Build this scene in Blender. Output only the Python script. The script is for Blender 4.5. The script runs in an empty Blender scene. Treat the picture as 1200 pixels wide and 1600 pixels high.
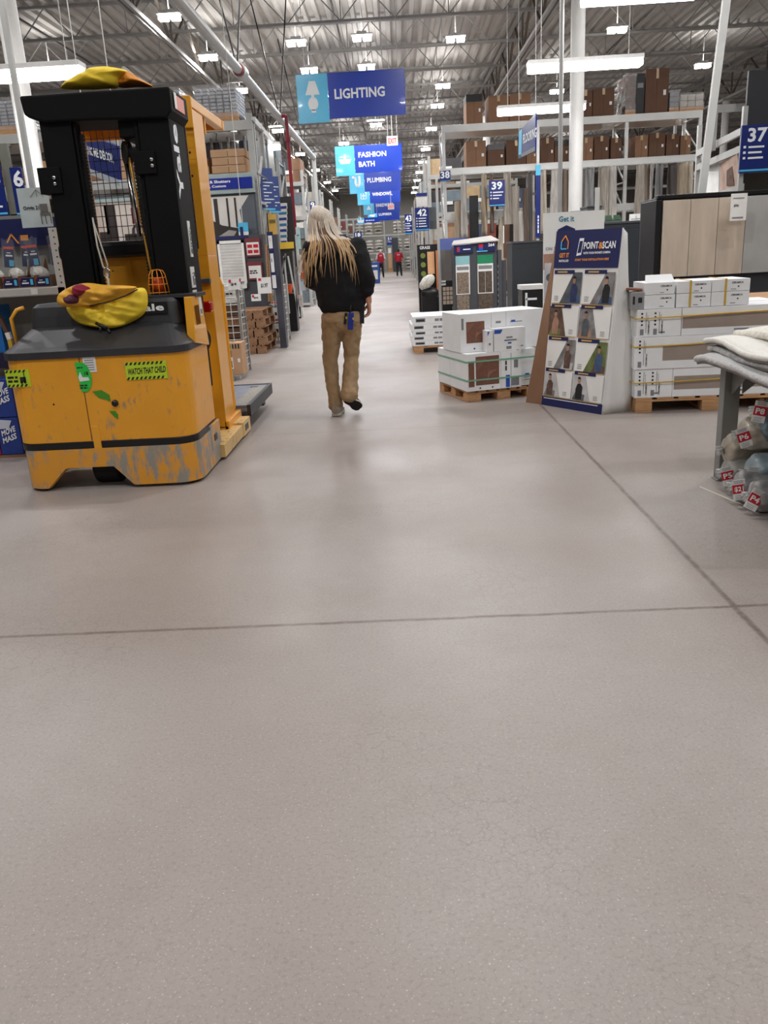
import bpy, bmesh, math, random
from mathutils import Vector, Matrix, noise
from math import sin, cos, pi, radians, sqrt, atan2
V = Vector
sc = bpy.context.scene
col = sc.collection
random.seed(7)

# ------------------------------------------------------------ camera (frame taken as 1200 x 1600)
FPX, CAMH, ROLL, VPX, VPY = 1280.0, 1.3, .055, 620.0, 399.0
_F = V((VPX-600, VPY-800, FPX)).normalized()
_R0 = V((cos(ROLL), -sin(ROLL), 0)); _R = (_R0-_F*_F.dot(_R0)).normalized()
_D = _F.cross(_R)
if _D.y < 0: _D = -_D
def _w(c): c = V(c); return V((c.dot(_R), c.dot(_F), -c.dot(_D)))     # camera coords (right, down, forward) -> world
cam = bpy.data.objects.new('camera', bpy.data.cameras.new('camera')); col.objects.link(cam)
cam.data.sensor_fit = 'VERTICAL'; cam.data.sensor_height = 36; cam.data.lens = FPX/1600*36
cam.data.clip_start = .05; cam.data.clip_end = 400
_m = Matrix((_w((1, 0, 0)), _w((0, -1, 0)), _w((0, 0, -1)))).transposed().to_4x4()
_m.translation = (0, 0, CAMH); cam.matrix_world = _m; sc.camera = cam
def ray(px, py): return _w((px-600, py-800, FPX))
def P(px, py, Y): d = ray(px, py); return V((0, 0, CAMH))+d*(Y/d.y)
def PX(px, py, x): d = ray(px, py); return V((0, 0, CAMH))+d*(x/d.x)
def PZ(px, py, z=0.): d = ray(px, py); return V((0, 0, CAMH))+d*((z-CAMH)/d.z)

# ------------------------------------------------------------ world, exposure
wd = bpy.data.worlds.new('world'); sc.world = wd; wd.use_nodes = True
wd.node_tree.nodes['Background'].inputs[0].default_value = (.75, .8, .9, 1)
wd.node_tree.nodes['Background'].inputs[1].default_value = .3
vs = sc.view_settings; vs.view_transform = 'Standard'; vs.look = 'None'; vs.gamma = 1; vs.use_curve_mapping = False
vs.exposure = 0.22
BAY_W, STRIP_W = 88.0, 34.0                                            # watts of the high-bay and strip lamps
sc.cycles.use_denoising = True; sc.cycles.use_adaptive_sampling = True; sc.cycles.adaptive_threshold = .05; sc.cycles.max_bounces = 6; sc.cycles.diffuse_bounces = 4; sc.cycles.glossy_bounces = 3
sc.cycles.transmission_bounces = 4; sc.cycles.transparent_max_bounces = 6; sc.cycles.sample_clamp_indirect = 4
sc.cycles.caustics_reflective = False; sc.cycles.caustics_refractive = False

# ------------------------------------------------------------ materials
_M = {}
def lin(c): return tuple(((x/255)/12.92 if x/255 <= .04045 else ((x/255+.055)/1.055)**2.4) for x in c)
def mat(name, rgb=(128, 128, 128), rough=.6, metal=0., var=.08, scale=6., bump=0., emit=0., spec=.5, alpha=1., trans=0., coat=0., stretch=None):
    if name in _M: return _M[name]
    m = bpy.data.materials.new(name); m.use_nodes = True; nt = m.node_tree; b = nt.nodes['Principled BSDF']
    c = lin(rgb); b.inputs['Base Color'].default_value = (*c, 1)
    b.inputs['Roughness'].default_value = rough; b.inputs['Metallic'].default_value = metal
    b.inputs['Specular IOR Level'].default_value = spec; b.inputs['Coat Weight'].default_value = coat
    b.inputs['Alpha'].default_value = alpha; b.inputs['Transmission Weight'].default_value = trans
    if emit:
        b.inputs['Emission Color'].default_value = (*c, 1); b.inputs['Emission Strength'].default_value = emit
    if var or bump:
        tc = nt.nodes.new('ShaderNodeTexCoord'); nz = nt.nodes.new('ShaderNodeTexNoise'); src = tc.outputs['Object']
        if stretch:
            mp = nt.nodes.new('ShaderNodeMapping'); mp.inputs['Scale'].default_value = stretch
            nt.links.new(src, mp.inputs[0]); src = mp.outputs[0]
        nt.links.new(src, nz.inputs['Vector'])
        nz.inputs['Scale'].default_value = scale; nz.inputs['Detail'].default_value = 5
        if var:
            r = nt.nodes.new('ShaderNodeMapRange'); r.inputs[1].default_value = .3; r.inputs[2].default_value = .7
            r.inputs[3].default_value = 1-var; r.inputs[4].default_value = 1+var
            nt.links.new(nz.outputs[0], r.inputs[0])
            mx = nt.nodes.new('ShaderNodeMix'); mx.data_type = 'RGBA'; mx.blend_type = 'MULTIPLY'; mx.inputs[0].default_value = 1
            mx.inputs[6].default_value = (*c, 1); nt.links.new(r.outputs[0], mx.inputs[7]); nt.links.new(mx.outputs[2], b.inputs['Base Color'])
        if bump:
            bp = nt.nodes.new('ShaderNodeBump'); bp.inputs['Strength'].default_value = bump; bp.inputs['Distance'].default_value = .02
            nt.links.new(nz.outputs[0], bp.inputs['Height']); nt.links.new(bp.outputs[0], b.inputs['Normal'])
    _M[name] = m; return m
def dirty(name, rgb, wear, rough=.4, amount=.62, scale=5., coat=.2, zl=None):
    """painted metal with scuffs of another colour, their own shapes"""
    m = mat(name, rgb, rough, 0, .05, 3, 0, coat=coat); nt = m.node_tree; b = nt.nodes['Principled BSDF']
    tc = nt.nodes.new('ShaderNodeTexCoord'); mp = nt.nodes.new('ShaderNodeMapping'); mp.inputs['Scale'].default_value = (1, 1, .35)
    nz = nt.nodes.new('ShaderNodeTexNoise'); nz.inputs['Scale'].default_value = scale*4; nz.inputs['Detail'].default_value = 9; nz.inputs['Roughness'].default_value = .7
    n2 = nt.nodes.new('ShaderNodeTexNoise'); n2.inputs['Scale'].default_value = scale*.7
    nt.links.new(tc.outputs['Object'], mp.inputs[0]); nt.links.new(mp.outputs[0], nz.inputs[0]); nt.links.new(tc.outputs['Object'], n2.inputs[0])
    ad = nt.nodes.new('ShaderNodeMath'); ad.operation = 'MULTIPLY_ADD'; ad.inputs[1].default_value = .55
    nt.links.new(n2.outputs[0], ad.inputs[0]); nt.links.new(nz.outputs[0], ad.inputs[2])
    rr = nt.nodes.new('ShaderNodeMapRange'); rr.inputs[1].default_value = amount+.22; rr.inputs[2].default_value = amount+.34
    nt.links.new(ad.outputs[0], rr.inputs[0])
    mx = nt.nodes.new('ShaderNodeMix'); mx.data_type = 'RGBA'; old = b.inputs['Base Color'].links[0].from_socket
    nt.links.new(rr.outputs[0], mx.inputs[0]); nt.links.new(old, mx.inputs[6]); mx.inputs[7].default_value = (*lin(wear), 1)
    nt.links.new(mx.outputs[2], b.inputs['Base Color'])
    return m

# ------------------------------------------------------------ mesh builder
_txt = {}
def text_geo(s):
    if s in _txt: return _txt[s]
    cu = bpy.data.curves.new('t', 'FONT'); cu.body = s; cu.size = 1; cu.offset = .03; cu.resolution_u = 2; cu.space_character = 1.02
    ob = bpy.data.objects.new('t', cu); col.objects.link(ob)
    dg = bpy.context.evaluated_depsgraph_get(); me = bpy.data.meshes.new_from_object(ob.evaluated_get(dg))
    vs_ = [v.co.copy() for v in me.vertices]; fs = [tuple(p.vertices) for p in me.polygons]
    x0 = min(v.x for v in vs_); x1 = max(v.x for v in vs_); y0 = min(v.y for v in vs_); y1 = max(v.y for v in vs_)
    bpy.data.objects.remove(ob); bpy.data.meshes.remove(me); bpy.data.curves.remove(cu)
    _txt[s] = ([(v.x-x0, v.y-y0) for v in vs_], fs, x1-x0, y1-y0); return _txt[s]
WPOS = {}
GX = [None]
class MB:
    def __init__(s, m=None): s.v = []; s.f = []; s.fm = []; s.ms = []; s.c = 0; m and s.use(m)
    def use(s, m):
        if m not in s.ms: s.ms.append(m)
        s.c = s.ms.index(m); return s
    def add(s, vs, fs):
        n = len(s.v); s.v += [V(v) for v in vs]
        for f in fs: s.f.append(tuple(i+n for i in f)); s.fm.append(s.c)
        return s
    def hexa(s, p): return s.add(p, [(0, 3, 2, 1), (4, 5, 6, 7), (0, 1, 5, 4), (1, 2, 6, 5), (2, 3, 7, 6), (3, 0, 4, 7)])
    def box(s, x0, x1, y0, y1, z0, z1): return s.hexa([(x0, y0, z0), (x1, y0, z0), (x1, y1, z0), (x0, y1, z0), (x0, y0, z1), (x1, y0, z1), (x1, y1, z1), (x0, y1, z1)])
    def cbox(s, c, d, rz=0, rx=0, ry=0):
        M = Matrix.Rotation(rz, 3, 'Z') @ Matrix.Rotation(ry, 3, 'Y') @ Matrix.Rotation(rx, 3, 'X'); c = V(c); a, b, e = d[0]/2, d[1]/2, d[2]/2
        return s.hexa([c+M@V(q) for q in ((-a, -b, -e), (a, -b, -e), (a, b, -e), (-a, b, -e), (-a, -b, e), (a, -b, e), (a, b, e), (-a, b, e))])
    def poly(s, pts): return s.add(pts, [tuple(range(len(pts)))])
    def prism(s, pts, vec):
        n = len(pts); vec = V(vec); a = [V(p) for p in pts]
        return s.add(a+[p+vec for p in a], [tuple(range(n))[::-1], tuple(range(n, 2*n))]+[(i, (i+1) % n, n+(i+1) % n, n+i) for i in range(n)])
    def bar(s, p, q, w, h=None, up=(0, 0, 1)):
        p, q = V(p), V(q); h = h or w; d = (q-p).normalized(); up = V(up)
        if abs(d.dot(up)) > .98: up = V((0, 1, 0))
        a = d.cross(up).normalized()*w/2; b = a.cross(d).normalized()*h/2
        return s.hexa([p-a-b, p+a-b, p+a+b, p-a+b, q-a-b, q+a-b, q+a+b, q-a+b])
    def tube(s, pts, r, n=8, closed=False, caps=True):
        pts = [V(p) for p in pts]; m = len(pts); rs = r if isinstance(r, (list, tuple)) else [r]*m
        vs_ = []; prev = None
        for i, p in enumerate(pts):
            d = (pts[(i+1) % m]-pts[i-1]) if (closed or 0 < i < m-1) else (pts[1]-pts[0] if i == 0 else pts[-1]-pts[-2])
            d.normalize()
            if prev is None: prev = d.orthogonal().normalized()
            a = (prev-d*prev.dot(d)).normalized(); prev = a; b = d.cross(a)
            vs_ += [p+(a*cos(2*pi*k/n)+b*sin(2*pi*k/n))*rs[i] for k in range(n)]
        fs = [(i*n+k, i*n+(k+1) % n, ((i+1) % m)*n+(k+1) % n, ((i+1) % m)*n+k) for i in range(m if closed else m-1) for k in range(n)]
        if caps and not closed: fs += [tuple(range(n))[::-1], tuple(range((m-1)*n, m*n))]
        return s.add(vs_, fs)
    def cyl(s, p, q, r, n=12): return s.tube([p, q], r, n)
    def lathe(s, prof, c=(0, 0, 0), n=20, ax=None):
        c = V(c); M = ax or Matrix.Identity(3); vs_ = []
        for (r, z) in prof: vs_ += [c+M@V((r*cos(2*pi*k/n), r*sin(2*pi*k/n), z)) for k in range(n)]
        m = len(prof); fs = [(i*n+k, i*n+(k+1) % n, (i+1)*n+(k+1) % n, (i+1)*n+k) for i in range(m-1) for k in range(n)]
        return s.add(vs_, fs+[tuple(range(n))[::-1], tuple(range((m-1)*n, m*n))])
    def loft(s, rings, n=16):
        """rings: (centre, rx, ry[, frame X, frame Y]) stacked elliptical sections"""
        vs_ = []
        for rg in rings:
            c = V(rg[0]); X = V(rg[3]) if len(rg) > 3 else V((1, 0, 0)); Y = V(rg[4]) if len(rg) > 4 else V((0, 1, 0))
            vs_ += [c+X*(rg[1]*cos(2*pi*k/n))+Y*(rg[2]*sin(2*pi*k/n)) for k in range(n)]
        m = len(rings); fs = [(i*n+k, i*n+(k+1) % n, (i+1)*n+(k+1) % n, (i+1)*n+k) for i in range(m-1) for k in range(n)]
        return s.add(vs_, fs+[tuple(range(n))[::-1], tuple(range((m-1)*n, m*n))])
    def grid(s, fn, nu, nv, cu=False):
        vs_ = [fn(i/nu, j/nv) for j in range(nv+1) for i in range(nu+1)]
        return s.add(vs_, [(j*(nu+1)+i, j*(nu+1)+i+1, (j+1)*(nu+1)+i+1, (j+1)*(nu+1)+i) for j in range(nv) for i in range(nu)])
    def ell(s, c, r, n=12, m=8, M=None):
        c = V(c); M = M or Matrix.Identity(3); vs_ = [c+M@V((r[0]*cos(2*pi*k/n)*sin(pi*(j+.001)/m*.9994), r[1]*sin(2*pi*k/n)*sin(pi*(j+.001)/m*.9994), -r[2]*cos(pi*j/m))) for j in range(m+1) for k in range(n)]
        return s.add(vs_, [(j*n+k, j*n+(k+1) % n, (j+1)*n+(k+1) % n, (j+1)*n+k) for j in range(m) for k in range(n)])
    def text(s, t, o, ux, uy, h=None, w=None, align='l'):
        """lettering laid on the plane o + ux, uy; h = letter height, w = width"""
        vs_, fs, W, H = text_geo(t); ux = V(ux).normalized(); uy = V(uy).normalized()
        sy = (h or (w/W*H))/H; sx = w/W if w else sy; ofs = {'l': 0, 'c': -W*sx/2, 'r': -W*sx}[align]; o = V(o)
        return s.add([o+ux*(x*sx+ofs)+uy*(y*sy) for x, y in vs_], fs)
    def bars(s, o, ux, uy, w, h, n=3, seed=1):
        """rows of print too small to read"""
        o = V(o); ux = V(ux).normalized(); uy = V(uy).normalized(); rn = random.Random(seed)
        for i in range(n):
            x = 0.; y = h-(i+1)*h/n; t = h/n*.6; lim = w*(.75+.25*rn.random())
            while x < lim: l = min(lim-x, t*(.9+2.2*rn.random())); s.poly([o+ux*x+uy*y, o+ux*(x+l)+uy*y, o+ux*(x+l)+uy*(y+t), o+ux*x+uy*(y+t)]); x += l+t*.55
        return s
    def build(s, name, parent=None, bevel=0, smooth=False, loc=None, rz=0, seg=2, sub=0, remesh=0, disp=None, solid=0):
        me = bpy.data.meshes.new(name); ob = bpy.data.objects.new(name, me)
        if GX[0]: s.v = [GX[0](v) for v in s.v]
        if parent is not None: base = WPOS.get(parent.name, V((0, 0, 0)))
        elif loc is not None: base = V((0, 0, 0))
        else:
            xs = [v.x for v in s.v]; ys = [v.y for v in s.v]; base = V(((min(xs)+max(xs))/2, (min(ys)+max(ys))/2, min(v.z for v in s.v)))
        me.from_pydata([v-base for v in s.v], [], s.f)
        for m in s.ms: me.materials.append(m)
        me.polygons.foreach_set('material_index', s.fm)
        if smooth: me.polygons.foreach_set('use_smooth', [True]*len(me.polygons))
        me.validate(); me.update(); col.objects.link(ob)
        if parent is not None: ob.parent = parent; WPOS[ob.name] = base
        else:
            ob.location = loc if loc is not None else base; ob.rotation_euler.z = rz; WPOS[ob.name] = base
        if bevel:
            b = ob.modifiers.new('b', 'BEVEL'); b.width = bevel; b.segments = seg; b.limit_method = 'ANGLE'; b.angle_limit = radians(40)
        if remesh:
            r = ob.modifiers.new('r', 'REMESH'); r.mode = 'VOXEL'; r.voxel_size = remesh; r.use_smooth_shade = True
            q = ob.modifiers.new('s', 'SMOOTH'); q.iterations = 4; q.factor = .5
        if sub: u = ob.modifiers.new('u', 'SUBSURF'); u.levels = sub; u.render_levels = sub
        if disp:
            t = bpy.data.textures.new('d', 'CLOUDS'); t.noise_scale = disp[1]; d = ob.modifiers.new('d', 'DISPLACE'); d.texture = t; d.strength = disp[0]; d.texture_coords = 'LOCAL'
        if solid: q = ob.modifiers.new('so', 'SOLIDIFY'); q.thickness = solid
        return ob
def tag(o, label=None, cat=None, group=None, kind=None):
    if label: o['label'] = label
    if cat: o['category'] = cat
    if group: o['group'] = group
    if kind: o['kind'] = kind
    return o
def empty(name, loc, label=None, cat=None, group=None, rz=0):
    loc = GX[0](V(loc)) if GX[0] else loc
    o = bpy.data.objects.new(name, None); col.objects.link(o); o.location = loc; o.rotation_euler.z = rz
    o.empty_display_size = .1; WPOS[o.name] = V(loc); return tag(o, label, cat, group)
def local(name, *a, **k):
    """an Empty whose parts are modelled around the origin, moved afterwards"""
    o = empty(name, (0, 0, 0), *a, **k); return o
def put(o, loc, rz=0, tilt=None):
    o.location = loc; o.rotation_euler.z = rz
    if tilt: o.rotation_euler.x, o.rotation_euler.y = tilt
    return o
def dup(r, loc=None, rz=None, label=None, group=None):
    c = r.copy(); col.objects.link(c)
    if loc is not None: c.location = loc
    if rz is not None: c.rotation_euler.z = rz
    if label: c['label'] = label
    if group: c['group'] = group
    for ch in r.children:
        d = ch.copy(); col.objects.link(d); d.parent = c
        for g in ch.children: e = g.copy(); col.objects.link(e); e.parent = d
    return c
ORD = 'first second third fourth fifth sixth seventh eighth ninth tenth eleventh twelfth thirteenth fourteenth fifteenth sixteenth seventeenth eighteenth nineteenth twentieth'.split()

# common materials
WHITE = mat('white paint', (232, 232, 230), .5); SIGNBLUE = mat('sign navy', (18, 38, 112), .35); SKY = mat('sign light blue', (88, 190, 232), .35)
ROYAL = mat('sign royal blue', (10, 36, 150), .3); LETTER = mat('white lettering', (240, 244, 248), .5, var=0)
STEEL = mat('galvanised steel', (168, 170, 170), .38, .65, .1, 14); RACK = mat('grey rack enamel', (176, 177, 175), .45, .1, .06, 4)
RACKW = mat('white rack enamel', (214, 216, 214), .42, .05, .05, 4)
CARD = mat('brown cardboard', (136, 102, 78), .85, var=.07, scale=5); CARD2 = mat('pale cardboard', (188, 150, 116), .85, var=.07, scale=5); CARD3 = mat('dark cardboard', (98, 70, 54), .85, var=.08)
WOOD = mat('pallet pine', (190, 146, 104), .8, var=.18, scale=9, bump=.25, stretch=(1, 6, 6)); BLACK = mat('black enamel', (16, 16, 18), .38, var=.1)
DGREY = mat('charcoal laminate', (58, 62, 68), .5, var=.05); PRINT = mat('black print', (28, 28, 32), .6, var=0); GPRINT = mat('grey print', (132, 134, 138), .6, var=0)
BOXW = mat('white carton', (238, 240, 242), .55, var=.04); YELLOW = mat('strap yellow', (206, 168, 60), .4); RED = mat('label red', (196, 28, 44), .45); TAPE = mat('packing tape', (190, 164, 128), .25)
EMIT = mat('lit lamp lens', (255, 250, 246), .5, emit=13., var=0)

# ------------------------------------------------------------ floor, shell, roof
fm = mat('polished concrete', (170, 158, 150), .34, var=0); nt = fm.node_tree; b = nt.nodes['Principled BSDF']; b.inputs['Specular IOR Level'].default_value = .4
def N(t, **k):
    n = nt.nodes.new(t)
    for a, v in k.items(): setattr(n, a, v)
    return n
L = nt.links.new
tc = N('ShaderNodeTexCoord'); O = tc.outputs['Object']
def noi(sc_, det=4, rough=.5, src=O):
    n = N('ShaderNodeTexNoise'); n.inputs['Scale'].default_value = sc_; n.inputs['Detail'].default_value = det; n.inputs['Roughness'].default_value = rough; L(src, n.inputs['Vector']); return n.outputs[0]
def mrange(src, a, b_, c, d):
    n = N('ShaderNodeMapRange'); n.inputs[1].default_value = a; n.inputs[2].default_value = b_; n.inputs[3].default_value = c; n.inputs[4].default_value = d; L(src, n.inputs[0]); return n.outputs[0]
def mixc(fac, c1, c2, mode='MIX'):
    n = N('ShaderNodeMix', data_type='RGBA', blend_type=mode)
    L(fac, n.inputs[0]) if not isinstance(fac, float) else setattr(n.inputs[0], 'default_value', fac)
    for i, c in ((6, c1), (7, c2)):
        if isinstance(c, tuple): n.inputs[i].default_value = (*c, 1)
        else: L(c, n.inputs[i])
    return n.outputs[2]
c = mixc(mrange(noi(.55, 3), .35, .65, 0, 1), lin((147, 136, 130)), lin((164, 157, 154)))
c = mixc(mrange(noi(2.2, 5, .6), .45, .75, 0, .45), c, lin((136, 125, 116)))
c = mixc(mrange(noi(95, 3, .7), .5, .75, 0, .45), c, lin((112, 102, 95)))
c = mixc(mrange(noi(170, 2, .6), .62, .74, 0, .5), c, lin((226, 220, 214)))
# fine crazing
vo = N('ShaderNodeTexVoronoi', feature='DISTANCE_TO_EDGE'); vo.inputs['Scale'].default_value = 16
dn = N('ShaderNodeTexNoise'); dn.inputs['Scale'].default_value = 30; L(O, dn.inputs['Vector'])
va = N('ShaderNodeVectorMath', operation='MULTIPLY_ADD'); va.inputs[1].default_value = (.05,)*3; L(dn.outputs[1], va.inputs[0]); L(O, va.inputs[2]); L(va.outputs[0], vo.inputs['Vector'])
cr = mrange(vo.outputs['Distance'], 0, .035, 1, 0); mk = mrange(noi(.9, 2), .48, .62, 0, .3)
mm = N('ShaderNodeMath', operation='MULTIPLY'); L(cr, mm.inputs[0]); L(mk, mm.inputs[1])
c = mixc(mm.outputs[0], c, lin((98, 88, 82)))
# sawn joints of the slab
sp = N('ShaderNodeSeparateXYZ'); L(O, sp.inputs[0]); wob = noi(5, 4, .7)
jn = None
for axis, pos, wdt in (('X', 1.185, .017), ('Y', 2.80, .015), ('Y', 6.35, .009), ('X', -3.9, .01), ('Y', 12.2, .01), ('Y', 18.4, .01)):
    a = N('ShaderNodeMath', operation='MULTIPLY_ADD'); a.inputs[1].default_value = .02; L(wob, a.inputs[0]); L(sp.outputs[axis], a.inputs[2])
    d = N('ShaderNodeMath', operation='SUBTRACT'); L(a.outputs[0], d.inputs[0]); d.inputs[1].default_value = pos+.01
    e = N('ShaderNodeMath', operation='ABSOLUTE'); L(d.outputs[0], e.inputs[0]); g = mrange(e.outputs[0], wdt*.3, wdt, .75 if pos < 5 and axis != 'Q' else .45, 0)
    if jn is None: jn = g
    else: q = N('ShaderNodeMath', operation='MAXIMUM'); L(jn, q.inputs[0]); L(g, q.inputs[1]); jn = q.outputs[0]
brk = mrange(noi(14, 4, .8), .3, .6, .45, 1); q = N('ShaderNodeMath', operation='MULTIPLY'); L(jn, q.inputs[0]); L(brk, q.inputs[1])
c = mixc(q.outputs[0], c, lin((84, 70, 60))); L(c, b.inputs['Base Color'])
L(mrange(noi(1.6, 4), .3, .7, .36, .5), b.inputs['Roughness'])
bp = N('ShaderNodeBump'); bp.inputs['Strength'].default_value = .04; bp.inputs['Distance'].default_value = .002; L(noi(60, 4, .7), bp.inputs['Height']); L(bp.outputs[0], b.inputs['Normal'])
def struct(mb, name, **k): o = mb.build(name, **k); o['kind'] = 'structure'; return o
o = struct(MB(fm).box(-30, 30, -12, 80, -.2, 0), 'floor', loc=(0, 0, 0))
wm = mat('painted block wall', (176, 174, 168), .8, var=.05)
struct(MB(wm).box(-30.3, -30, -12, 80, 0, 7.3), 'wall_left'); struct(MB(wm).box(30, 30.3, -12, 80, 0, 7.3), 'wall_right')
struct(MB(wm).box(-30, 30, 80, 80.3, 0, 7.3), 'wall_far'); struct(MB(wm).box(-30, 30, -12.3, -12, 0, 7.3), 'wall_behind')
DECKZ, CH = 7.2, 6.48
dm = mat('roof deck steel', (196, 194, 190), .55, .2, .05, 2)
mb = MB(dm); pit = .3; n = int(60/pit); prof = []
for i in range(n): x = -30+i*pit; prof += [(x, DECKZ), (x+.1, DECKZ), (x+.13, DECKZ+.09), (x+.27, DECKZ+.09)]
prof.append((30, DECKZ)); k = len(prof)
mb.add([(x, -12, z) for x, z in prof]+[(x, 80, z) for x, z in prof], [(i, i+1, k+i+1, k+i) for i in range(k-1)])
mb.add([(-30, -12, 7.35), (30, -12, 7.35), (30, 80, 7.35), (-30, 80, 7.35)], [(0, 1, 2, 3)]); struct(mb, 'ceiling', loc=(0, 0, 0))
jm = mat('joist paint', (172, 172, 170), .5, .15, .06, 3); jd = mat('dark joist paint', (120, 112, 104), .6, .1, .1, 3)
mb = MB(jm)
for s in (-1, 1): mb.box(-25, 25, s*.035-.02, s*.035+.02, CH, CH+.055); mb.box(-25, 25, s*.035-.02, s*.035+.02, DECKZ-.06, DECKZ-.003)
x = -24.6; i = 0
while x < 24.5:
    mb.cyl((x, 0, CH+.03), (x+.62, 0, DECKZ-.03), .014, 6); mb.cyl((x+.62, 0, DECKZ-.03), (x+1.24, 0, CH+.03), .014, 6)
    if i % 2 == 0: mb.cyl((x+1.24, 0, CH+.03), (x+1.24, 0, DECKZ-.03), .012, 6)
    x += 1.24; i += 1
j0 = mb.build('ceiling_joist', loc=(0, 12.4, 0)); j0['kind'] = 'structure'
for i in range(1, 22): dup(j0, (0, 12.4+i*2.95+(.12 if i % 3 == 0 else 0), 0))
# girders running down the store, on columns
mb = MB(jm)
for s in (-1, 1): mb.box(s*.06-.035, s*.06+.035, -8, 78, 6.05, 6.13); mb.box(s*.06-.035, s*.06+.035, -8, 78, DECKZ-.2, DECKZ-.12)
y = -8; mb.use(jd)
while y < 77:
    mb.bar((0, y, 6.1), (0, y+1.45, DECKZ-.15), .06, .05); mb.bar((0, y+1.45, DECKZ-.15), (0, y+2.9, 6.1), .06, .05); mb.bar((0, y, 6.1), (0, y, DECKZ-.15), .045); y += 2.9
g0 = mb.build('ceiling_girder', loc=(-4.9, 0, 0)); g0['kind'] = 'structure'
for gx in (3.5, 12.2, -13.4): dup(g0, (gx, 0, 0))
cw = mat('column paint', (214, 214, 212), .45, var=.03)
mb = MB(cw); mb.lathe([(.13, 0), (.13, 6.05)], n=24); mb.use(mat('grey column wrap', (110, 112, 116), .6)).lathe([(.15, 0), (.15, 1.75), (.145, 1.8)], n=24).use(RACK).box(-.2, .2, -.2, .2, 6.0, 6.06)
mb.box(-.2, .2, -.2, .2, 0, .02)
c0 = mb.build('column', loc=(3.5, 17, 0)); c0['kind'] = 'structure'
for cx_, cy_ in ((-4.9, 12), (-4.9, 28), (3.5, 33), (-4.9, 44), (3.5, 49), (12.2, 17), (12.2, 33), (-13.4, 28), (3.5, 1), (-4.9, -4)): dup(c0, (cx_, cy_, 0))
# big duct along the left, small pipes
pm_ = mat('sprinkler main', (186, 188, 186), .4, .3, .04)
MX, MZ = -2.52, 4.42
mb = MB(pm_); mb.cyl((MX, 6, MZ), (MX, 15.4, MZ), .075, 20).cyl((MX, 15.4, MZ), (MX, 28.4, MZ), .08, 20).use(mat('pipe flange red', (120, 40, 44), .5)).cyl((MX, 15.3, MZ), (MX, 15.4, MZ), .095, 20)
mb.use(pm_).cyl((MX, 15.4, MZ), (MX, 15.7, MZ), .12, 20).cyl((MX, 28.4, MZ+.08), (MX, 28.4, 0), .07, 16)
mb.use(BLACK)
for y in (10.2, 15.25, 20.5, 25.5): mb.bar((MX, y, MZ), (MX-.5, y, DECKZ-.02), .025).bar((MX, y, MZ), (MX+.4, y, DECKZ-.02), .025)
tag(mb.build('sprinkler_main', smooth=False), 'long pale grey overhead pipe with red flange running down the left of the aisle', 'pipe')
for x_, z_ in ((-1.2, 6.75), (6.6, 6.8), (-8.2, 6.8)):
    tag(MB(mat('thin pipe', (90, 86, 84), .5)).cyl((x_, 5, z_), (x_, 70, z_), .025, 8).build('sprinkler_pipe'), {-1.2: 'thin dark sprinkler pipe under the roof above the aisle', 6.6: 'thin dark sprinkler pipe under the roof beyond the right column', -8.2: 'thin dark sprinkler pipe under the roof far left'}[x_], 'pipe')

# ------------------------------------------------------------ lamps
def bay_proto():
    r = local('high_bay_lamp')
    mb = MB(mat('lamp housing', (226, 226, 224), .4)); mb.box(-.12, .12, -.1, .1, .17, .22).bar((0, 0, .22), (0, 0, .955), .02); mb.box(-.25, .25, -.12, .12, .14, .17)
    mb.build('housing', r, bevel=.004)
    for s in (-1, 1):
        MB(EMIT).box(s*.125-.095, s*.125+.095, -.10, .10, .03, .14).build('lens', r, bevel=.01)
    ld = bpy.data.lights.new('bay', 'AREA'); ld.shape = 'RECTANGLE'; ld.size = .48; ld.size_y = .22; ld.energy = BAY_W; ld.color = (1, .988, .98)
    lu = bpy.data.lights.new('added_up', 'AREA'); lu.shape = 'RECTANGLE'; lu.size = .7; lu.size_y = .3; lu.energy = BAY_W*.11; lu.color = (1, .97, .94); l2 = bpy.data.objects.new('added_uplight', lu); col.objects.link(l2); l2.parent = r; l2.location = (0, 0, .235); l2.rotation_euler.x = pi  # upward area light added above each fixture to brighten the roof deck
    lo = bpy.data.objects.new('bay_light', ld); col.objects.link(lo); lo.parent = r; lo.location = (0, 0, .01)
    return r
bp0 = bay_proto()
COLN = {-2.2: 'left of the hanging signs', -.6: 'over the hanging signs', 1.7: 'right of the hanging signs', -4.55: 'beside the overhead pipe', 5.7: 'over the flooring racks', 9.6: 'far right', -8.7: 'far left'}
first = True
def bay(x, y, z, lab):
    global first
    o = bp0 if first else dup(bp0)
    first = False; o.location = (x, y, z); tag(o, lab, 'ceiling lamp', 'high bay lamps under the roof'); return o
rows = {-2.2: [22.3, 25.4, 32.6, 41, 47.5, 54, 60.5, 68, 74], -.6: [22.2, 25.4, 28.9, 36, 44], 1.7: [22.9, 28.8, 32.4, 38, 45, 51, 57, 63, 69.5, 75], -4.55: [19.5, 23.2, 27.6, 36, 44, 52, 60.5, 68], 5.7: [16, 23, 31, 40, 48, 57, 66], 9.6: [20, 28.1, 38, 50, 64], -8.7: [17, 23.4, 30, 40, 51, 63]}
for x_, ys in rows.items():
    for i, y_ in enumerate(ys): bay(x_, y_, CH-.24, 'lit high bay lamp %s, %s from the camera' % (COLN[x_], ORD[i]))
for i, (x_, y_) in enumerate([(-3.2, 1.5), (.9, .5), (5, 1.5), (-7, 4), (-3.2, 7.5), (.6, 7), (5, 7.5), (-7, 11), (.8, 13.5), (-2.4, 14.5), (9, 5), (9, 12), (-2, -5), (3, -5)]):
    bay(x_, y_, CH-.24, 'lit high bay lamp above the open floor before the racks')
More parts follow.
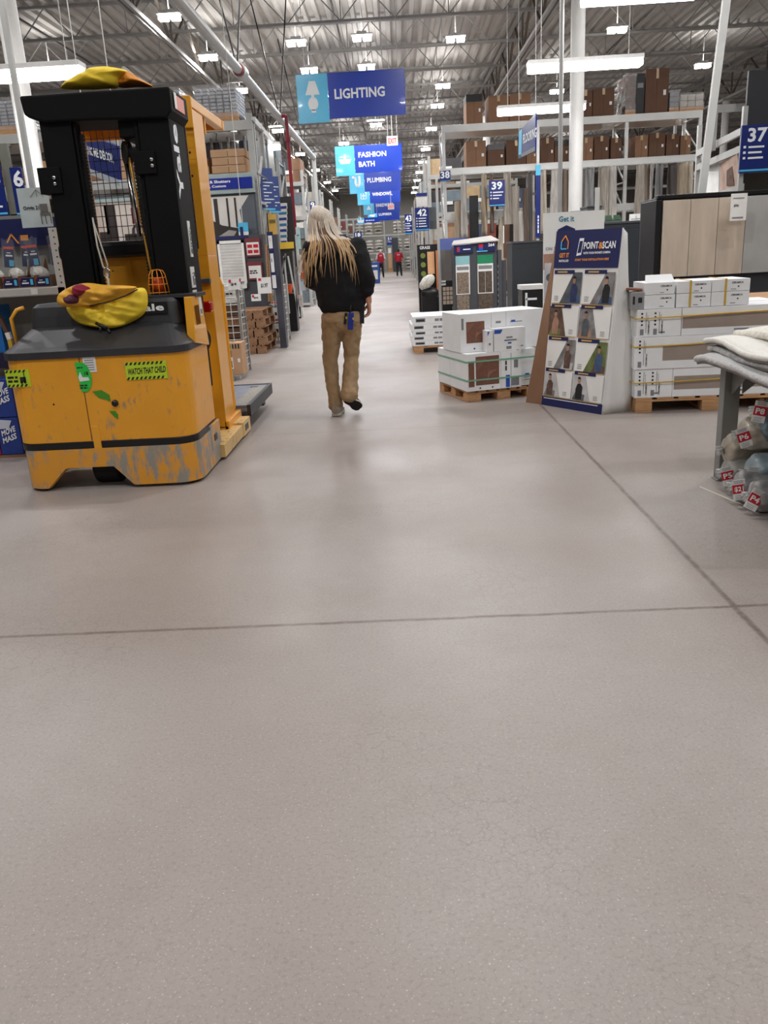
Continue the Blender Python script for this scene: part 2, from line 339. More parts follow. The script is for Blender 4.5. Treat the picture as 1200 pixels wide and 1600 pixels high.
def strip(a, bpt, name_label, z=None):
    p, q = V(a), V(bpt); c = (p+q)/2; l = (q-p).length
    r = local('strip_lamp', name_label, 'strip lamp', 'hanging strip lamps')
    MB(mat('lamp housing')).box(-l/2, l/2, -.13, .13, .1, .16).build('housing', r, bevel=.006)
    MB(EMIT).box(-l/2+.01, l/2-.01, -.12, .12, -.01, .1).build('lens', r, bevel=.02)
    for s in (-1, 1): MB(mat('wire', (210, 210, 208), .4)).cyl((s*l*.38, 0, .16), (s*l*.38, 0, DECKZ-.004-c.z), .006, 6).build('wire', r)
    ld = bpy.data.lights.new('strip', 'AREA'); ld.shape = 'RECTANGLE'; ld.size = l; ld.size_y = .22; ld.energy = STRIP_W; ld.color = (1, .995, 1)
    lo = bpy.data.objects.new('strip_light', ld); col.objects.link(lo); lo.parent = r; lo.location = (0, 0, -.02)
    put(r, c); return r
def pl(px0, px1, py, Y): a = P(px0, py, Y); b_ = P(px1, py, Y); zc = (a.z+b_.z)/2; return (a.x, Y, zc), (b_.x, Y, zc)
strip(*pl(824, 1003, 108, 15), 'long lit strip lamp hanging in front of the flooring rack, near the round column')
strip(*pl(777, 914, 176, 18.3), 'lit strip lamp behind the round column and the slanted flooring sign')
strip(*pl(908, 1090, 2, 13), 'lit strip lamp at the top edge, right of the round column')
strip(*pl(-60, 132, 125, 11), 'long lit strip lamp left of the black lift mast')

# ============================================================ ORDER PICKER TRUCK
YEL = dirty('truck yellow', (234, 162, 40), (150, 132, 110), .38, .66, 5); YELW = dirty('scuffed truck yellow', (226, 156, 46), (150, 146, 136), .45, .52, 4)
YELC = mat('clean truck yellow', (234, 164, 40), .35, coat=.3, var=.04); HOOD = mat('moulded grey hood', (46, 46, 50), .5, var=.12, scale=7, bump=.08); MBLK = mat('mast black', (6, 6, 7), .7, spec=.2, var=.15)
CREAM = dirty('worn cream paint', (222, 186, 118), (120, 112, 98), .5, .6, 6)
RUB = mat('black rubber', (20, 20, 20), .8); GRN = mat('sticker green', (40, 196, 70), .5, var=.05); LIME = mat('hazard lime', (186, 214, 40), .5, var=.08, scale=20); CHROME = mat('chrome', (200, 200, 204), .2, 1, .0)
tk = empty('order_picker_truck', (-1.85, 5.6, 0), 'yellow order picker truck with a black mast, parked on the left side of the aisle', 'forklift')
X0, X1, YF = -2.405, -1.29, 4.92
def plan(x0, x1, yf, yb, r, n=6, rb=.02):
    pts = [(x0, yb), ]
    for k in range(n+1): a = pi+k/n*pi/2; pts.append((x0+r+r*cos(a), yf+r+r*sin(a)))
    for k in range(n+1): a = 1.5*pi+k/n*pi/2; pts.append((x1-r+r*cos(a), yf+r+r*sin(a)))
    pts.append((x1, yb)); return pts
def slab(mb, pl_, z0, z1): return mb.prism([(x, y, z0) for x, y in pl_], (0, 0, z1-z0))
# chassis: upper cowl with centre seam, lower skirt with the arched notch
mb = MB(YEL); slab(mb, plan(X0, X1, YF, 5.52, .13), .305, .825)
mb.use(mat('seam dark', (120, 74, 18), .7)).box(-1.93, -1.922, YF-.002, YF+.01, .31, .825); mb.build('cowl', tk, bevel=.008)
mb = MB(YELC); mb.box(-1.918, -1.87, YF-.006, YF+.02, .255, .40); mb.build('hinge_strip', tk, bevel=.004)
mb = MB(YELW)
pf = plan(X0+.005, X1+.005, YF-.008, 5.56, .14, 8)
def skirt_z(x, y): 
    if y > YF+.05: return .02
    a = [(-9, .02), (-2.245, .02), (-2.115, .145), (-1.815, .145), (-1.70, .02), (9, .02)]
    for (xa, za), (xb, zb) in zip(a, a[1:]):
        if xa <= x <= xb: return za+(zb-za)*(x-xa)/(xb-xa)
pf2 = []
for (xa, ya), (xb, yb) in zip(pf, pf[1:]):
    n_ = 60 if abs(xb-xa) > .3 else 1
    for k in range(n_): pf2.append((xa+(xb-xa)*k/n_, ya+(yb-ya)*k/n_))
pf2.append(pf[-1]); cxm = (X0+X1)/2; vs_ = []
for x, y in pf2: vs_ += [(x, y, skirt_z(x, y)), (x, y, .262), (x+(cxm-x)*.03, y+.02, .262), (x+(cxm-x)*.03, y+.025, skirt_z(x, y))]
fs = []
for i in range(len(pf2)-1):
    for k in range(4): fs.append((i*4+k, (i+1)*4+k, (i+1)*4+(k+1) % 4, i*4+(k+1) % 4))
mb.add(vs_, fs); mb.build('skirt', tk)
mb = MB(BLACK); slab(mb, plan(X0-.002, X1+.002, YF-.003, 5.3, .13), .262, .306); mb.build('bumper_strip', tk, bevel=.004)
mb = MB(mat('chassis dark', (18, 17, 16), .8)); mb.box(X0+.08, X1-.08, 5.02, 5.5, .12, .262); mb.build('chassis', tk)
mb = MB(RUB); mb.cyl((-1.99, 5.12, .115), (-1.83, 5.12, .115), .115, 24).use(STEEL).cyl((-1.995, 5.12, .115), (-1.825, 5.12, .115), .05, 16); mb.build('drive_wheel', tk, bevel=.01)
for x_ in (-2.30, -1.345): MB(mat('caster grey', (150, 146, 138), .6)).cyl((x_-.02, 5.06, .045), (x_+.02, 5.06, .045), .045, 18).bar((x_, 5.06, .05), (x_, 5.06, .14), .03).build('caster', tk)
# hood: slanted deck with raised rear block
mb = MB(HOOD); pl_ = plan(X0-.01, X1+.012, YF-.012, 5.5, .14, 6)
def hoodring(z, inset, ysh): return [(max(X0+inset, min(X1-inset, x)) if True else x, max(y, YF+ysh), z) for x, y in pl_]
def inset_plan(d, yf, r=.13): return plan(X0+d, X1-d, yf, 5.5, r, 6)
rings = [(-.012, YF-.012, .818), (-.012, YF-.012, .86), (.015, YF+.03, .885), (.07, YF+.20, .965), (.09, YF+.235, .985)]
vs_ = []; 
for d, yf, z in rings: vs_ += [(x, y, z+(0.0 if y < 5.45 else .0)) for x, y in inset_plan(d, yf)]
n_ = len(pl_); fs = [(i*n_+k, i*n_+(k+1) % n_, (i+1)*n_+(k+1) % n_, (i+1)*n_+k) for i in range(len(rings)-1) for k in range(n_)]+[tuple(range(n_))[::-1], tuple(range((len(rings)-1)*n_, len(rings)*n_))]
mb.add(vs_, fs)
rings = [(.10, 5.17, .97), (.112, 5.18, 1.05), (.118, 5.19, 1.105), (.14, 5.215, 1.125)]; vs_ = []
for d, yf, z in rings: vs_ += [(x, y, z) for x, y in plan(X0+d, X1-d+.03, yf, 5.5, .05, 6)]
fs = [(i*n_+k, i*n_+(k+1) % n_, (i+1)*n_+(k+1) % n_, (i+1)*n_+k) for i in range(3) for k in range(n_)]+[tuple(range(3*n_, 4*n_))]
mb.add(vs_, fs); mb.box(-1.62, X1+.03, 5.25, 5.52, 1.12, 1.142)
mb.build('hood', tk, bevel=.012)
mb = MB(BLACK); mb.box(-1.66, -1.43, 5.165, 5.19, 1.035, 1.105); mb.use(LETTER).text('Yale', (-1.445, 5.163, 1.052), (1, 0, 0), (0, 0, 1), .043, .2, 'r'); mb.build('maker_plate', tk)
mb = MB(YELC); mb.prism([(X1+.022, 5.14, .85), (X1+.022, 5.5, .80), (X1+.022, 5.42, 1.12), (X1+.022, 5.17, 1.125)], (-.05, 0, 0)); 
mb.use(mat('seam dark'))
for i in range(4): mb.bar((X1+.025, 5.22+i*.03, .95), (X1+.025, 5.21+i*.03, 1.07), .006)
side = mb.build('side_panel', tk, bevel=.01)
MB(WHITE).box(X1+.022, X1+.027, 5.33, 5.39, 1.0, 1.11).use(GPRINT).box(X1+.026, X1+.029, 5.34, 5.38, 1.01, 1.04).build('data_label', side)
MB(YELC).tube([(X0-.005, 5.2, .86), (X0-.01, 5.19, 1.05), (X0+.03, 5.2, 1.1), (X0+.07, 5.22, 1.11)], .012, 8).build('grab_rail', tk, smooth=True)
MB(YEL).box(-1.5, -1.355, 5.45, 5.62, .27, .92).use(WHITE).box(-1.40, -1.354, 5.448, 5.452, .62, .80).build('rear_panel', tk, bevel=.006)
MB(RUB).lathe([(.03, -.02), (.08, -.012), (.085, .0), (.08, .012), (.03, .02)], (-1.33, 5.56, .83), 24, Matrix.Rotation(pi/2, 3, 'Y') @ Matrix.Rotation(.5, 3, 'X')).build('steer_wheel', tk)
mb = MB(YELW); mb.box(-1.46, -1.283, 5.32, 5.60, .12, .285).use(mat('grip tape', (78, 78, 82), .9, bump=.5, scale=90)).box(-1.45, -1.30, 5.30, 5.59, .285, .292).use(BLACK).box(-1.284, -1.279, 5.40, 5.48, .17, .215); mb.build('step', tk, bevel=.004)
# front stickers
def hazard(x0, x1, z0, z1, name, txt):
    mb = MB(LIME); y = YF-.004; 
    mb.box(x0, x1, y, y+.005, z0, z1); mb.use(PRINT); h = (z1-z0); n = int((x1-x0)/.026)
    for i in range(n):
        for zb, zt in ((z0+.002, z0+h*.17), (z1-h*.17, z1-.002)):
            xx = x0+i*.026; mb.poly([(xx, y-.001, zb), (xx+.013, y-.001, zb), (xx+.023, y-.001, zt), (xx+.010, y-.001, zt)])
    mb.text(txt, ((x0+x1)/2, y-.001, z0+h*.32), (1, 0, .03), (.12, 0, 1), h*.36, (x1-x0)*.92, 'c') if txt else mb.bars((x0+.01, y-.001, z0+h*.28), (1, 0, 0), (0, 0, 1), (x1-x0)*.55, h*.44, 2); return mb.build(name, tk)
s1 = hazard(-1.655, -1.405, .668, .775, 'warning_sticker', 'WATCH THAT CHILD'); s1['label'] = 'worn lime warning sticker with black hazard edges'
mb = MB(LIME); s2 = hazard(-2.385, -2.24, .66, .765, 'warning_sticker', ''); s2['label'] = 'torn lime sticker with a small truck pictogram'
mb = MB(PRINT); mb.box(-2.30, -2.265, YF-.006, YF-.004, .69, .72).box(-2.275, -2.27, YF-.006, YF-.004, .69, .745).cyl((-2.293, YF-.006, .688), (-2.293, YF-.004, .688), .008, 8).cyl((-2.272, YF-.006, .688), (-2.272, YF-.004, .688), .008, 8); mb.build('pictogram', s2)
mb = MB(WHITE); mb.box(-1.905, -1.828, YF-.003, YF+.002, .728, .825).use(GPRINT)
for i in range(5): mb.box(-1.895, -1.84, YF-.004, YF, .74+i*.014, .745+i*.014)
mb.build('inspection_label', tk)
mb = MB(GRN); pts = [(-1.955, .79)]+[(-1.915+.048*cos(a), .70+.088*sin(a)) for a in [pi/2-k*pi/12 for k in range(13)]]+[(-1.94, .615)]
mb.prism([(x, YF-.006, z) for x, z in pts], (0, .003, 0)).use(WHITE)
mb.prism([(x, YF-.0075, z) for x, z in ((-1.945, .70), (-1.93, .735), (-1.92, .70), (-1.885, .70), (-1.88, .68), (-1.94, .675))], (0, .001, 0)).use(PRINT)
mb.text('18', (-1.905, YF-.0075, .712), (1, 0, 0), (0, 0, 1), .022).bars((-1.945, YF-.0075, .755), (1, 0, 0), (0, 0, 1), .045, .012, 1).bars((-1.945, YF-.0075, .632), (1, 0, 0), (0, 0, 1), .06, .03, 2)
mb.build('round_tag', tk)['label'] = 'bright green inspection tag'
GR2 = mat('tape green', (70, 140, 30), .6)
for pts in ([(-1.875, .612), (-1.82, .618), (-1.775, .585), (-1.775, .545), (-1.80, .56), (-1.84, .57)], [(-1.79, .488), (-1.755, .488), (-1.742, .465), (-1.745, .435), (-1.765, .45)]):
    MB(GR2).prism([(x, YF-.004, z) for x, z in pts], (0, .003, 0)).build('tape_scrap', tk)
MB(BLACK).lathe([(.02, 0), (.02, .012), (.015, .02), (.006, .022)], (-1.748, YF, .535), 14, Matrix.Rotation(pi/2, 3, 'X')).build('lock_knob', tk, smooth=True)
MB(BLACK).lathe([(.006, 0), (.005, .003)], (-2.125, YF, .545), 10, Matrix.Rotation(pi/2, 3, 'X')).build('bolt_hole', tk)
# mast
MY0, MY1 = 5.35, 5.72
def rails(x0, x1, xi0, xi1, MY1):
    mb = MB(MBLK); mb.box(x0, x1, MY0, MY0+.03, .5, 2.2).box(x0, x0+.035, MY0+.03, MY1, .5, 2.2).box(x1-.035, x1, MY0+.03, MY1, .5, 2.2)
    mb.box(xi0, xi1, MY0+.01, MY0+.09, .5, 2.16)
    return mb.build('mast_rail', tk, bevel=.005)
rl = rails(-2.105, -1.915, -1.91, -1.892, MY0+.10); rr_ = rails(-1.515, -1.325, -1.545, -1.52, MY1)
for x_, z_ in ((-2.06, 1.86), (-2.06, 1.825), (-1.452, 1.93), (-1.452, 1.895)):
    MB(CHROME).lathe([(.013, 0), (.013, .008), (.008, .014)], (x_+(-.0), MY0-.012, z_), 10, Matrix.Rotation(pi/2, 3, 'X')).build('bolt', tk, smooth=True)
MB(MBLK).box(-2.16, -2.02, MY0-.015, MY0+.1, 1.77, 1.92).build('bracket', tk, bevel=.004); MB(MBLK).box(-1.56, -1.43, MY0-.015, MY0+.1, 1.85, 1.98).build('bracket', tk, bevel=.004)
mb = MB(MBLK); pts = [(-2.188, 2.315), (-2.178, 2.215), (-2.15, 2.195), (-2.06, 2.165), (-1.90, 2.165), (-1.325, 2.15), (-1.292, 2.19), (-1.292, 2.318)]
mb.prism([(x, MY0-.03, z) for x, z in pts], (0, MY1-MY0+.05, 0)).box(-1.64, -1.5, MY0+.02, MY0+.3, 2.06, 2.17); mb.build('mast_head', tk, bevel=.012)
for x_ in (): pass
mb = MB(mat('orange label', (206, 84, 44), .4)); mb.box(X1+.0, X1+.004, MY0+.05, MY0+.28, 2.21, 2.29).use(WHITE).box(X1+.003, X1+.006, MY0+.04, MY0+.09, 2.21, 2.30); mb.build('head_label', tk)
mb = MB(LETTER).text('Yale', (-1.322, MY0+.10, 1.70), (0, .0, 1), (0, -1, .0), .13, .44); 
mb.v = [V((v.x, MY0+.08+(MY0+.10-v.y)*-1+.09, v.z)) for v in mb.v]; mb.build('mast_lettering', tk)
mb = MB(WHITE); mb.box(-1.325, -1.32, 5.50, 5.56, 1.36, 1.58).box(-1.325, -1.32, 5.44, 5.54, 1.17, 1.30).box(-1.325, -1.32, 5.44, 5.54, 1.10, 1.155).use(PRINT).bars((-1.3185, 5.55, 1.38), (0, 0, 1), (0, -1, 0), .18, .04, 2).bars((-1.3185, 5.53, 1.185), (0, 0, 1), (0, -1, 0), .1, .07, 2); mb.build('mast_sticker', tk)
def chain(x, z0, z1, y):
    mb = MB(mat('oiled chain', (40, 38, 36), .4, .6)); z = z0
    while z < z1: mb.box(x-.014, x+.014, y-.008, y+.008, z, z+.012); mb.box(x-.008, x+.008, y-.01, y+.01, z+.012, z+.02); z += .02
    mb.build('lift_chain', tk)
chain(-1.875, .9, 2.1, MY0+.05); chain(-1.575, .95, 2.0, MY0+.07); chain(-1.522, .95, 1.75, MY0+.05)
MB(mat('brass hose', (190, 140, 52), .4, .3)).tube([(-1.63, MY0+.1, 2.1), (-1.60, MY0+.08, 1.75), (-1.57, MY0+.06, 1.35), (-1.545, MY0+.05, 1.13)], .008, 8).build('hydraulic_hose', tk, smooth=True)
mb = MB(RUB); mb.lathe([(.02, -.02), (.068, -.02), (.068, -.01), (.05, -.006), (.05, .006), (.068, .01), (.068, .02), (.02, .02)], (-1.635, MY0+.12, 1.99), 24, Matrix.Rotation(.55, 3, 'Z') @ Matrix.Rotation(pi/2, 3, 'Y')); mb.build('hose_pulley', tk, bevel=.003)
MB(CHROME).cyl((-1.652, MY0+.13, 1.93), (-1.63, MY0+.13, 1.5), .014, 12).build('lift_cylinder', tk, smooth=True)
mb = MB(mat('nylon rope', (196, 190, 180), .7)); mb.tube([(-1.86, 5.33, 1.62), (-1.85, 5.31, 1.45), (-1.83, 5.3, 1.33), (-1.81, 5.3, 1.29)], .006, 6).tube([(-1.86, 5.33, 1.6), (-1.83, 5.31, 1.48), (-1.80, 5.3, 1.34), (-1.81, 5.3, 1.29)], .005, 6).tube([(-1.81, 5.3, 1.29), (-1.80, 5.27, 1.2), (-1.8, 5.26, 1.13)], .007, 6); rp = mb.build('tether_rope', tk, smooth=True)
MB(CHROME).tube([(-1.81+.018*cos(a), 5.29, 1.29+.032*sin(a)) for a in [k*pi/6 for k in range(12)]], .005, 6, True).build('carabiner', rp, smooth=True)
# operator compartment and overhead guard
mb = MB(YEL); mb.box(-2.32, -2.23, 6.1, 6.5, .12, 2.33).build('guard_pillar', tk, bevel=.01)
mb = MB(YELC); mb.prism([(-1.54, 6.1, .12), (-1.345, 6.1, .12), (-1.345, 6.42, .12), (-1.385, 6.42, .12), (-1.385, 6.15, .12), (-1.54, 6.14, .12)], (0, 0, 1.25)).prism([(-1.44, 6.1, 1.37), (-1.345, 6.1, 1.37), (-1.345, 6.42, 1.37), (-1.385, 6.42, 1.37), (-1.385, 6.15, 1.37), (-1.44, 6.14, 1.37)], (0, 0, .955)).use(BLACK)
for z_ in (1.36, 1.27, 1.13, 1.9, 2.05): mb.lathe([(.009, 0), (.006, .005)], (-1.42 if z_ < 1.5 else -1.39, 6.1, z_), 8, Matrix.Rotation(pi/2, 3, 'X'))
mb.build('guard_pillar', tk, bevel=.008)
mb = MB(YELC); mb.box(-2.334, -1.341, 6.095, 6.16, 2.33, 2.40).box(-2.334, -1.341, 7.14, 7.2, 2.33, 2.40).box(-2.33, -2.27, 6.16, 7.14, 2.333, 2.40).box(-1.405, -1.345, 6.16, 7.14, 2.333, 2.40).box(-2.30, -1.36, 6.15, 7.15, 2.386, 2.398)
for i in range(4): mb.box(-2.1+i*.2, -2.07+i*.2, 6.1, 7.2, 2.34, 2.385)
mb.box(-1.56, -1.34, 6.075, 6.094, 2.2, 2.402).box(-2.28, -1.36, 6.55, 6.58, 2.22, 2.34); mb.build('overhead_guard', tk, bevel=.008)
mb = MB(mat('guard wire', (26, 24, 24), .5))
for i in range(23): x = -2.30+i*.042; mb.cyl((x, 5.94, 1.42), (x, 5.94, 2.3), .0026, 5)
for i in range(13): z = 1.45+i*.07; mb.cyl((-2.33, 5.944, z), (-1.37, 5.944, z), .0026, 5)
mb.tube([(-2.33, 5.945, 1.42), (-2.33, 5.945, 2.3), (-1.37, 5.945, 2.3), (-1.37, 5.945, 1.42)], .006, 6, True); mb.build('mesh_screen', tk)
mb = MB(BLACK); mb.box(-2.34, -1.375, 5.90, 5.99, 1.385, 1.495); mb.build('padded_bar', tk, bevel=.03, seg=3)
mb = MB(YELC); mb.box(-2.34, -1.50, 5.98, 6.02, .35, 1.40).use(BLACK)
for x_, z_ in ((-2.0, 1.30), (-1.75, 1.34), (-1.62, 1.22)): mb.lathe([(.007, 0), (.005, .004)], (x_, 5.98, z_), 8, Matrix.Rotation(pi/2, 3, 'X'))
mb.build('compartment_panel', tk, bevel=.006)
MB(mat('hinge grey', (96, 98, 102), .4, .5)).box(-1.46, -1.34, 6.05, 6.1, 1.18, 1.215).build('latch_bar', tk, bevel=.004)
MB(mat('tail lamp red', (170, 16, 14), .2)).box(-1.405, -1.33, 5.95, 6.02, .985, 1.06).build('tail_lamp', tk, bevel=.012)
MB(YELC).tube([(-1.375, 6.48, .16), (-1.36, 6.5, .22), (-1.355, 6.5, 1.14), (-1.37, 6.5, 1.2), (-1.40, 6.46, 1.21)], .018, 10).build('handrail', tk, smooth=True)
mb = MB(YELC); mb.box(-2.38, -1.33, 6.1, 6.60, .10, .135).box(-1.36, -1.325, 6.1, 6.61, .10, .17).box(-2.40, -2.37, 6.1, 6.61, .1, .17).use(mat('floor mat', (66, 66, 70), .9, bump=.4, scale=60)).box(-2.36, -1.365, 6.14, 6.59, .135, .145); mb.build('operator_platform', tk, bevel=.005)
mb = MB(mat('steel tread plate', (120, 124, 140), .42, .35, .1, 8)); mb.box(-2.40, -1.26, 6.62, 7.76, .175, .20); mb.use(mat('fork deck edge', (52, 54, 60), .5, .2)).box(-1.275, -1.245, 6.60, 7.8, .11, .205).box(-2.42, -2.40, 6.62, 7.8, .11, .205).box(-2.40, -1.26, 7.76, 7.8, .11, .205).box(-1.40, -1.29, 7.5, 7.6, .04, .12)
mb.use(mat('scuffed tread', (150, 146, 136), .7, var=.3, scale=40)).box(-1.40, -1.285, 6.7, 7.65, .20, .2015).use(BLACK)
for x_, y_ in ((-1.52, 6.68), (-1.42, 7.6), (-2.2, 6.68)): mb.box(x_, x_+.07, y_, y_+.05, .2005, .2025)
mb.build('load_platform', tk, bevel=.003)
for s_, (xa, xb) in (('r', (-1.40, -1.255)), ('l', (-2.43, -2.29))):
    mb = MB(CREAM); mb.box(xa, xb, 5.55, 6.35, .02, .11).box(xa-.005, xb+.005, 6.25, 6.55, .015, .125); mb.use(BLACK).box(xb+.004, xb+.007, 6.32, 6.46, .045, .095)
    og = mb.build('outrigger', tk, bevel=.008); MB(RUB).cyl((xa+.03, 6.4, .045), (xb-.03, 6.4, .045), .045, 16).build('load_wheel', og)
# caged beacon
bc = MB(BLACK).lathe([(.05, 0), (.05, .015), (.042, .02)], (-1.515, 5.35, 1.142), 20).build('beacon_base', tk, smooth=False)
MB(mat('beacon amber', (226, 74, 20), .15, trans=.2, coat=.5)).lathe([(.034, 0), (.036, .05), (.032, .07), (.02, .085), (.002, .09)], (-1.515, 5.35, 1.16), 20).build('beacon_lens', tk, smooth=True)
mb = MB(mat('cage orange', (244, 150, 40), .35))
for k in range(10):
    a = k*pi/5; mb.tube([(-1.515+r*cos(a), 5.35+r*sin(a), 1.145+z) for r, z in ((.066, 0), (.058, .07), (.05, .12), (.038, .142), (.004, .15))], .003, 6)
for r, z in ((.065, .01), (.059, .06), (.053, .10)): mb.tube([(-1.515+r*cos(k*pi/12), 5.35+r*sin(k*pi/12), 1.145+z) for k in range(24)], .003, 6, True)
mb.build('beacon_cage', tk, smooth=True)

# yellow tool bags lying on the truck
BAGY = mat('yellow bag cloth', (250, 216, 58), .6, var=.08, scale=7, bump=.15); BAGO = mat('orange bag lining', (210, 132, 34), .65, var=.1); BAGR = mat('magenta print', (150, 24, 56), .6); BAGC = mat('bag cuff cloth', (238, 178, 58), .6, var=.15, scale=9)
def hoody(z): return 5.165 if z > 1.0 else 5.165-max(0, (1.0-z))*1.85
def puff(outline, thick, m, parent, name, crease=.012, seed=0, yfn=hoody, nr=14, na=72, back=.25, dirs=(5, 2)):
    """cloth shape laid against the truck: outline in the photo, its own puffed volume and creases"""
    pts = [P(px, py, 5.1) for px, py in outline]; n = len(pts); pts = [P(px, py, yfn(q.z)) for (px, py), q in zip(outline, pts)]
    c = sum(pts, V((0, 0, 0)))/n; per = []
    for k in range(na):
        t = k/na*n; i = int(t); f = t-i; p0, p1, p2, p3 = pts[i-1], pts[i % n], pts[(i+1) % n], pts[(i+2) % n]
        per.append(.5*((2*p1)+(p2-p0)*f+(2*p0-5*p1+4*p2-p3)*f*f+(3*p1-p0-3*p2+p3)*f**3))
    vs_ = []; mb = MB(m)
    for side in (1, -back):
        for j in range(nr+1):
            r_ = j/nr
            for q in per:
                p = c.lerp(q, r_); h = thick*sqrt(max(0, 1-r_**2.6)); cr = crease*(noise.noise(V((p.x*dirs[0]+seed, p.z*26+p.x*9, seed)))*1.4+noise.noise(V((p.x*24, p.z*20, seed+4)))*.7)*(1-r_**6)
                vs_.append(V((p.x+.0, p.y-side*(h+(cr if side > 0 else 0))-.012, p.z+.3*cr)))
    fs = []
    for s_ in (0, 1):
        o_ = s_*(nr+1)*na
        for j in range(nr):
            for k in range(na): fs.append((o_+j*na+k, o_+j*na+(k+1) % na, o_+(j+1)*na+(k+1) % na, o_+(j+1)*na+k))
    return mb.add(vs_, fs).build(name, parent, smooth=True, sub=1)
bg = empty('safety_bag', (-1.83, 5.12, 1.0), 'crumpled yellow cloth bag with a magenta print lying on the truck hood', 'bag')
puff([(172, 462), (200, 454), (226, 450), (232, 470), (226, 490), (205, 504), (180, 512), (150, 511), (125, 505), (112, 494), (106, 478), (135, 470)], .08, BAGY, bg, 'pouch', .026, 2)
puff([(90, 468), (97, 456), (116, 446), (138, 442), (165, 445), (195, 446), (215, 449), (198, 461), (172, 472), (145, 478), (112, 480), (95, 477)], .085, BAGC, bg, 'rolled_cuff', .036, 9, yfn=lambda z: 5.10)
puff([(118, 446), (134, 444), (150, 450), (146, 460), (128, 463), (116, 457)], .10, BAGR, bg, 'printed_patch', .02, 5, yfn=lambda z: 5.09, nr=8, na=36)
puff([(103, 462), (116, 458), (132, 466), (128, 474), (108, 474)], .097, mat('purple print', (84, 30, 60), .6), bg, 'printed_patch', .02, 7, yfn=lambda z: 5.09, nr=8, na=36)
mb = MB(BLACK)
for a, b_ in (((150, 505), (166, 512)), ((166, 512), (172, 520)), ((158, 508), (156, 519))): p, q = P(*a, 4.98), P(*b_, 4.96); mb.cyl(p, q, .010, 8)
mb.tube([P(140, 478, 5.0), P(168, 472, 5.0), P(196, 462, 5.0), P(215, 452, 5.02)], .004, 5)
mb.build('drawstring_clip', bg, smooth=True)
b2 = empty('yellow_cover', (-1.7, 5.53, 2.32), 'yellow cloth cover draped on top of the black mast head', 'cover')
puff([(98, 139), (104, 131), (128, 117), (150, 107), (178, 106), (200, 112), (190, 122), (184, 137), (160, 139), (128, 140)], .11, BAGY, b2, 'cloth', .014, 3, yfn=lambda z: 5.50, back=.9)
puff([(184, 136), (190, 120), (202, 113), (220, 124), (240, 136), (212, 137)], .08, BAGO, b2, 'lining_fold', .02, 6, yfn=lambda z: 5.55, back=.9)

# ============================================================ PEOPLE
SKIN = mat('skin', (206, 150, 124), .5, var=.05)
def chainmb(mb, pts, n=14):
    """joint chain [(point, radius)] with rounded ends"""
    P_ = [V(p) for p, r in pts]; R_ = [r for p, r in pts]; out = []; rr = []
    d0 = (P_[0]-P_[1]).normalized(); d1 = (P_[-1]-P_[-2]).normalized()
    out += [P_[0]+d0*R_[0]*.75, P_[0]+d0*R_[0]*.4]; rr += [R_[0]*.5, R_[0]*.86]
    for i in range(len(P_)):
        out.append(P_[i]); rr.append(R_[i])
        if i < len(P_)-1:
            out.append((P_[i]+P_[i+1])/2); rr.append((R_[i]+R_[i+1])/2)
    out += [P_[-1]+d1*R_[-1]*.4, P_[-1]+d1*R_[-1]*.75]; rr += [R_[-1]*.86, R_[-1]*.5]
    return mb.tube(out, rr, n)
def hand(mb, w, d, side, curl=.9, s=1., palm=(0, -1, 0)):
    """palm + four fingers + thumb; w wrist, d pointing down the hand, side = towards the thumb"""
    w = V(w); d = V(d).normalized(); sd = V(side); sd = (sd-d*sd.dot(d)).normalized(); nrm = d.cross(sd)*(1)
    if nrm.dot(V(palm)) < 0: nrm = -nrm
    pc = w+d*.045*s
    mb.loft([(w-d*.01, .024*s, .019*s, sd, nrm), (w+d*.02*s, .033*s, .017*s, sd, nrm), (pc+d*.02*s, .041*s, .015*s, sd, nrm), (w+d*.088*s, .038*s, .012*s, sd, nrm)], 12)
    for k, ln in enumerate((.068, .076, .070, .055)):
        b0 = w+d*.082*s+sd*(.030-.020*k)*s; p = b0; a = .25*curl; pts = [(p-d*.012*s, .0095*s), (p, .0092*s)]
        for j, fr in enumerate((.45, .32, .26)):
            a += curl*(.42 if j else .2); dd = d*cos(a)+nrm*sin(a); p = p+dd*ln*fr*s; pts.append((p, (.0086-.0008*j)*s))
        chainmb(mb, pts, 8)
    t0 = w+d*.028*s+sd*.026*s; td = (d*.62+sd*.62+nrm*.45).normalized()
    chainmb(mb, [(t0, .013*s), (t0+td*.034*s, .011*s), (t0+td*.055*s+d*.012*s, .0095*s)], 8)
def shoe(heel, toe, up=(0, 0, 1), body=(52, 46, 44), name='shoe', parent=None, w=.047):
    heel, toe = V(heel), V(toe); f = (toe-heel).normalized(); s_ = f.cross(V(up)).normalized(); u = s_.cross(f).normalized(); l = (toe-heel).length
    mb = MB(mat('shoe upper %d' % body[0], body, .6)); rings = []
    for t, ww, h in ((0, .6, .055), (.06, .85, .075), (.25, .95, .085), (.45, .92, .07), (.65, 1.05, .05), (.85, .95, .038), (.97, .55, .026), (1, .2, .015)):
        rings.append((heel+f*l*t+u*(h*.5+.016), w*ww, h*.52, s_, u))
    mb.loft(rings, 14); mb.use(mat('shoe sole', (206, 200, 188), .7)); m2 = []
    outline = [(0, .5), (.05, .8), (.2, .9), (.45, .78), (.68, 1.04), (.88, .92), (.98, .5)]
    pts = [heel+f*l*t+s_*w*ww for t, ww in outline]+[heel+f*l*t-s_*w*ww for t, ww in outline[::-1]]
    mb.prism([p+u*.005 for p in pts], u*.022); mb.use(mat('tread black', (24, 24, 26), .8)).prism([heel+(p-heel)*.97+f*.003 for p in pts], u*.006)
    return mb.build(name, parent, smooth=False, bevel=.004)
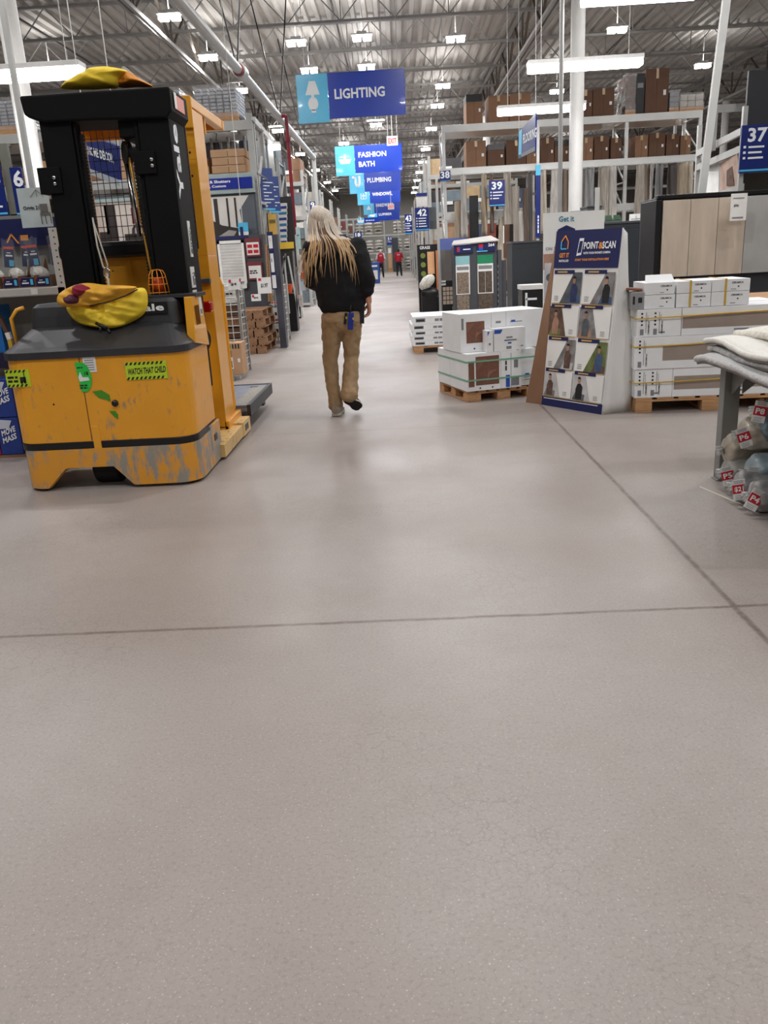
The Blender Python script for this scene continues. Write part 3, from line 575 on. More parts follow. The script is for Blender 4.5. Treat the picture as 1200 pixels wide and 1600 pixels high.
def person(name, o, label, J, cloth_m, pant_m, vox=.009, vest=None, hands=True):
    """J: dict of joints in world space"""
    r = empty(name, o, label, 'person')
    b = MB(SKIN); pel = V(J['pelvis']); ch = V(J['chest']); nk = V(J['neck']); hd = V(J['head']); 
    b.loft([(pel+V((0, 0, -.09)), .10, .08), (pel, .150, .10), (pel+(ch-pel)*.4, .125, .088), (ch, .165, .105), (ch+(nk-ch)*.6, .15, .08), (nk, .055, .055)], 18)
    up = (hd-nk).normalized()
    chainmb(b, [(nk-up*.03, .052), (nk+up*.07, .050)])
    fw = V(J.get('face', (0, 1, 0))).normalized(); sx = up.cross(fw).normalized()*-1; fw = up.cross(sx).normalized(); fw = fw if fw.dot(V(J.get('face', (0, 1, 0)))) > 0 else -fw
    Mh = Matrix((sx, fw, up)).transposed()
    b.ell(hd+up*.01, (.072, .092, .108), 20, 14, Mh); b.ell(hd-up*.055+fw*.03, (.052, .06, .058), 14, 10, Mh)      # cranium, jaw
    b.ell(hd+fw*.095-up*.012, (.011, .018, .022), 8, 6, Mh); b.ell(hd+fw*.083-up*.05, (.022, .012, .008), 8, 6, Mh)  # nose, mouth
    for s in (-1, 1): b.ell(hd+sx*s*.073-up*.005, (.010, .018, .03), 8, 6, Mh)                                       # ears
    for s in ('l', 'r'):
        chainmb(b, [(J[s+'hip'], .075), (J[s+'knee'], .052), (J[s+'ank'], .036)]); chainmb(b, [(J[s+'sho'], .05), (J[s+'elb'], .038), (J[s+'wri'], .026)])
        if hands: hand(b, J[s+'wri'], J[s+'hnd'], J[s+'thumb'], J.get(s+'curl', .9))
    body = b.build('body', r, remesh=vox if not hands else .0055)
    e = MB(mat('eye white', (236, 234, 230), .2, var=0))
    for s in (-1, 1): e.ell(hd+sx*s*.03+fw*.082+up*.018, (.012, .008, .010), 8, 6, Mh)
    e.use(PRINT)
    for s in (-1, 1): e.ell(hd+sx*s*.03+fw*.088+up*.018, (.005, .004, .006), 6, 5, Mh)
    e.build('eyes', body)
    return r, body, Mh, sx, fw, up
J = dict(pelvis=(-.495, 7.10, .86), chest=(-.505, 7.11, 1.26), neck=(-.535, 7.14, 1.46), head=(-.60, 7.19, 1.585), face=(0, 1, -.35),
         lhip=(-.575, 7.10, .84), lknee=(-.610, 7.13, .47), lank=(-.585, 7.08, .10), rhip=(-.415, 7.10, .84), rknee=(-.432, 7.16, .475), rank=(-.468, 7.02, .19),
         lsho=(-.70, 7.11, 1.40), lelb=(-.735, 7.16, 1.13), lwri=(-.62, 7.36, 1.08), lhnd=(.6, .8, -.1), lthumb=(0, .2, 1),
         rsho=(-.325, 7.10, 1.40), relb=(-.262, 7.05, 1.12), rwri=(-.252, 7.075, .94), rhnd=(-.02, .08, -1), rthumb=(-.3, 1, 0), rcurl=1.25)
KHA = mat('khaki twill', (168, 142, 108), .85, var=.06, scale=12, bump=.12); SWB = mat('black sweatshirt knit', (14, 14, 18), .92, var=.2, scale=14, bump=.2)
em, body, Mh, sx, fw, up = person('person', (-.5, 7.1, 0), 'person with long blond hair, black sweatshirt and khaki trousers walking away down the aisle', J, SWB, KHA)
mb = MB(SWB)
mb.loft([((-.475, 7.10, .872), .180, .120), ((-.475, 7.10, .885), .190, .130), ((-.480, 7.10, .905), .192, .135), ((-.482, 7.10, .92), .208, .145), ((-.485, 7.10, 1.02), .214, .15), ((-.495, 7.11, 1.15), .208, .15), ((-.50, 7.11, 1.28), .216, .150), ((-.51, 7.11, 1.38), .220, .138), ((-.515, 7.12, 1.44), .172, .11), ((-.53, 7.13, 1.485), .09, .08)], 26)
chainmb(mb, [(J['rsho'], .074), ((-.285, 7.05, 1.26), .072), ((-.258, 7.03, 1.12), .068), ((-.268, 7.07, 1.02), .064), ((-.268, 7.085, .975), .042)]); mb.ell((-.256, 7.04, 1.03), (.058, .06, .04))
chainmb(mb, [(J['lsho'], .074), ((-.725, 7.11, 1.26), .070), ((-.725, 7.15, 1.12), .066), ((-.66, 7.28, 1.085), .058), ((-.625, 7.345, 1.08), .042)])
mb.build('sweatshirt', em, remesh=.011, disp=(.03, .11))
mb = MB(KHA)
mb.loft([((-.482, 7.10, .905), .158, .11), ((-.484, 7.10, .85), .168, .125), ((-.488, 7.09, .80), .176, .135), ((-.492, 7.10, .74), .172, .12), ((-.495, 7.10, .71), .10, .08)], 24)
chainmb(mb, [((-.575, 7.09, .78), .092), ((-.592, 7.10, .64), .080), ((-.610, 7.12, .48), .066), ((-.614, 7.11, .34), .063), ((-.600, 7.09, .2), .060), ((-.590, 7.08, .08), .064)])
chainmb(mb, [((-.408, 7.09, .78), .090), ((-.418, 7.12, .64), .078), ((-.432, 7.15, .49), .064), ((-.440, 7.09, .37), .066), ((-.455, 7.02, .24), .074), ((-.462, 6.995, .185), .080)])
mb.build('trousers', em, remesh=.010, disp=(.030, .06))
mb = MB(mat('trouser seam', (128, 104, 76), .8)); mb.tube([(-.40, 6.966, .80), (-.36, 6.975, .79), (-.345, 6.985, .78)], .003, 5); mb.tube([(-.62, 6.968, .80), (-.56, 6.957, .785), (-.52, 6.96, .79)], .003, 5); mb.build('pocket_seam', em)
shoe((-.588, 6.995, .0), (-.565, 7.25, .0), parent=em, body=(150, 140, 126)); shoe((-.495, 6.985, .155), (-.375, 7.10, .035), up=(-.35, .75, .6), parent=em, body=(66, 60, 60))
# hair: cap over the skull and loose locks falling across the shoulders
HG = mat('ash grey hair', (196, 184, 170), .5, var=.22, scale=30, stretch=(3, 3, .4)); HB = mat('blond hair', (206, 174, 132), .5, var=.25, scale=30, stretch=(3, 3, .4)); HD = mat('brown hair', (104, 78, 60), .6, var=.2)
hd = V(J['head']); hm = MB(HG); hm.ell(hd+up*.035-fw*.012, (.086, .104, .112), 24, 16, Mh)
hm.ell(hd+up*.115-fw*.02, (.045, .05, .04), 14, 10, Mh); hr = hm.build('hair', em, remesh=.009)
hr['label'] = 'long grey and blond hair'
rnd = random.Random(3)
def lock(th, ln, r0, sp, drop=0):
    """th = angle round the back of the head (0 straight back), falls over the shoulders"""
    mb = MB(HG); root = hd+up*(.135+.012*rnd.random())+sx*sin(th)*.02-fw*.02; out = sx*sin(th)-fw*cos(th); side = sin(th); j = lambda a: a*(rnd.random()-.5)
    a = hd+up*.10+out*.075; b_ = hd+up*.02+out*.108
    c_ = hd-V((0, 0, .08))+V((side*.118*sp+j(.012), -.118*max(.35, cos(th)), 0)); c2 = V((-.548+side*.17*sp+j(.02), 7.11-.15*max(.3, cos(th)), 1.445))
    d = V((-.528+side*.215*sp+j(.03), 7.11-.168*max(.25, cos(th)), 1.37+j(.04)))
    e = V((d.x+side*.03+j(.05), d.y-.010-.016*rnd.random(), d.z-ln*.5)); f = V((e.x+side*.012+j(.05), e.y+.004, d.z-ln))
    mb.tube([root, a, b_, c_, c2, d, e, f], [r0*.7, r0*1.3, r0*1.4, r0*1.25, r0*1.1, r0, r0*.62, .0006], 6); return mb
allg, allb, alld = MB(HG), MB(HB), MB(HD)
for k in range(96):
    th = -1.8+3.6*k/95+.07*(rnd.random()-.5)
    if abs(th) < .42 and k % 3: continue
    l = lock(th, (.07+.22*rnd.random()**1.3+.07*abs(sin(th))), .0036+.0045*rnd.random(), .90+.13*rnd.random()); cut = 24 if rnd.random() < .5 else 18
    allg.add(l.v[:cut+6], [f for f in l.f if max(f) < cut+6]); allb.add(l.v[cut:], [tuple(i-cut for i in f) for f in l.f if min(f) >= cut])
for k in range(16):
    th = -.9+1.8*k/15; l = lock(th, .03+.04*rnd.random(), .012, .75); l.v = [v+V((0, .014, -.012)) for v in l.v]; alld.add(l.v, l.f)
allg.build('upper_locks', hr, smooth=True, sub=1); allb.build('blond_ends', hr, smooth=True, sub=1); alld.build('under_layer', hr, smooth=True, sub=1)
hd2 = empty('handheld_scanner', (-.305, 7.09, .8), 'black handheld device in the right hand of the walking person', 'scanner')
mb = MB(BLACK); mb.hexa([(-.340, 7.04, .775), (-.300, 7.04, .765), (-.300, 7.07, .765), (-.340, 7.07, .775), (-.334, 7.04, .93), (-.290, 7.04, .925), (-.290, 7.07, .925), (-.334, 7.07, .93)]); mb.build('case', hd2, bevel=.006)
MB(mat('dark screen', (34, 38, 48), .12)).add([(-.335, 7.039, .79), (-.305, 7.039, .785), (-.297, 7.039, .905), (-.329, 7.039, .91)], [(0, 1, 2, 3)]).build('screen', hd2)
h3 = empty('holstered_scanner', (-.415, 6.95, .74), 'blue and black scanner in the back trouser pocket of the walking person', 'scanner')
MB(mat('device blue', (24, 48, 140), .35)).cbox((-.405, 6.945, .80), (.045, .028, .14), rx=-.08, ry=.12).build('case', h3, bevel=.006)
MB(BLACK).cbox((-.448, 6.95, .825), (.022, .03, .09), ry=.2).tube([(-.405, 6.94, .87), (-.40, 6.93, .90), (-.395, 6.945, .93)], .005, 6).build('handle', h3, bevel=.004)
MB(mat('key yellow', (196, 180, 90), .5)).cbox((-.44, 6.932, .83), (.01, .006, .02)).cbox((-.384, 6.93, .82), (.01, .006, .016)).build('button', h3)
# two shop assistants in red vests far down the aisle
def far_person(x, y, vx, haircol, label, lean=0):
    q = lambda a, b, c: (x+a, y+b, c)
    J = dict(pelvis=q(0, 0, .92), chest=q(lean, 0, 1.27), neck=q(lean*1.2, 0, 1.46), head=q(lean*1.3, .02, 1.60), face=(0, 1, -.1), lhip=q(-.09, 0, .88), lknee=q(-.11, .05, .48), lank=q(-.12, -.05, .08), rhip=q(.09, 0, .88), rknee=q(.12, .02, .48), rank=q(.15, .1, .08),
             lsho=q(-.19+lean, 0, 1.41), lelb=q(-.25, -.02, 1.14), lwri=q(-.2, .18, 1.05), lhnd=(.3, 1, 0), lthumb=(0, 0, 1), rsho=q(.19+lean, 0, 1.41), relb=q(.28, -.02, 1.14), rwri=q(.27, .1, .92), rhnd=(0, .3, -1), rthumb=(0, 1, .2))
    r, b, M_, sx, fw, up = person('person', (x, y, 0), label, J, None, None, vox=.014, hands=True)
    mb = MB(mat('vest red', (172, 20, 44), .7, bump=.1)); mb.loft([(q(0, 0, .90), .18, .13), (q(0, 0, 1.0), .20, .145), (q(lean, 0, 1.2), .205, .15), (q(lean, 0, 1.38), .215, .14), (q(lean, 0, 1.46), .14, .11), (q(lean, 0, 1.49), .08, .08)], 20); vst = mb.build('vest', r, remesh=.014)
    MB(LETTER).text('LOWE\'S', q(lean*1.2, -.158, 1.30), (1, 0, 0), (0, 0, 1), .06, .17, 'c').build('lettering', vst)
    mb = MB(mat('shirt %d' % vx, (206, 202, 206) if vx else (150, 30, 50), .7)); chainmb(mb, [(J['lsho'], .065), (J['lelb'], .055)]); chainmb(mb, [(J['rsho'], .065), (J['relb'], .055)]); mb.build('shirt_sleeves', r, remesh=.014)
    mb = MB(mat('dark trousers', (34, 30, 40), .8)); mb.loft([(q(0, 0, .95), .165, .12), (q(0, 0, .80), .175, .125)], 18)
    for s in 'lr': chainmb(mb, [(V(J[s+'hip'])-V((0, 0, .05)), .095), (J[s+'knee'], .07), (J[s+'ank'], .06)])
    mb.build('trousers', r, remesh=.014)
    mb = MB(mat(haircol[0], haircol[1], .6)); hd = V(J['head']); mb.ell(hd+up*.03-fw*.01, (.085, .1, .1), 16, 10, M_); mb.ell(hd-up*.02-fw*.03, (.08, .08, .1), 14, 8, M_); mb.build('hair', r, remesh=.012)
    for s in 'lr': a = V(J[s+'ank']); shoe((a.x, a.y-.07, 0), (a.x+.01, a.y+.18, 0), parent=r, body=(40, 36, 38))
far_person(-1.05, 54, 1, ('silver hair', (214, 208, 204)), 'person with silver hair in a red vest, far down the aisle by the blue bins', .03)
far_person(.10, 55, 0, ('dark hair', (34, 26, 26)), 'person with dark hair in a red vest and dark trousers at the far aisle end', 0)

# ============================================================ RIGHT SIDE OF THE AISLE
def rotz(c, a):
    c = V(c); return lambda v: V((c.x+(v.x-c.x)*cos(a)-(v.y-c.y)*sin(a), c.y+(v.x-c.x)*sin(a)+(v.y-c.y)*cos(a), v.z))
def xf(mb, f): mb.v = [f(v) for v in mb.v]; return mb
def pallet(x0, x1, y0, y1, h, label, f=None, z=0, m=WOOD, cat='pallet', group=None):
    r = empty('wooden_pallet', ((x0+x1)/2, (y0+y1)/2, z), label, cat, group); g = f or (lambda v: v); t = h*.14; n = 7
    for i in range(n): a = x0+(x1-x0)*i/n; xf(MB(m).box(a, a+(x1-x0)/n*.78, y0, y1, z+h-t, z+h), g).build('deck_board', r, bevel=.003)
    for i in range(3): b = y0+(y1-y0-.1)*i/2; xf(MB(m).box(x0, x1, b, b+.1, z+h-2*t, z+h-t), g).build('stringer_board', r, bevel=.003)
    for i in range(3):
        a = x0+(x1-x0-.13)*i/2
        for j in range(3): b = y0+(y1-y0-.12)*j/2; xf(MB(m).box(a, a+.13, b, b+.12, z+t, z+h-2*t), g).build('block', r, bevel=.004)
        xf(MB(m).box(a, a+.13, y0, y1, z, z+t), g).build('runner', r, bevel=.003)
    return r
# --- rug table with its stack of throws and bagged rugs
TBG = mat('table grey enamel', (132, 134, 132), .5, .1, .06)
r = empty('display_table', (2.3, 3.9, 0), 'grey steel display table with folded rugs on top, at the right edge', 'table')
for x_, y_ in ((1.74, 4.46), (3.0, 4.46)):
    mb = MB(TBG); mb.box(x_, x_+.085, y_, y_+.012, 0, .67).box(x_, x_+.012, y_+.012, y_+.075, 0, .67).box(x_-.01, x_+.09, y_-.005, y_+.08, 0, .006); mb.build('leg', r, bevel=.002)
for x_ in (1.74, 3.0): MB(TBG).box(x_, x_+.085, 3.0, 3.07, 0, .67).build('leg', r, bevel=.002)
MB(TBG).prism([(1.775, 4.455, .66), (1.775, 4.455, .49), (1.775, 4.20, .66)], (.01, 0, 0)).build('gusset', r); MB(TBG).prism([(1.83, 4.45, .66), (1.83, 4.45, .49), (2.05, 4.45, .66)], (0, -.01, 0)).build('gusset', r)
mb = MB(TBG); mb.box(1.72, 3.1, 2.98, 4.56, .655, .685); mb.build('table_top', r, bevel=.006)
RUGW = mat('cream shag', (226, 222, 212), .95, var=.1, scale=45, bump=.7); RUGG = mat('grey woven rug', (196, 196, 196), .95, var=.08, scale=60, bump=.5); RUGM = mat('mottled grey rug', (176, 176, 176), .95, var=.35, scale=22, bump=.6); RUGB = mat('rug backing', (150, 148, 144), .95, var=.05, bump=.3, scale=80)
def rug(z0, th, x0, y1, m, label, sag=.03, ph=0, fold=True):
    r = empty('folded_rug', (x0+.6, 3.9, z0), label, 'rug', 'rugs folded on the display table')
    def lay(zz):
        def fn(u, v):
            y = 2.98+(y1-2.98)*v; x = x0+1.4*u+.008*noise.noise(V((y*22, zz*30, ph)))*(1-u); e = max(0, 1-u*9); q = max(0, (v-.86)/.14)
            return (x+.012*sin(y*7+ph), y, zz+.012*sin(x*5+ph)*cos(y*6+ph)-sag*e*e-sag*.6*q*q+.012*noise.noise(V((x*4, y*4, zz*9))))
        return fn
    for k in range(2):
        zz = z0+th*(.25+.5*k)
        MB(m if k or not fold else RUGB).grid(lay(zz), 40, 40).build('rug_layer', r, smooth=True, solid=th*.42)
    mb = MB(m); 
    mb.tube([V(lay(z0+th*.5)(0, v/24))-V((.0, 0, .0)) for v in range(25)], th*.40, 8); mb.build('rolled_edge', r, smooth=True)
    return r
rug(.687, .046, 1.615, 4.58, RUGG, 'pale grey rug folded at the bottom of the pile on the display table', .022, 0)
rug(.733, .036, 1.66, 4.54, RUGM, 'mottled grey and white rug second from the bottom of the pile on the display table', .018, 1.3)
rug(.775, .034, 1.645, 4.55, mat('ivory woven rug', (222, 220, 214), .95, var=.05, scale=50, bump=.4), 'ivory woven rug lying under the shaggy white one on the display table', .016, 2.1)
rug(.814, .055, 1.79, 4.48, RUGW, 'shaggy white rug on top of the pile on the display table', .02, 3.3, False)
PLA = {}
def bag_roll(px, py, Y, rad, rgb, tagt, rot, lab, ln=.34):
    c = P(px, py, Y); c.z = max(c.z, rad+.004); r = empty('bagged_rug_roll', c, lab, 'rug roll', 'bagged rug rolls under the display table')
    m = mat('wrapped fabric %d %d %d' % rgb, rgb, .42, var=.16, scale=14, bump=.5, coat=.6); rn = random.Random(px*7+py)
    def fn(u, v):
        a = u*2*pi; t = v*1.0; rr = rad*(.14 if t < .03 else (sin(min(1, (t+.03)*5)*pi/2))**.5); rr *= 1+.07*sin(5*a+px)+.05*sin(9*a+t*11)
        x = c.x-ln*.2+(t**1.1)*ln; q = noise.noise(V((a*1.2, t*7, px)))*.012; return (x+q, c.y+rr*cos(a)+q, c.z+rr*.97*sin(a))
    MB(m).grid(fn, 30, 22).build('wrapped_roll', r, smooth=True, sub=1)
    mb = MB(mat('clear bag film', (214, 216, 216), .18, var=.1, alpha=.55, coat=1.))
    for k in range(7):
        a = k*.9; mb.tube([(c.x-ln*.2, c.y+.006*cos(a), c.z+.006*sin(a)), (c.x-ln*.2-.018, c.y+.016*cos(a), c.z+.016*sin(a)), (c.x-ln*.2-.032-.006*sin(k), c.y+.024*cos(a), c.z+.024*sin(a)-.006)], [.007, .010, .006], 6)
    mb.build('gathered_film', r, smooth=True)
    if tagt:
        w, h = .062, .104; o = c+V((-ln*.2-.004, -rad*.80, .0)); ux = V((cos(rot), -.18, sin(rot))).normalized(); uy = V((-sin(rot), .05, cos(rot))).normalized(); n = ux.cross(uy)
        if n.y > 0: n = -n
        p = [o-ux*w/2-uy*h/2, o+ux*w/2-uy*h/2, o+ux*w/2+uy*h/2, o-ux*w/2+uy*h/2]; mb = MB(WHITE); mb.prism(p, n*.003)
        mb.use(RED).prism([o-ux*w/2-uy*h*.18+n*.003, o+ux*w/2-uy*h*.18+n*.003, o+ux*w/2+uy*h*.26+n*.003, o-ux*w/2+uy*h*.26+n*.003], n*.001)
        mb.use(LETTER).text(tagt, o+n*.0045-uy*h*.11, ux, uy, h*.28, w*.7, 'c').use(GPRINT)
        for k in (.32, .38, .44): mb.prism([o-ux*w*.35+uy*h*k+n*.003, o+ux*w*.35+uy*h*k+n*.003, o+ux*w*.35+uy*h*(k+.02)+n*.003, o-ux*w*.35+uy*h*(k+.02)+n*.003], n*.0008)
        for k in (-.3, -.38, -.45): mb.prism([o-ux*w*.35+uy*h*k+n*.003, o+ux*w*.25+uy*h*k+n*.003, o+ux*w*.25+uy*h*(k+.02)+n*.003, o-ux*w*.35+uy*h*(k+.02)+n*.003], n*.0008)
        mb.build('price_tag', r)
BE, GY, BL, DK = (178, 168, 152), (150, 150, 150), (150, 168, 176), (104, 104, 106)
bag_roll(1192, 792, 3.88, .082, GY, 'P4', -.5, 'small grey bagged rug roll lowest and nearest the camera, with a slanted tag P4')
bag_roll(1168, 768, 4.05, .085, GY, '$21', .15, 'grey bagged rug roll on the floor, left of the tag P4 one')
bag_roll(1150, 742, 4.30, .088, (160, 158, 154), 'P5', .25, 'grey bagged rug roll on the floor just right of the table leg with tag P5')
bag_roll(1188, 738, 4.10, .098, BL, '$17', -.1, 'bluish grey bagged rug roll at mid height of the pile')
bag_roll(1150, 702, 4.34, .088, BE, '', 0, 'beige bagged rug roll resting above the tag P5 one beside the table leg')
bag_roll(1176, 678, 4.20, .088, BE, 'P6', .35, 'beige bagged rug roll at the top of the pile with tag P6')
bag_roll(1204, 668, 4.15, .075, (120, 140, 150), '', .2, 'dark bluish bagged rug roll at the right edge of the pile top')
bag_roll(1205, 640, 4.05, .05, DK, 'P8', -.2, 'small dark bagged rug roll highest in the pile, cut by the picture edge')
MB(mat('pale tape', (208, 200, 184), .6)).add([(1.60, 4.36, .0015), (1.66, 4.10, .0015), (1.72, 3.90, .0015), (1.735, 3.90, .0015), (1.675, 4.11, .0015), (1.61, 4.37, .0015)], [(0, 1, 4, 5), (1, 2, 3, 4)]).build('floor_tape')
tag(bpy.data.objects['floor_tape'], 'thin pale strip of tape on the floor below the bagged rugs', 'tape')

# --- pallet of long tile cartons
zf = lambda y: P(1000, y, 6.5).z
SF = rotz((1.84, 6.5, 0), -.06)
pallet(1.84, 3.0, 6.5, 7.3, zf(622), 'wooden pallet under the tall stack of white tile cartons', SF)
def vent(mb, x, z0, z1, y, m=PRINT):
    """printed carton end: dots, bars, code block"""
    mb.use(m)
    for k in range(4): mb.cyl((x+.02, y-.002, z1-.03-k*.028), (x+.02, y+.001, z1-.03-k*.028), .008, 8)
    mb.box(x+.05, x+.053, y-.002, y+.001, z0+.03, z1-.02).use(GPRINT).box(x+.008, x+.035, y-.002, y+.001, z0+.015, z0+.06).use(m).text('CERAMICA', (x+.078, y-.002, z0+.02), (0, 0, 1), (-1, 0, 0), .012, .1).use(GPRINT)
    mb.box(x+.062, x+.065, y-.002, y+.001, z0+.12, z1-.04)
def carton(x0, x1, y0, y1, z0, z1, lab, group, f=SF, ends=0, brown=None, tag_=True, name='tile_carton', cat='carton', m=BOXW, deco=None):
    mb = MB(m); mb.box(x0, x1, y0, y1, z0, z1)
    if brown: mb.use(mat('bare carton panel', (156, 142, 132), .7)).box(brown[0], brown[1], y0-.0015, y0+.001, z0+(z1-z0)*brown[2], z0+(z1-z0)*brown[3])
    for k in range(ends): vent(mb, x0+.015+k*.10, z0, z1, y0)
    mb.use(GPRINT).box(x0+(x1-x0)*.5, x0+(x1-x0)*.5+.14*(x1-x0), y0-.001, y0+.001, z0+(z1-z0)*.12, z0+(z1-z0)*.18)
    if deco: deco(mb)
    xf(mb, f); return tag(mb.build(name, bevel=.004), lab, cat, group)
z0, z1, z2, z3 = zf(622)+.001, zf(577), zf(527), zf(484); G = 'white tile cartons on the right pallet'
xa, xb, xc, xd = 1.83, 2.12, 2.70, 3.0
carton(xa, xb-.003, 6.5, 7.3, z0, z1-.002, 'white tile carton with printed end, bottom left of the tall pallet stack', G, ends=2)
carton(xb, xd, 6.5, 6.88, z0, z1-.002, 'long white and brown tile carton at the bottom of the tall pallet stack', G, brown=(xb+.01, xd-.2, .25, .72))
carton(xa-.01, xd, 6.49, 6.88, z1, z2-.002, 'long white and brown tile carton in the middle layer of the tall pallet stack', G, brown=(xa+.20, xd-.1, .25, .72), ends=1)
carton(xa, xb+.04, 6.5, 7.3, z2, z3-.002, 'white tile carton with two printed ends in the upper layer of the tall pallet stack', G, ends=2)
carton(xb+.045, xd-.05, 6.5, 6.88, z2, z3-.002, 'long white and brown tile carton in the upper layer of the tall pallet stack', G, brown=(xb+.05, xd-.18, .25, .74))
carton(xb, xd, 6.89, 7.28, z0, z3, 'white tile cartons block at the back of the tall pallet stack', G)
carton(xa, xd, 6.885, 7.28, z1, z2-.003, 'plain white carton at the back of the middle layer', G) if 0 else None
for nm, z_, xl in (('bottom', (z0+z1)/2+.01, xd), ('middle', z1+(z2-z1)*.72, xd), ('upper', z2+(z3-z2)*.7, xd-.05)):
    mb = MB(YELLOW); mb.tube([(xa-.013, 7.2, z_), (xa-.014, 6.484, z_-.005), (xa+.3, 6.480, z_), (xl+.003, 6.484, z_+.02), (xl+.006, 6.9, z_+.02)], .0055, 4); xf(mb, SF)
    tag(mb.build('strap'), 'yellow plastic strap round the %s layer of the tall carton stack' % nm, 'strap', 'yellow straps round the carton stack')
zs = [z3, zf(462), zf(443)]
def brand(mb_x, z_, y_=6.52): return lambda mb: mb.use(PRINT).text('CERAMICA', (mb_x, y_-.0015, z_), (1, 0, 0), (0, 0, 1), .014, .085).cyl((mb_x+.05, y_-.002, z_-.022), (mb_x+.05, y_+.001, z_-.022), .006, 8)
for i, (x0, x1, lv, lab) in enumerate([(2.12, 2.375, 0, 'small white carton, lower left of the strapped group of four'), (2.38, 2.66, 0, 'small white carton, lower right of the strapped group of four'), (2.12, 2.375, 1, 'small white carton, upper left of the strapped group of four'), (2.38, 2.66, 1, 'small white carton, upper right of the strapped group of four'),
                       (1.88, 2.11, 0, 'small white carton below the one with the lifted lid'), (1.885, 2.105, 1, 'small white carton with a lifted lid on top of the stack')]):
    a, b_ = zs[lv]+.001, zs[lv+1]; carton(x0, x1, 6.52, 6.95, a, b_-.002, lab, 'small white cartons on top of the stack', deco=brand(x0+(x1-x0)*.52, b_-.035))
mb = MB(BOXW).hexa([(1.885, 6.53, zs[2]), (2.105, 6.53, zs[2]), (2.105, 6.54, zs[2]), (1.885, 6.54, zs[2]), (1.9, 6.60, zs[2]+.055), (2.095, 6.60, zs[2]+.055), (2.095, 6.61, zs[2]+.055), (1.9, 6.61, zs[2]+.055)]); xf(mb, SF); 
tag(mb.build('cardboard_flap'), 'white lid flap standing up on the small carton at the stack top', 'cardboard')
for x_ in (2.215, 2.475): mb = MB(YELLOW).box(x_, x_+.014, 6.514, 6.519, z3+.002, zs[2]+.002).box(x_, x_+.014, 6.514, 6.95, zs[2]+.0015, zs[2]+.004); xf(mb, SF); tag(mb.build('strap'), 'vertical yellow strap on the %s pair of small cartons' % ('left' if x_ < 2.3 else 'right'), 'strap')
carton(1.785, 1.878, 6.52, 6.9, z3+.001, zf(457), 'open grey printed tile box at the left end of the stack top', 'small white cartons on top of the stack', m=mat('grey carton', (150, 150, 152), .6), deco=lambda mb: mb.use(PRINT).box(1.795, 1.81, 6.518, 6.521, z3+.04, z3+.10).box(1.835, 1.865, 6.518, 6.521, z3+.05, z3+.09))
mb = MB(mat('terracotta tile', (142, 84, 62), .6)).cbox((1.82, 6.66, zf(457)+.02), (.12, .16, .02), ry=.1); xf(mb, SF); tag(mb.build('terracotta_tile', bevel=.01), 'loose terracotta tile lying in the open box beside the blue poster stand', 'tile')
# second pallet behind to the right
pallet(2.9, 4.0, 7.4, 8.3, .125, 'wooden pallet behind and right of the tall white carton stack')
for i in range(5):
    z_ = .127+i*.13; mb = MB((CARD2, mat('grey stone print', (92, 98, 104), .6, var=.15))[i % 2]); mb.box(2.92, 3.98, 7.42, 8.28, z_, z_+.128)
    mb.use(YELLOW).box(3.3, 3.33, 7.415, 7.42, z_, z_+.128); tag(mb.build('flooring_carton', bevel=.005), '%s layer of brown and grey flooring cartons behind the rug table' % (('lowest', 'second', 'third', 'fourth', 'top')[i]), 'carton', 'flooring cartons behind the rug table')

# --- POINT & SCAN poster stand
A, B = V((1.20, 7.08, 0)), V((1.58, 6.51, 0)); TA, TB = V((1.335, 7.17, 1.42)), V((1.725, 6.607, 1.41))
ps = empty('poster_stand', (1.45, 6.85, 0), 'cardboard stand with a navy POINT & SCAN header and eight photo tiles', 'poster stand')
nrm = (B-A).cross(TA-A).normalized()
if nrm.y > 0: nrm = -nrm
def uv(u, v, d=0.): p = A.lerp(B, u); q = TA.lerp(TB, u); return p.lerp(q, v)+nrm*(d*1.6+(.006 if d else 0))
PAPER = mat('white board', (232, 232, 230), .5, var=.02); NAVY = mat('poster navy', (24, 32, 86), .45, var=.03); ORG = mat('poster orange', (236, 150, 60), .5, var=0); GOLD = mat('poster gold line', (206, 168, 90), .5, var=0)
mb = MB(PAPER); mb.prism([uv(0, 0), uv(1, 0), uv(1, 1), uv(0, 1)], -nrm*.012); mb.build('front_panel', ps)
def rect(mb, u0, v0, u1, v1, d=.001): mb.poly([uv(u0, v0, d), uv(u1, v0, d), uv(u1, v1, d), uv(u0, v1, d)]); return mb
ex = (B-A).normalized(); ey = (TA-A).normalized()
mb = MB(NAVY); rect(mb, 0, .795, 1, 1); mb.use(LETTER)
mb.text('POINT', uv(.46, .895, .002), ex, ey, .055, .155).text('SCAN', uv(.74, .895, .002), ex, ey, .055, .135).text('WITH YOUR PHONE\'S CAMERA', uv(.46, .868, .002), ex, ey, .018, .285).use(ORG).text('&', uv(.685, .895, .002), ex, ey, .05).text('START YOUR INSTALLATION HERE', uv(.34, .832, .002), ex, ey, .018, .36)
mb.text('GET IT', uv(.08, .852, .002), ex, ey, .036, .11).use(LETTER).text('INSTALLED', uv(.08, .828, .002), ex, ey, .018, .11)
mb.use(ORG)
h0 = [(.10, .945), (.155, .975), (.21, .945)]
for (ua, va), (ub, vb) in (((.10, .94), (.155, .972)), ((.155, .972), (.21, .94)), ((.21, .94), (.21, .90))): mb.bar(uv(ua, va, .003), uv(ub, vb, .003), .010, .002, up=nrm)
mb.use(SKY)
for (ua, va), (ub, vb) in (((.10, .94), (.10, .90)), ((.10, .90), (.19, .90))): mb.bar(uv(ua, va, .003), uv(ub, vb, .003), .010, .002, up=nrm)
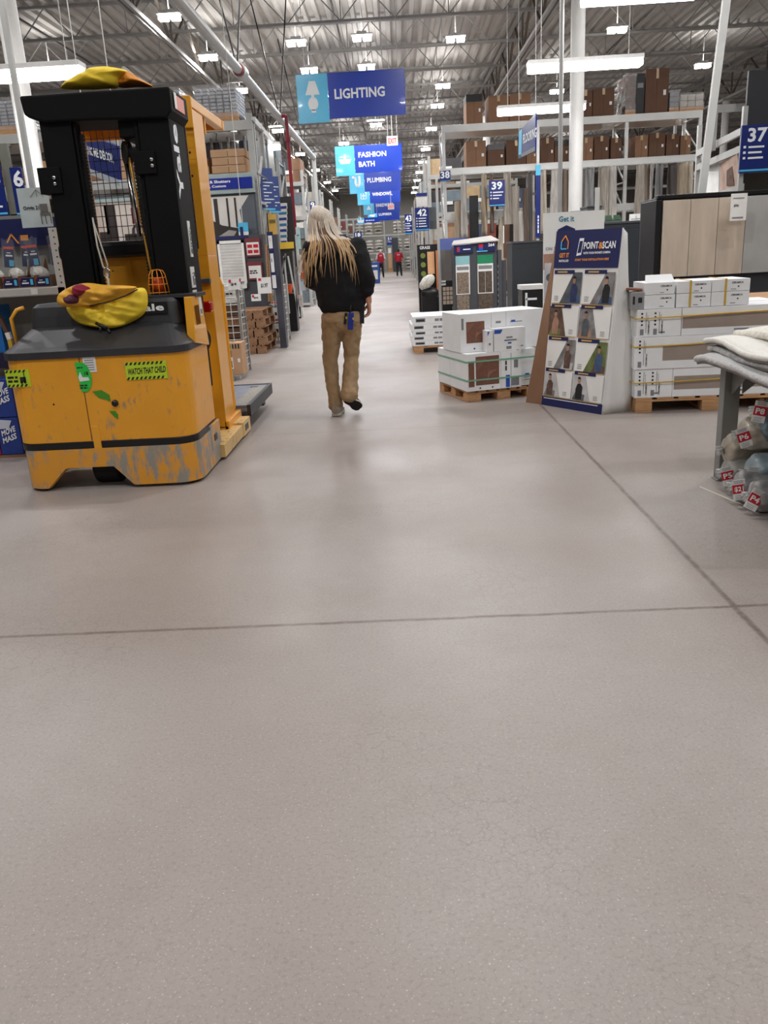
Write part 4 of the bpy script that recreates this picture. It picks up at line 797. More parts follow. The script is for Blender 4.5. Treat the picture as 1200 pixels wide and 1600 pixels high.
mb.use(LETTER).poly([uv(.355, .86, .002), uv(.43, .865, .002), uv(.455, .955, .002), uv(.385, .955, .002)]).use(NAVY).poly([uv(.37, .875, .003), uv(.425, .878, .003), uv(.44, .94, .003), uv(.392, .94, .003)]); mb.build('header', ps)
mb = MB(NAVY); rect(mb, 0, 0, 1, .055); mb.use(LETTER); rect(mb, .03, .043, .93, .047, .002); mb.build('footer', ps)
PB = [mat('photo dusk blue', (52, 62, 100), .4, var=.4, scale=14), mat('photo slate', (86, 92, 98), .4, var=.4, scale=14), mat('photo brown', (96, 76, 66), .4, var=.4, scale=16), mat('photo lawn', (104, 116, 70), .4, var=.4, scale=16), mat('photo grey', (130, 128, 128), .4, var=.35, scale=16), mat('photo denim', (70, 92, 130), .4, var=.3, scale=12), mat('photo skin', (170, 130, 110), .4, var=.2, scale=14), mat('photo dark', (34, 34, 38), .4, var=.3), mat('photo pale', (190, 190, 192), .4, var=.15, scale=10)]
rowsv = [(.60, .775), (.415, .585), (.225, .40), (.06, .215)]
spec = [((0, 'R', 1, 0, 5), (0, 'R', 4, 7, 5)), ((1, 'L', 2, 6, 3), (1, 'L', 4, 1, 6)), ((0, 'R', 4, 2, 8), (0, 'R', 3, 5, 2)), ((1, 'L', 8, 2, 4), (1, 'L', 8, 7, 1))]
for ri, (v0, v1) in enumerate(rowsv):
    for ci in range(2):
        u0, u1 = (.01, .48) if ci == 0 else (.50, .98); side, lr, m1, m2, m3 = spec[ri][ci]; w = u1-u0; h = v1-v0; mb = MB(PAPER); rect(mb, u0, v0, u1, v1, .0015); q = lambda a, b_, d=.0025: uv(u0+w*a, v0+h*b_, d)
        if lr == 'R': pts = [(.30, 0), (1, 0), (1, .98), (.72, .98)]; pc = .78
        else: pts = [(0, 0), (.62, 0), (.40, .98), (.0, .98)]; pc = .24
        mb.use(PB[m1]).poly([q(*p) for p in pts]); mb.use(PB[m3]).poly([q(pc-.22, .0, .003), q(pc+.18, 0, .003), q(pc+.20, .22, .003), q(pc-.12, .3, .003)])
        mb.use(PB[m2]).poly([q(pc-.11, .04, .0035), q(pc+.10, .04, .0035), q(pc+.11, .5, .0035), q(pc+.03, .62, .0035), q(pc-.07, .6, .0035), q(pc-.12, .4, .0035)]); mb.use(PB[6]).poly([q(pc-.02+.05*cos(a), .72+.11*sin(a), .0035) for a in [k*pi/5 for k in range(10)]])
        mb.use(PB[7]).poly([q(pc-.02+.055*cos(a), .78+.08*sin(a), .004) for a in [k*pi/5 for k in range(6)]])
        mb.use(NAVY).poly([q(.04, .93, .004), q(.74, .93, .004), q(.74, 1.05, .004), q(.04, 1.05, .004)]).use(GOLD).poly([q(.16, .965, .005), q(.5, .965, .005), q(.5, 1.01, .005), q(.16, 1.01, .005)]).poly([q(0, -.035, .003), q(.95, -.035, .003), q(.95, -.015, .003), q(0, -.015, .003)])
        mb.use(GPRINT); sx_ = .10 if lr == 'R' else .72
        for k in (.20, .14, .08): mb.poly([q(sx_, k, .003), q(sx_+.14, k, .003), q(sx_+.14, k+.02, .003), q(sx_, k+.02, .003)])
        mb.build('photo_tile', ps)
mb = MB(PAPER)
C0, C1 = V((1.835, 6.60, 0)), V((1.775, 6.66, 1.37))
def wing(u, v): # right side wing, bulging out towards its foot
    p = B.lerp(TB, v); q = C0.lerp(C1, v)+V((.03*sin(pi*min(1, v*1.3))*(1-v), 0, 0)); return p.lerp(q, u)
mb.grid(wing, 4, 14); mb.build('side_wing', ps, smooth=True, solid=.006)
mb = MB(CARD); D0 = V((1.085, 7.22, 0)); 
def wing2(u, v): p = A.lerp(TA, v)+V((0, .012, 0)); return p.lerp(D0.lerp(TA+V((.02, .06, 0)), v**.85)+V((0, .012, 0)), u)
mb.grid(wing2, 4, 14); mb.build('side_wing', ps, solid=.006)['label'] = 'bare brown cardboard side wing'
# --- appliance poster stand behind it
bs = empty('poster_stand', (1.45, 7.9, 0), 'white Get it poster board with a washing machine picture behind the navy poster stand', 'poster stand')
a0 = P(846, 640, 8.0); a0.z = 0; tl, tr = P(851, 333, 8.0), P(893, 332, 8.0); xl, xr = tl.x-.01, tr.x+.30
mb = MB(PAPER); mb.box(xl, xr, 8.0, 8.015, .02, tl.z); mb.box(xl, xr, 8.015, 8.25, .0, .02).build('board', bs)
mb = MB(mat('teal print', (60, 130, 150), .5, var=0)); zt = tl.z; mb.text('Get it', (xl+.14, 7.997, zt-.085), (1, 0, 0), (0, 0, 1), .05, .14).use(NAVY)
mb.poly([(xl+.13, 7.997, zt-.15), (xl+.21, 7.997, zt-.115), (xl+.29, 7.997, zt-.15), (xl+.29, 7.997, zt-.25), (xl+.13, 7.997, zt-.25)]).use(LETTER).text("Lowe's", (xl+.145, 7.995, zt-.215), (1, 0, 0), (0, 0, 1), .04, .13)
mb.use(NAVY).box(xl+.10, xl+.30, 7.996, 7.998, zt-.95, zt-.30).use(PB[6]).box(xl, xl+.10, 7.996, 7.998, zt-.50, zt-.36).use(PB[8]).box(xl+.01, xl+.10, 7.995, 7.997, zt-.78, zt-.44).use(PB[1]).cyl((xl+.06, 7.993, zt-.57), (xl+.06, 7.996, zt-.57), .035, 20).use(SKY).box(xl, xl+.1, 7.996, 7.998, zt-1.03, zt-1.0).use(GPRINT).text('ON', (xl+.02, 7.996, zt-.33), (1, 0, 0), (0, 0, 1), .03).box(xl+.03, xl+.07, 7.996, 7.998, zt-.92, zt-.84)
mb.build('print', bs)

# --- near pallet of tile cartons
NF = rotz((.575, 7.33, 0), .30)
zn = lambda y: P(735, y, 7.35).z
pallet(.59, 1.30, 7.36, 8.1, zn(613), 'wooden pallet under the white tile cartons with brown windows', NF)
BRW = mat('brown lattice print', (122, 82, 66), .7, var=.12, scale=50); LAT = mat('lattice light', (164, 120, 98), .7, var=0); BLU = mat('blue print', (44, 84, 180), .5, var=0); STG = mat('green strap', (120, 176, 150), .4, var=.05)
def window(mb, x0, x1, z0, z1, y):
    mb.use(BRW).box(x0, x1, y-.0015, y+.001, z0, z1).use(LAT); n = 9
    for k in range(1, n):
        t = k/n; mb.bar((x0+(x1-x0)*t*.5, y-.002, z1-(z1-z0)*.08), (x0+(x1-x0)*.04, y-.002, z1-(z1-z0)*t*.55), .003, .001, up=(0, 1, 0)); mb.bar((x0+(x1-x0)*(.5+t*.45), y-.002, z0+(z1-z0)*.5), (x0+(x1-x0)*.5, y-.002, z0+(z1-z0)*(.05+t*.4)), .003, .001, up=(0, 1, 0))
zA, zB, zC = zn(612), zn(553), zn(492); G = 'white cartons on the near pallet'
def nc(x0, x1, y0, y1, z0, z1, lab, win=None, deco=None):
    mb = MB(BOXW).box(x0, x1, y0, y1, z0, z1)
    if win: window(mb, *win, y0)
    if deco: deco(mb)
    xf(mb, NF); return tag(mb.build('tile_carton', bevel=.006), lab, 'carton', G)
def lines(x, z, y, n, w, m=GPRINT, vert=False):
    def f(mb):
        mb.use(m)
        for k in range(n): mb.box(x+(k*.02 if vert else 0), x+(k*.02+.008 if vert else w), y-.0015, y+.001, z-(0 if vert else k*.02), z+(w if vert else .008-k*.02))
        mb.use(BLU).box(x+.01, x+.05, y-.002, y+.001, z+.002, z+.02)
    return f
nc(.575, .90, 7.33, 7.75, zA+.002, zB-.002, 'lower left white carton with a brown lattice window on the near pallet', (.66, .885, zA+.05, zB-.03), lambda mb: mb.use(BRW).box(.59, .645, 7.3285, 7.331, zA+.04, zB-.07).use(PRINT).cyl((.70, 7.328, zA+.025), (.70, 7.331, zA+.025), .008, 8).cyl((.82, 7.328, zA+.025), (.82, 7.331, zA+.025), .008, 8))
nc(.903, 1.10, 7.33, 7.75, zA+.002, zB-.002, 'lower middle white carton with printed labels on the near pallet', None, lambda mb: (mb.use(BLU).box(.95, .99, 7.328, 7.331, zA+.01, zA+.12).use(GPRINT).box(1.0, 1.08, 7.328, 7.331, zA+.02, zA+.1).box(1.03, 1.07, 7.328, 7.331, zA+.18, zA+.25).use(PRINT).box(1.0, 1.003, 7.328, 7.331, zA+.0, zB-.02).bars((.96, 7.328, zA+.16), (0, 0, 1), (-1, 0, 0), .13, .025, 1)))
nc(1.103, 1.26, 7.38, 7.75, zA+.002, zB-.002, 'lower right white carton beside the navy poster stand', None, lines(1.13, zA+.1, 7.33, 3, .06))
nc(.575, 1.36, 7.76, 8.08, zA+.002, zB-.002, 'plain white carton at the back of the lower layer on the near pallet')
nc(.565, .865, 7.45, 7.90, zB+.001, zC, 'upper left white carton with a brown lattice window on the near pallet', (.625, .80, zB+.08, zC-.07), lambda mb: mb.use(PRINT).cyl((.70, 7.448, zB+.03), (.70, 7.451, zB+.03), .008, 8).use(GPRINT).box(.58, .60, 7.448, 7.451, zB+.2, zB+.3))
nc(.868, 1.01, 7.45, 7.90, zB+.001, zC+.002, 'upper middle narrow white carton on the near pallet', None, lambda mb: mb.use(GPRINT).box(.91, .96, 7.448, 7.451, zC-.1, zC-.08).use(BLU).box(.9, .91, 7.448, 7.451, zB+.13, zB+.2).box(.94, .955, 7.448, 7.451, zB+.13, zB+.19).box(.975, .99, 7.448, 7.451, zB+.13, zB+.2))
nc(1.013, 1.38, 7.45, 7.90, zB+.001, zC+.003, 'upper right white carton on the near pallet, beside the navy poster stand', None, lines(1.05, zC-.1, 7.45, 1, .12))
nc(.775, .832, 7.335, 7.44, zB+.001, zn(519), 'small upright white box on the ledge of the near pallet', None, lambda mb: mb.use(BLU).poly([(.779, 7.3345, zn(519)-.01), (.80, 7.3345, zn(519)-.01), (.78, 7.3345, zn(519)-.05)]).use(GPRINT).box(.79, .81, 7.334, 7.336, zB+.06, zB+.08))
zt = zn(517); nc(.842, 1.145, 7.335, 7.44, zB+.001, zt, 'white box with a blue corner on the ledge of the near pallet', None, lambda mb: mb.use(BLU).poly([(.845, 7.3345, zt-.01), (.925, 7.3345, zt-.01), (.905, 7.3345, zt-.045), (.845, 7.3345, zt-.045)]).use(GPRINT).box(.96, 1.02, 7.334, 7.336, zt-.09, zt-.075).box(.94, 1.06, 7.334, 7.336, zt-.115, zt-.10).use(BLU).box(.975, 1.01, 7.334, 7.336, zt-.14, zt-.125).use(GPRINT).box(.96, 1.01, 7.334, 7.336, zB+.015, zB+.04).box(1.1, 1.125, 7.334, 7.336, zB+.03, zB+.04))
for nm, z_ in (('lower', zn(596)), ('upper', zn(567))):
    mb = MB(STG).box(.57, 1.255, 7.3255, 7.329, z_, z_+.014).box(.57, .5735, 7.33, 8.08, z_, z_+.014); xf(mb, NF); tag(mb.build('strap'), '%s green plastic strap round the near pallet load' % nm, 'strap')
# --- flat cartons on the pallet further back
ff = rotz((.18, 11.4, 0), .02); pallet(.18, 1.35, 11.4, 12.3, P(650, 541, 11.4).z, 'long low wooden pallet under flat flooring cartons beyond the near pallet', ff)
zl = [P(650, y, 11.4).z for y in (541, 533, 525, 517, 507, 495)]; nmz = ('lowest', 'second', 'third', 'fourth', 'top')
for k in range(5):
    o_ = (.0, -.012, .01, -.01, .015)[k]; x0 = .16+o_; mb = MB(BOXW).box(x0, 1.33+o_, 11.4, 12.25, zl[k]+.001, zl[k+1]-.001)
    h = zl[k+1]-zl[k]; mb.use(GPRINT).box(x0+.04, x0+.17, 11.398, 11.401, zl[k]+h*.25, zl[k]+h*.75).use(PRINT).box(x0+.05, x0+.16, 11.397, 11.400, zl[k]+h*.35, zl[k]+h*.6).text('FREEDOM', (x0+.66, 11.398, zl[k]+h*.25), (1, 0, 0), (0, 0, 1), h*.5, .26).use(GPRINT)
    for q in range(5): mb.box(x0+.30+q*.065, x0+.355+q*.065, 11.398, 11.401, zl[k]+h*.3, zl[k]+h*.65)
    xf(mb, ff); tag(mb.build('flooring_carton', bevel=.006), '%s flat white flooring carton on the low pallet beyond the near pallet' % nmz[k], 'carton', 'flat flooring cartons on the low pallet')

# ============================================================ RACKS
def rack(x0, x1, y0, y1, beams, ztop, label, ups=None, group=None, m=RACK, deck=True, brace=True, bw=.11):
    """pallet rack along X: upright frames, beams front and back, wire decks"""
    r = empty('pallet_rack', ((x0+x1)/2, (y0+y1)/2, 0), label, 'rack', group); ups = ups or [x0, (x0+x1)/2, x1]; w = .075
    for ux in ups:
        mb = MB(m)
        for y in (y0+w/2, y1-w/2): mb.box(ux-w/2, ux+w/2, y-w/2, y+w/2, 0, ztop); mb.box(ux-.07, ux+.07, y-.06, y+.06, 0, .008)
        if brace:
            z = .2
            while z < ztop-.8: mb.bar((ux, y0+w, z), (ux, y1-w, z+.6), .03); mb.bar((ux, y0+w, z), (ux, y1-w, z), .03); z += .6+.02
            mb.bar((ux, y0+w, ztop-.1), (ux, y1-w, ztop-.1), .03)
        mb.build('upright_frame', r)
    for z in beams:
        for y in (y0-.01, y1-.04):
            MB(m).box(x0, x1, y, y+.05, z-bw, z).build('beam', r, bevel=.004)
        if deck:
            mb = MB(mat('wire deck', (120, 120, 120), .5, .5)); n = max(3, int((x1-x0)/.3))
            for i in range(n+1): x = x0+(x1-x0)*i/n; mb.box(x-.006, x+.006, y0, y1, z-.02, z-.005)
            for k in range(5): y = y0+(y1-y0)*k/4; mb.box(x0, x1, y-.006, y+.006, z-.012, z-.002)
            mb.build('shelf_deck', r)
    return r
def bx(x0, x1, y0, y1, z0, z1, m, label, group, lab=True, name='carton', stripe=None, bev=.006):
    mb = MB(m).box(x0, x1, y0, y1, z0, z1); w = x1-x0; h = z1-z0; xm = (x0+x1)/2
    mb.use(TAPE).box(xm-.03, xm+.03, y0-.002, y0+.001, z1-h*.22, z1).box(xm-.03, xm+.03, y0, y1, z1-.001, z1+.0015)
    mb.use(mat('carton seam', (80, 56, 42), .9)).box(xm-.003, xm+.003, y0-.0025, y0+.001, z0, z1-h*.22)
    if lab: mb.use(WHITE).box(x1-w*.22, x1-w*.1, y0-.002, y0+.001, z0+h*.4, z0+h*.52)
    if stripe: mb.use(stripe).box(x0-.001, x1+.001, y0-.003, y1, z1-h*.25, z1+.002)
    return tag(mb.build(name, bevel=bev), label, 'carton', group)
RB = rack(1.22, 7.2, 21.0, 22.2, [2.2, 3.2, 4.14], 4.14, 'wide pale rack with hanging flooring samples, ending at the 38 sign', [1.22, 5.5, 7.2], m=RACKW, bw=.16)
tag(MB(RACKW).box(1.2, 7.2, 20.55, 20.6, 3.02, 3.12).build('hanging_rail'), 'white rail with clips from which the flooring samples hang', 'rail')
MB(RACKW)
tag(MB(RACK).box(4.2, 4.26, 20.9, 20.96, 0, 4.1).box(4.13, 4.33, 20.85, 21.0, 0, .01).build('post'), 'slim pale post in the middle of the hanging sample rack', 'post')
# cartons on the right rack: (px0, px1, ytop) read at the rack's depth
gt = 'brown cartons on top of the right flooring rack'
tops = [(728, 753, 148), (763, 795, 150), (796, 829, 147), (905, 926, 141), (927, 960, 139), (1010, 1046, 108), (995, 1008, 115)]
labs = ['brown carton with a dark top band, leftmost on the right rack top', 'brown carton second from the left on the right rack top', 'brown carton third from the left on the right rack top, above the rear strip lamp', 'brown carton just right of the round column on the rack top', 'brown carton second to the right of the round column on the rack top', 'tall dark brown carton right of the shrink-wrapped black one', 'tall black carton beside the shrink-wrapped load on the rack top']
for (a, b_, yt), lab in zip(tops, labs):
    p, q = P(a, yt, 21.1), P(b_, yt, 21.1); bx(p.x, q.x, 21.1, 21.9, 4.145, p.z, CARD3 if b_ > 1000 else CARD if a < 800 else CARD3, lab, gt, stripe=(mat('black print band', (34, 34, 36), .6) if a == 728 else None)) if a != 995 else tag(MB(BLACK).box(p.x, q.x, 21.1, 21.9, 4.145, p.z).use(GPRINT).box(p.x+.03, q.x-.03, 21.097, 21.1, p.z-.3, p.z-.2).build('carton', bevel=.006), lab, 'carton', gt)
FILM = mat('shrink wrap', (214, 214, 216), .12, var=.25, scale=10, bump=.8, alpha=.28, coat=1.)
def wrapped(x0, x1, y0, y1, z0, z1, label, m, rows=5, cols=4):
    r = empty('wrapped_pallet_load', ((x0+x1)/2, (y0+y1)/2, z0), label, 'pallet load', 'shrink-wrapped loads on the racks')
    MB(WOOD).box(x0, x1, y0, y1, z0, z0+.03).box(x0, x1, y0, y0+.08, z0+.03, z0+.1).box(x0, x1, y1-.08, y1, z0+.03, z0+.1).build('pallet', r)
    mb = MB(m); h = (z1-z0-.1)/rows; w = (x1-x0)/cols
    for i in range(cols):
        for j in range(rows): mb.box(x0+i*w+.008, x0+(i+1)*w-.008, y0+.02, y1-.02, z0+.1+j*h+.004, z0+.1+(j+1)*h-.004)
    mb.build('packs', r, bevel=.01)
    def fn(u, v):
        a = u*4; k = int(min(3.999, a)); t = a-k; c = [(x0, y0), (x1, y0), (x1, y1), (x0, y1), (x0, y0)]; x = c[k][0]*(1-t)+c[k+1][0]*t; y = c[k][1]*(1-t)+c[k+1][1]*t; q = noise.noise(V((x*6, y*6, v*5)))*.03
        return (x+q*(1 if x > (x0+x1)/2 else -1), y-.012-abs(q)*.6 if y < (y0+y1)/2 else y+.012+abs(q), z0+.05+(z1-z0-.02)*v)
    MB(FILM).grid(fn, 48, 14).build('film', r, smooth=True)
    return r
def wr(a, b_, yt, Y, z0, lab, m, rows=5, cols=4, d=.8): p, q = P(a, yt, Y), P(b_, yt, Y); return wrapped(p.x, q.x, Y, Y+d, z0, p.z, lab, m, rows, cols)
wr(979, 995, 118, 21.1, 4.145, 'tall shrink-wrapped load beside the black carton on the right rack top', CARD3, 3, 1)
wr(1047, 1062, 143, 21.1, 4.145, 'small film-wrapped grey load on the right rack top, left of the white packs', GPRINT, 3, 1)
wr(1063, 1100, 148, 21.15, 4.145, 'film-wrapped pale packs on the right rack top', mat('pale packs', (186, 180, 170), .7), 2, 3)
bx(5.6, 5.95, 22.9, 23.5, 4.145, 4.5, CARD2, 'pale carton set back on the right rack top', gt) if 0 else None
tag(MB(CARD3).box(7.0, 7.15, 21.1, 21.9, 4.145, 4.3).build('carton'), 'flat brown carton at the right end of the rack top', 'carton') if 0 else None
gm = 'brown cartons on the middle level of the right flooring rack'
for i, (a, b_, yt) in enumerate([(728, 759, 221), (762, 788, 226), (791, 822, 220), (823, 838, 226), (845, 866, 216), (867, 889, 220), (905, 927, 216), (929, 952, 213), (955, 972, 216), (993, 1013, 212), (1015, 1040, 208), (1042, 1062, 210), (1064, 1080, 212)]):
    p, q = P(a, yt, 21.2), P(b_, yt, 21.2); bx(p.x, q.x, 21.2, 21.95, 3.205, min(p.z, 3.9), CARD3 if i % 3 else CARD, 'brown carton on the middle level of the right flooring rack, %s from the 38 sign' % ORD[i], gm, stripe=BLACK if i in (1, 5) else None)
mb = MB(RACK).box(3.5, 7.15, 22.6, 22.65, 3.45, 3.52).box(3.5, 7.15, 22.6, 22.65, 2.6, 2.66).box(3.5, 3.56, 22.6, 22.66, 0, 4.3).box(7.1, 7.16, 22.6, 22.66, 0, 4.3); tag(mb.build('rear_shelf_frame'), 'thin grey frame standing behind the right flooring rack', 'frame')
# hanging flooring samples
HC = [(150, 142, 132), (172, 168, 162), (112, 96, 84), (128, 128, 128), (186, 176, 160), (96, 92, 90), (162, 148, 128), (70, 64, 62), (176, 172, 168)]
hp = [(724, 8, 1), (756, 7, 6), (768, 5, 2), (792, 9, 0), (828, 5, 5), (849, 8, 4), (868, 12, 1), (884, 7, 2), (908, 16, 5), (921, 12, 3), (943, 14, 0), (955, 14, 1), (1002, 13, 0), (1010, 8, 2), (1018, 5, 8), (1030, 12, 3), (1050, 12, 7), (1066, 14, 6), (1078, 8, 4)]
for i, (px, w, ci) in enumerate(hp):
    p = P(px, 270, 20.57); hw = w/2*.0165; rn = random.Random(i); ang = .9*(rn.random()-.5); zb = 1.35+.35*rn.random() if px < 900 else 1.55+.2*rn.random()
    r = empty('hanging_flooring_sample', (p.x, 20.57, zb), '%s hanging flooring sample, %s from the 38 sign' % (('beige', 'pale', 'dark brown', 'grey', 'cream', 'charcoal', 'tan', 'black', 'whitish')[ci], ORD[i]), 'flooring sample', 'hanging flooring samples')
    m = mat('vinyl %d' % ci, HC[ci], .55, var=.28, scale=5, stretch=(6, 6, .5))
    def fn(u, v): x = (u-.5)*2*hw; y = .04*sin(u*5+v*2.5+i)+.03*sin(v*6+i)*(1-v)+x*sin(ang); return (p.x+x*(1.0+.25*(1-v)), 20.56+y, zb+(3.0-zb)*v)
    MB(m).grid(fn, 8, 12).build('sheet', r, smooth=True, solid=.012)
    mb = MB(STEEL)
    for s in (-.5, .5): mb.cyl((p.x+s*hw, 20.57, 2.98), (p.x+s*hw, 20.57, 3.06), .012, 6)
    mb.build('clip', r)
for i, (px, yt, yb, w, c, tilt) in enumerate([(716, 315, 372, 14, 6, .03), (741, 335, 375, 10, 0, -.05), (778, 340, 376, 12, 4, .12), (803, 292, 374, 15, 0, .0), (822, 295, 372, 14, 2, .02), (818, 330, 376, 12, 8, -.1), (833, 332, 376, 12, 4, -.05), (862, 310, 372, 13, 6, .06), (893, 300, 372, 10, 2, .1), (985, 300, 345, 11, 1, .2), (996, 290, 345, 9, 5, .15)]):
    t, b_ = P(px, yt, 20.9), P(px, yb, 20.9); dx = tilt*1.2
    mb = MB(mat('vinyl %d' % c)); mb.cyl((b_.x-dx/2, 20.75, .0), (b_.x+dx, 20.82, t.z), w*.0165/2, 16); mb.use(mat('roll core', (120, 96, 70), .8)).cyl((b_.x+dx*.99, 20.82, t.z-.02), (b_.x+dx*1.004, 20.8205, t.z+.004), w*.006, 12)
    tag(mb.build('flooring_roll'), '%s roll of vinyl flooring standing behind the hanging samples, %s from the left' % (('beige', 'pale', 'dark brown', 'grey', 'cream', 'charcoal', 'tan', 'black', 'whitish')[c], ORD[i]), 'flooring roll', 'standing vinyl rolls')
tag(MB(BLACK).box(1.78, 1.98, 20.7, 20.9, .0, 2.55).build('tall_panel', bevel=.01), 'tall black panel between the hanging samples near the 38 sign', 'panel')

# number signs
def numsign(px0, px1, py0, py1, Y, num, label, thick=.03, rows=4, m=SIGNBLUE, yaw=0, post=None, group='blue aisle number signs', numx=.5, hgt=.3):
    a, b_ = P(px0, py0, Y), P(px1, py1, Y); x0, x1, z0, z1 = a.x, b_.x, b_.z, a.z; w = x1-x0; h = z1-z0; cxx = (x0+x1)/2
    f = rotz((cxx, Y, 0), yaw); r = empty('aisle_sign', (cxx, Y, z0), label, 'aisle sign', group)
    xf(MB(m).box(x0, x1, Y, Y+thick, z0, z1).use(SKY).box(x0, x1, Y-.002, Y+.001, z0+h*.03, z0+h*.07), f).build('sign_panel', r, bevel=.003)
    mb = MB(LETTER); mb.text(num, (x0+w*numx, Y-.003, z1-h*(.06+hgt)), (1, 0, 0), (0, 0, 1), h*hgt, min(w*.86, h*hgt*.72*len(num)), 'c'); rn = random.Random(int(px0))
    for k in range(rows):
        z = z1-h*(.48+k*.115); mb.box(x0+w*.08, x0+w*.16, Y-.004, Y-.001, z, z+h*.05); mb.box(x0+w*.24, x0+w*(.6+.3*rn.random()), Y-.004, Y-.001, z, z+h*.04)
    xf(mb, f).build('lettering', r)
    if post: xf(MB(RACK).box(cxx-.03, cxx+.03, Y+thick, Y+thick+.05, 0, z1+.05), f).build('post', r)
    return r
numsign(1160, 1204, 196, 268, 12, '37', 'blue aisle sign reading 37 hanging at the right edge above the wood look boards', rows=3)
numsign(764, 789, 282, 322, 20.3, '39', 'blue sign reading 39 seen between the hanging flooring samples', rows=3)
numsign(687, 704, 267, 283, 20.48, '38', 'small blue plate reading 38 on the rack end post', rows=0, hgt=.66)
numsign(648, 671, 325, 360, 24, '42', 'blue aisle sign reading 42 beside the overhead end panel', rows=4)
numsign(632, 645, 335, 366, 27, '43', 'blue aisle sign reading 43 partly behind the 42 sign', rows=4)
# hanging department signs on the right: slanted one and its banner
r = empty('department_sign', (2.58, 17, 3.0), 'slanted blue FLOORING sign seen nearly edge on beside the strip lamps', 'hanging sign')
p0, p1, p2, p3 = P(810, 248, 17.6), P(836, 236, 16.4), P(837, 176, 16.4), P(811, 206, 17.6); n = V((.03, .03, 0))
mb = MB(SIGNBLUE).prism([p0, p1, p2, p3], n); mb.use(SKY).prism([p0-n*.1, p0.lerp(p1, .2)-n*.1, p3.lerp(p2, .2)-n*.1, p3-n*.1], n*.08); mb.use(GPRINT).prism([p0-n*.1, p1-n*.1, p1.lerp(p2, .12)-n*.1, p0.lerp(p3, .12)-n*.1], n*.08)
mb.build('sign_panel', r); MB(LETTER).text('FLOORING', p0.lerp(p3, .42).lerp(p1.lerp(p2, .42), .28)-n*.15, p1-p0, p3-p0, .17, .95).build('lettering', r)
for p in (p2, p3): MB(mat('wire', (210, 210, 208), .4)).cyl(p, (p.x, p.y, DECKZ-.004), .006, 6).build('wire', r)
r = empty('banner', (3.3, 20.3, 1.5), 'narrow vertical blue banner hanging on the slim pale post under the flooring rack beam', 'banner'); a, b_ = P(837, 258, 20.3), P(843, 371, 20.3)
MB(SIGNBLUE).box(a.x, b_.x+.02, 20.3, 20.32, b_.z, a.z).use(SKY).box(a.x, b_.x+.02, 20.296, 20.3, a.z-.22, a.z).use(LETTER).bars(((a.x+b_.x)/2+.03, 20.295, b_.z+.1), (0, 0, 1), (-1, 0, 0), .5, .05, 1).build('cloth', r)
p = P(840, 300, 20.4); MB(RACKW).box(p.x-.03, p.x+.03, 20.34, 20.4, 0, 4.0).build('post', r)
# slim poles
a = P(875, 300, 13); tag(MB(RACK).cyl((a.x, 13, 0), (a.x, 13, DECKZ-.02), .032, 14).lathe([(.08, 0), (.08, .01)], (a.x, 13, 0), 14).build('pole'), 'slim grey pole in front of the near strip lamp, rising to the roof', 'pole')
b0, b1 = P(1097, 296, 9.4), P(1135, 0, 9.4); d = (b1-b0)/(b1.z-b0.z); tag(MB(RACKW).bar(b0-d*b0.z+V((0, 0, 0)), b0+d*(5.3-b0.z), .075, .05, up=(0, 1, 0)).build('pole'), 'slanted pale pole standing behind the wood look display boards', 'pole')
# black panel and oblique frame at the right edge
tag(MB(mat('black sign board', (36, 38, 44), .5)).box(4.9, 6.2, 12.5, 12.56, 2.75, 3.45).build('overhead_panel', bevel=.01), 'black overhead panel cut by the right picture edge', 'panel')
r = empty('shelf_frame', (4.8, 13, 0), 'grey steel shelving frame with photo boards left of the 37 sign', 'shelf')
for q in ((1090, 13.8), (1158, 12.1)): p = P(q[0], 260, q[1]); MB(RACK).box(p.x-.03, p.x+.03, q[1]-.03, q[1]+.03, 0, 2.95).build('upright', r)
for y0_, y1_ in ((240, 205), (262, 232), (318, 292)): MB(RACK).bar(P(1090, y0_, 13.8), P(1160, y1_, 12.1), .05, .09).build('rail', r)
MB(RACK).box(4.6, 6.4, 12.9, 12.96, 3.0, 3.1).box(4.6, 4.66, 12.9, 12.96, 2.5, 3.0).build('top_rail', r)
mb = MB(mat('photo beige', (186, 160, 146), .5, var=.35, scale=4)); a, b_, c_, d_ = P(1126, 312, 13.0), P(1156, 300, 12.2), P(1152, 240, 12.2), P(1124, 255, 13.0); mb.poly([a, b_, c_, d_]); mb.use(PB[2]).poly([a.lerp(b_, .35).lerp(d_.lerp(c_, .35), .3), a.lerp(b_, .75).lerp(d_.lerp(c_, .75), .2), a.lerp(b_, .7).lerp(d_.lerp(c_, .7), .75), a.lerp(b_, .4).lerp(d_.lerp(c_, .4), .7)]); mb.v = [v-V((.01, .02, 0)) if i > 3 else v for i, v in enumerate(mb.v)]; mb.build('photo_board', r, solid=.01)
MB(WHITE).poly([P(1098, 318, 13.6), P(1122, 308, 13.1), P(1124, 248, 13.1), P(1099, 256, 13.6)]).build('white_board', r, solid=.01)
for i in range(5): p = P(1100+i*12, 330, 13.9-i*.4); bx(p.x, p.x+.13, p.y+.1, p.y+.5, 1.0, 1.95, (CARD3, CARD2, CARD, CARD2, CARD3)[i], 'narrow carton on the shelf under the photo boards, %s from the left' % ORD[i], 'cartons under the photo boards', lab=False)
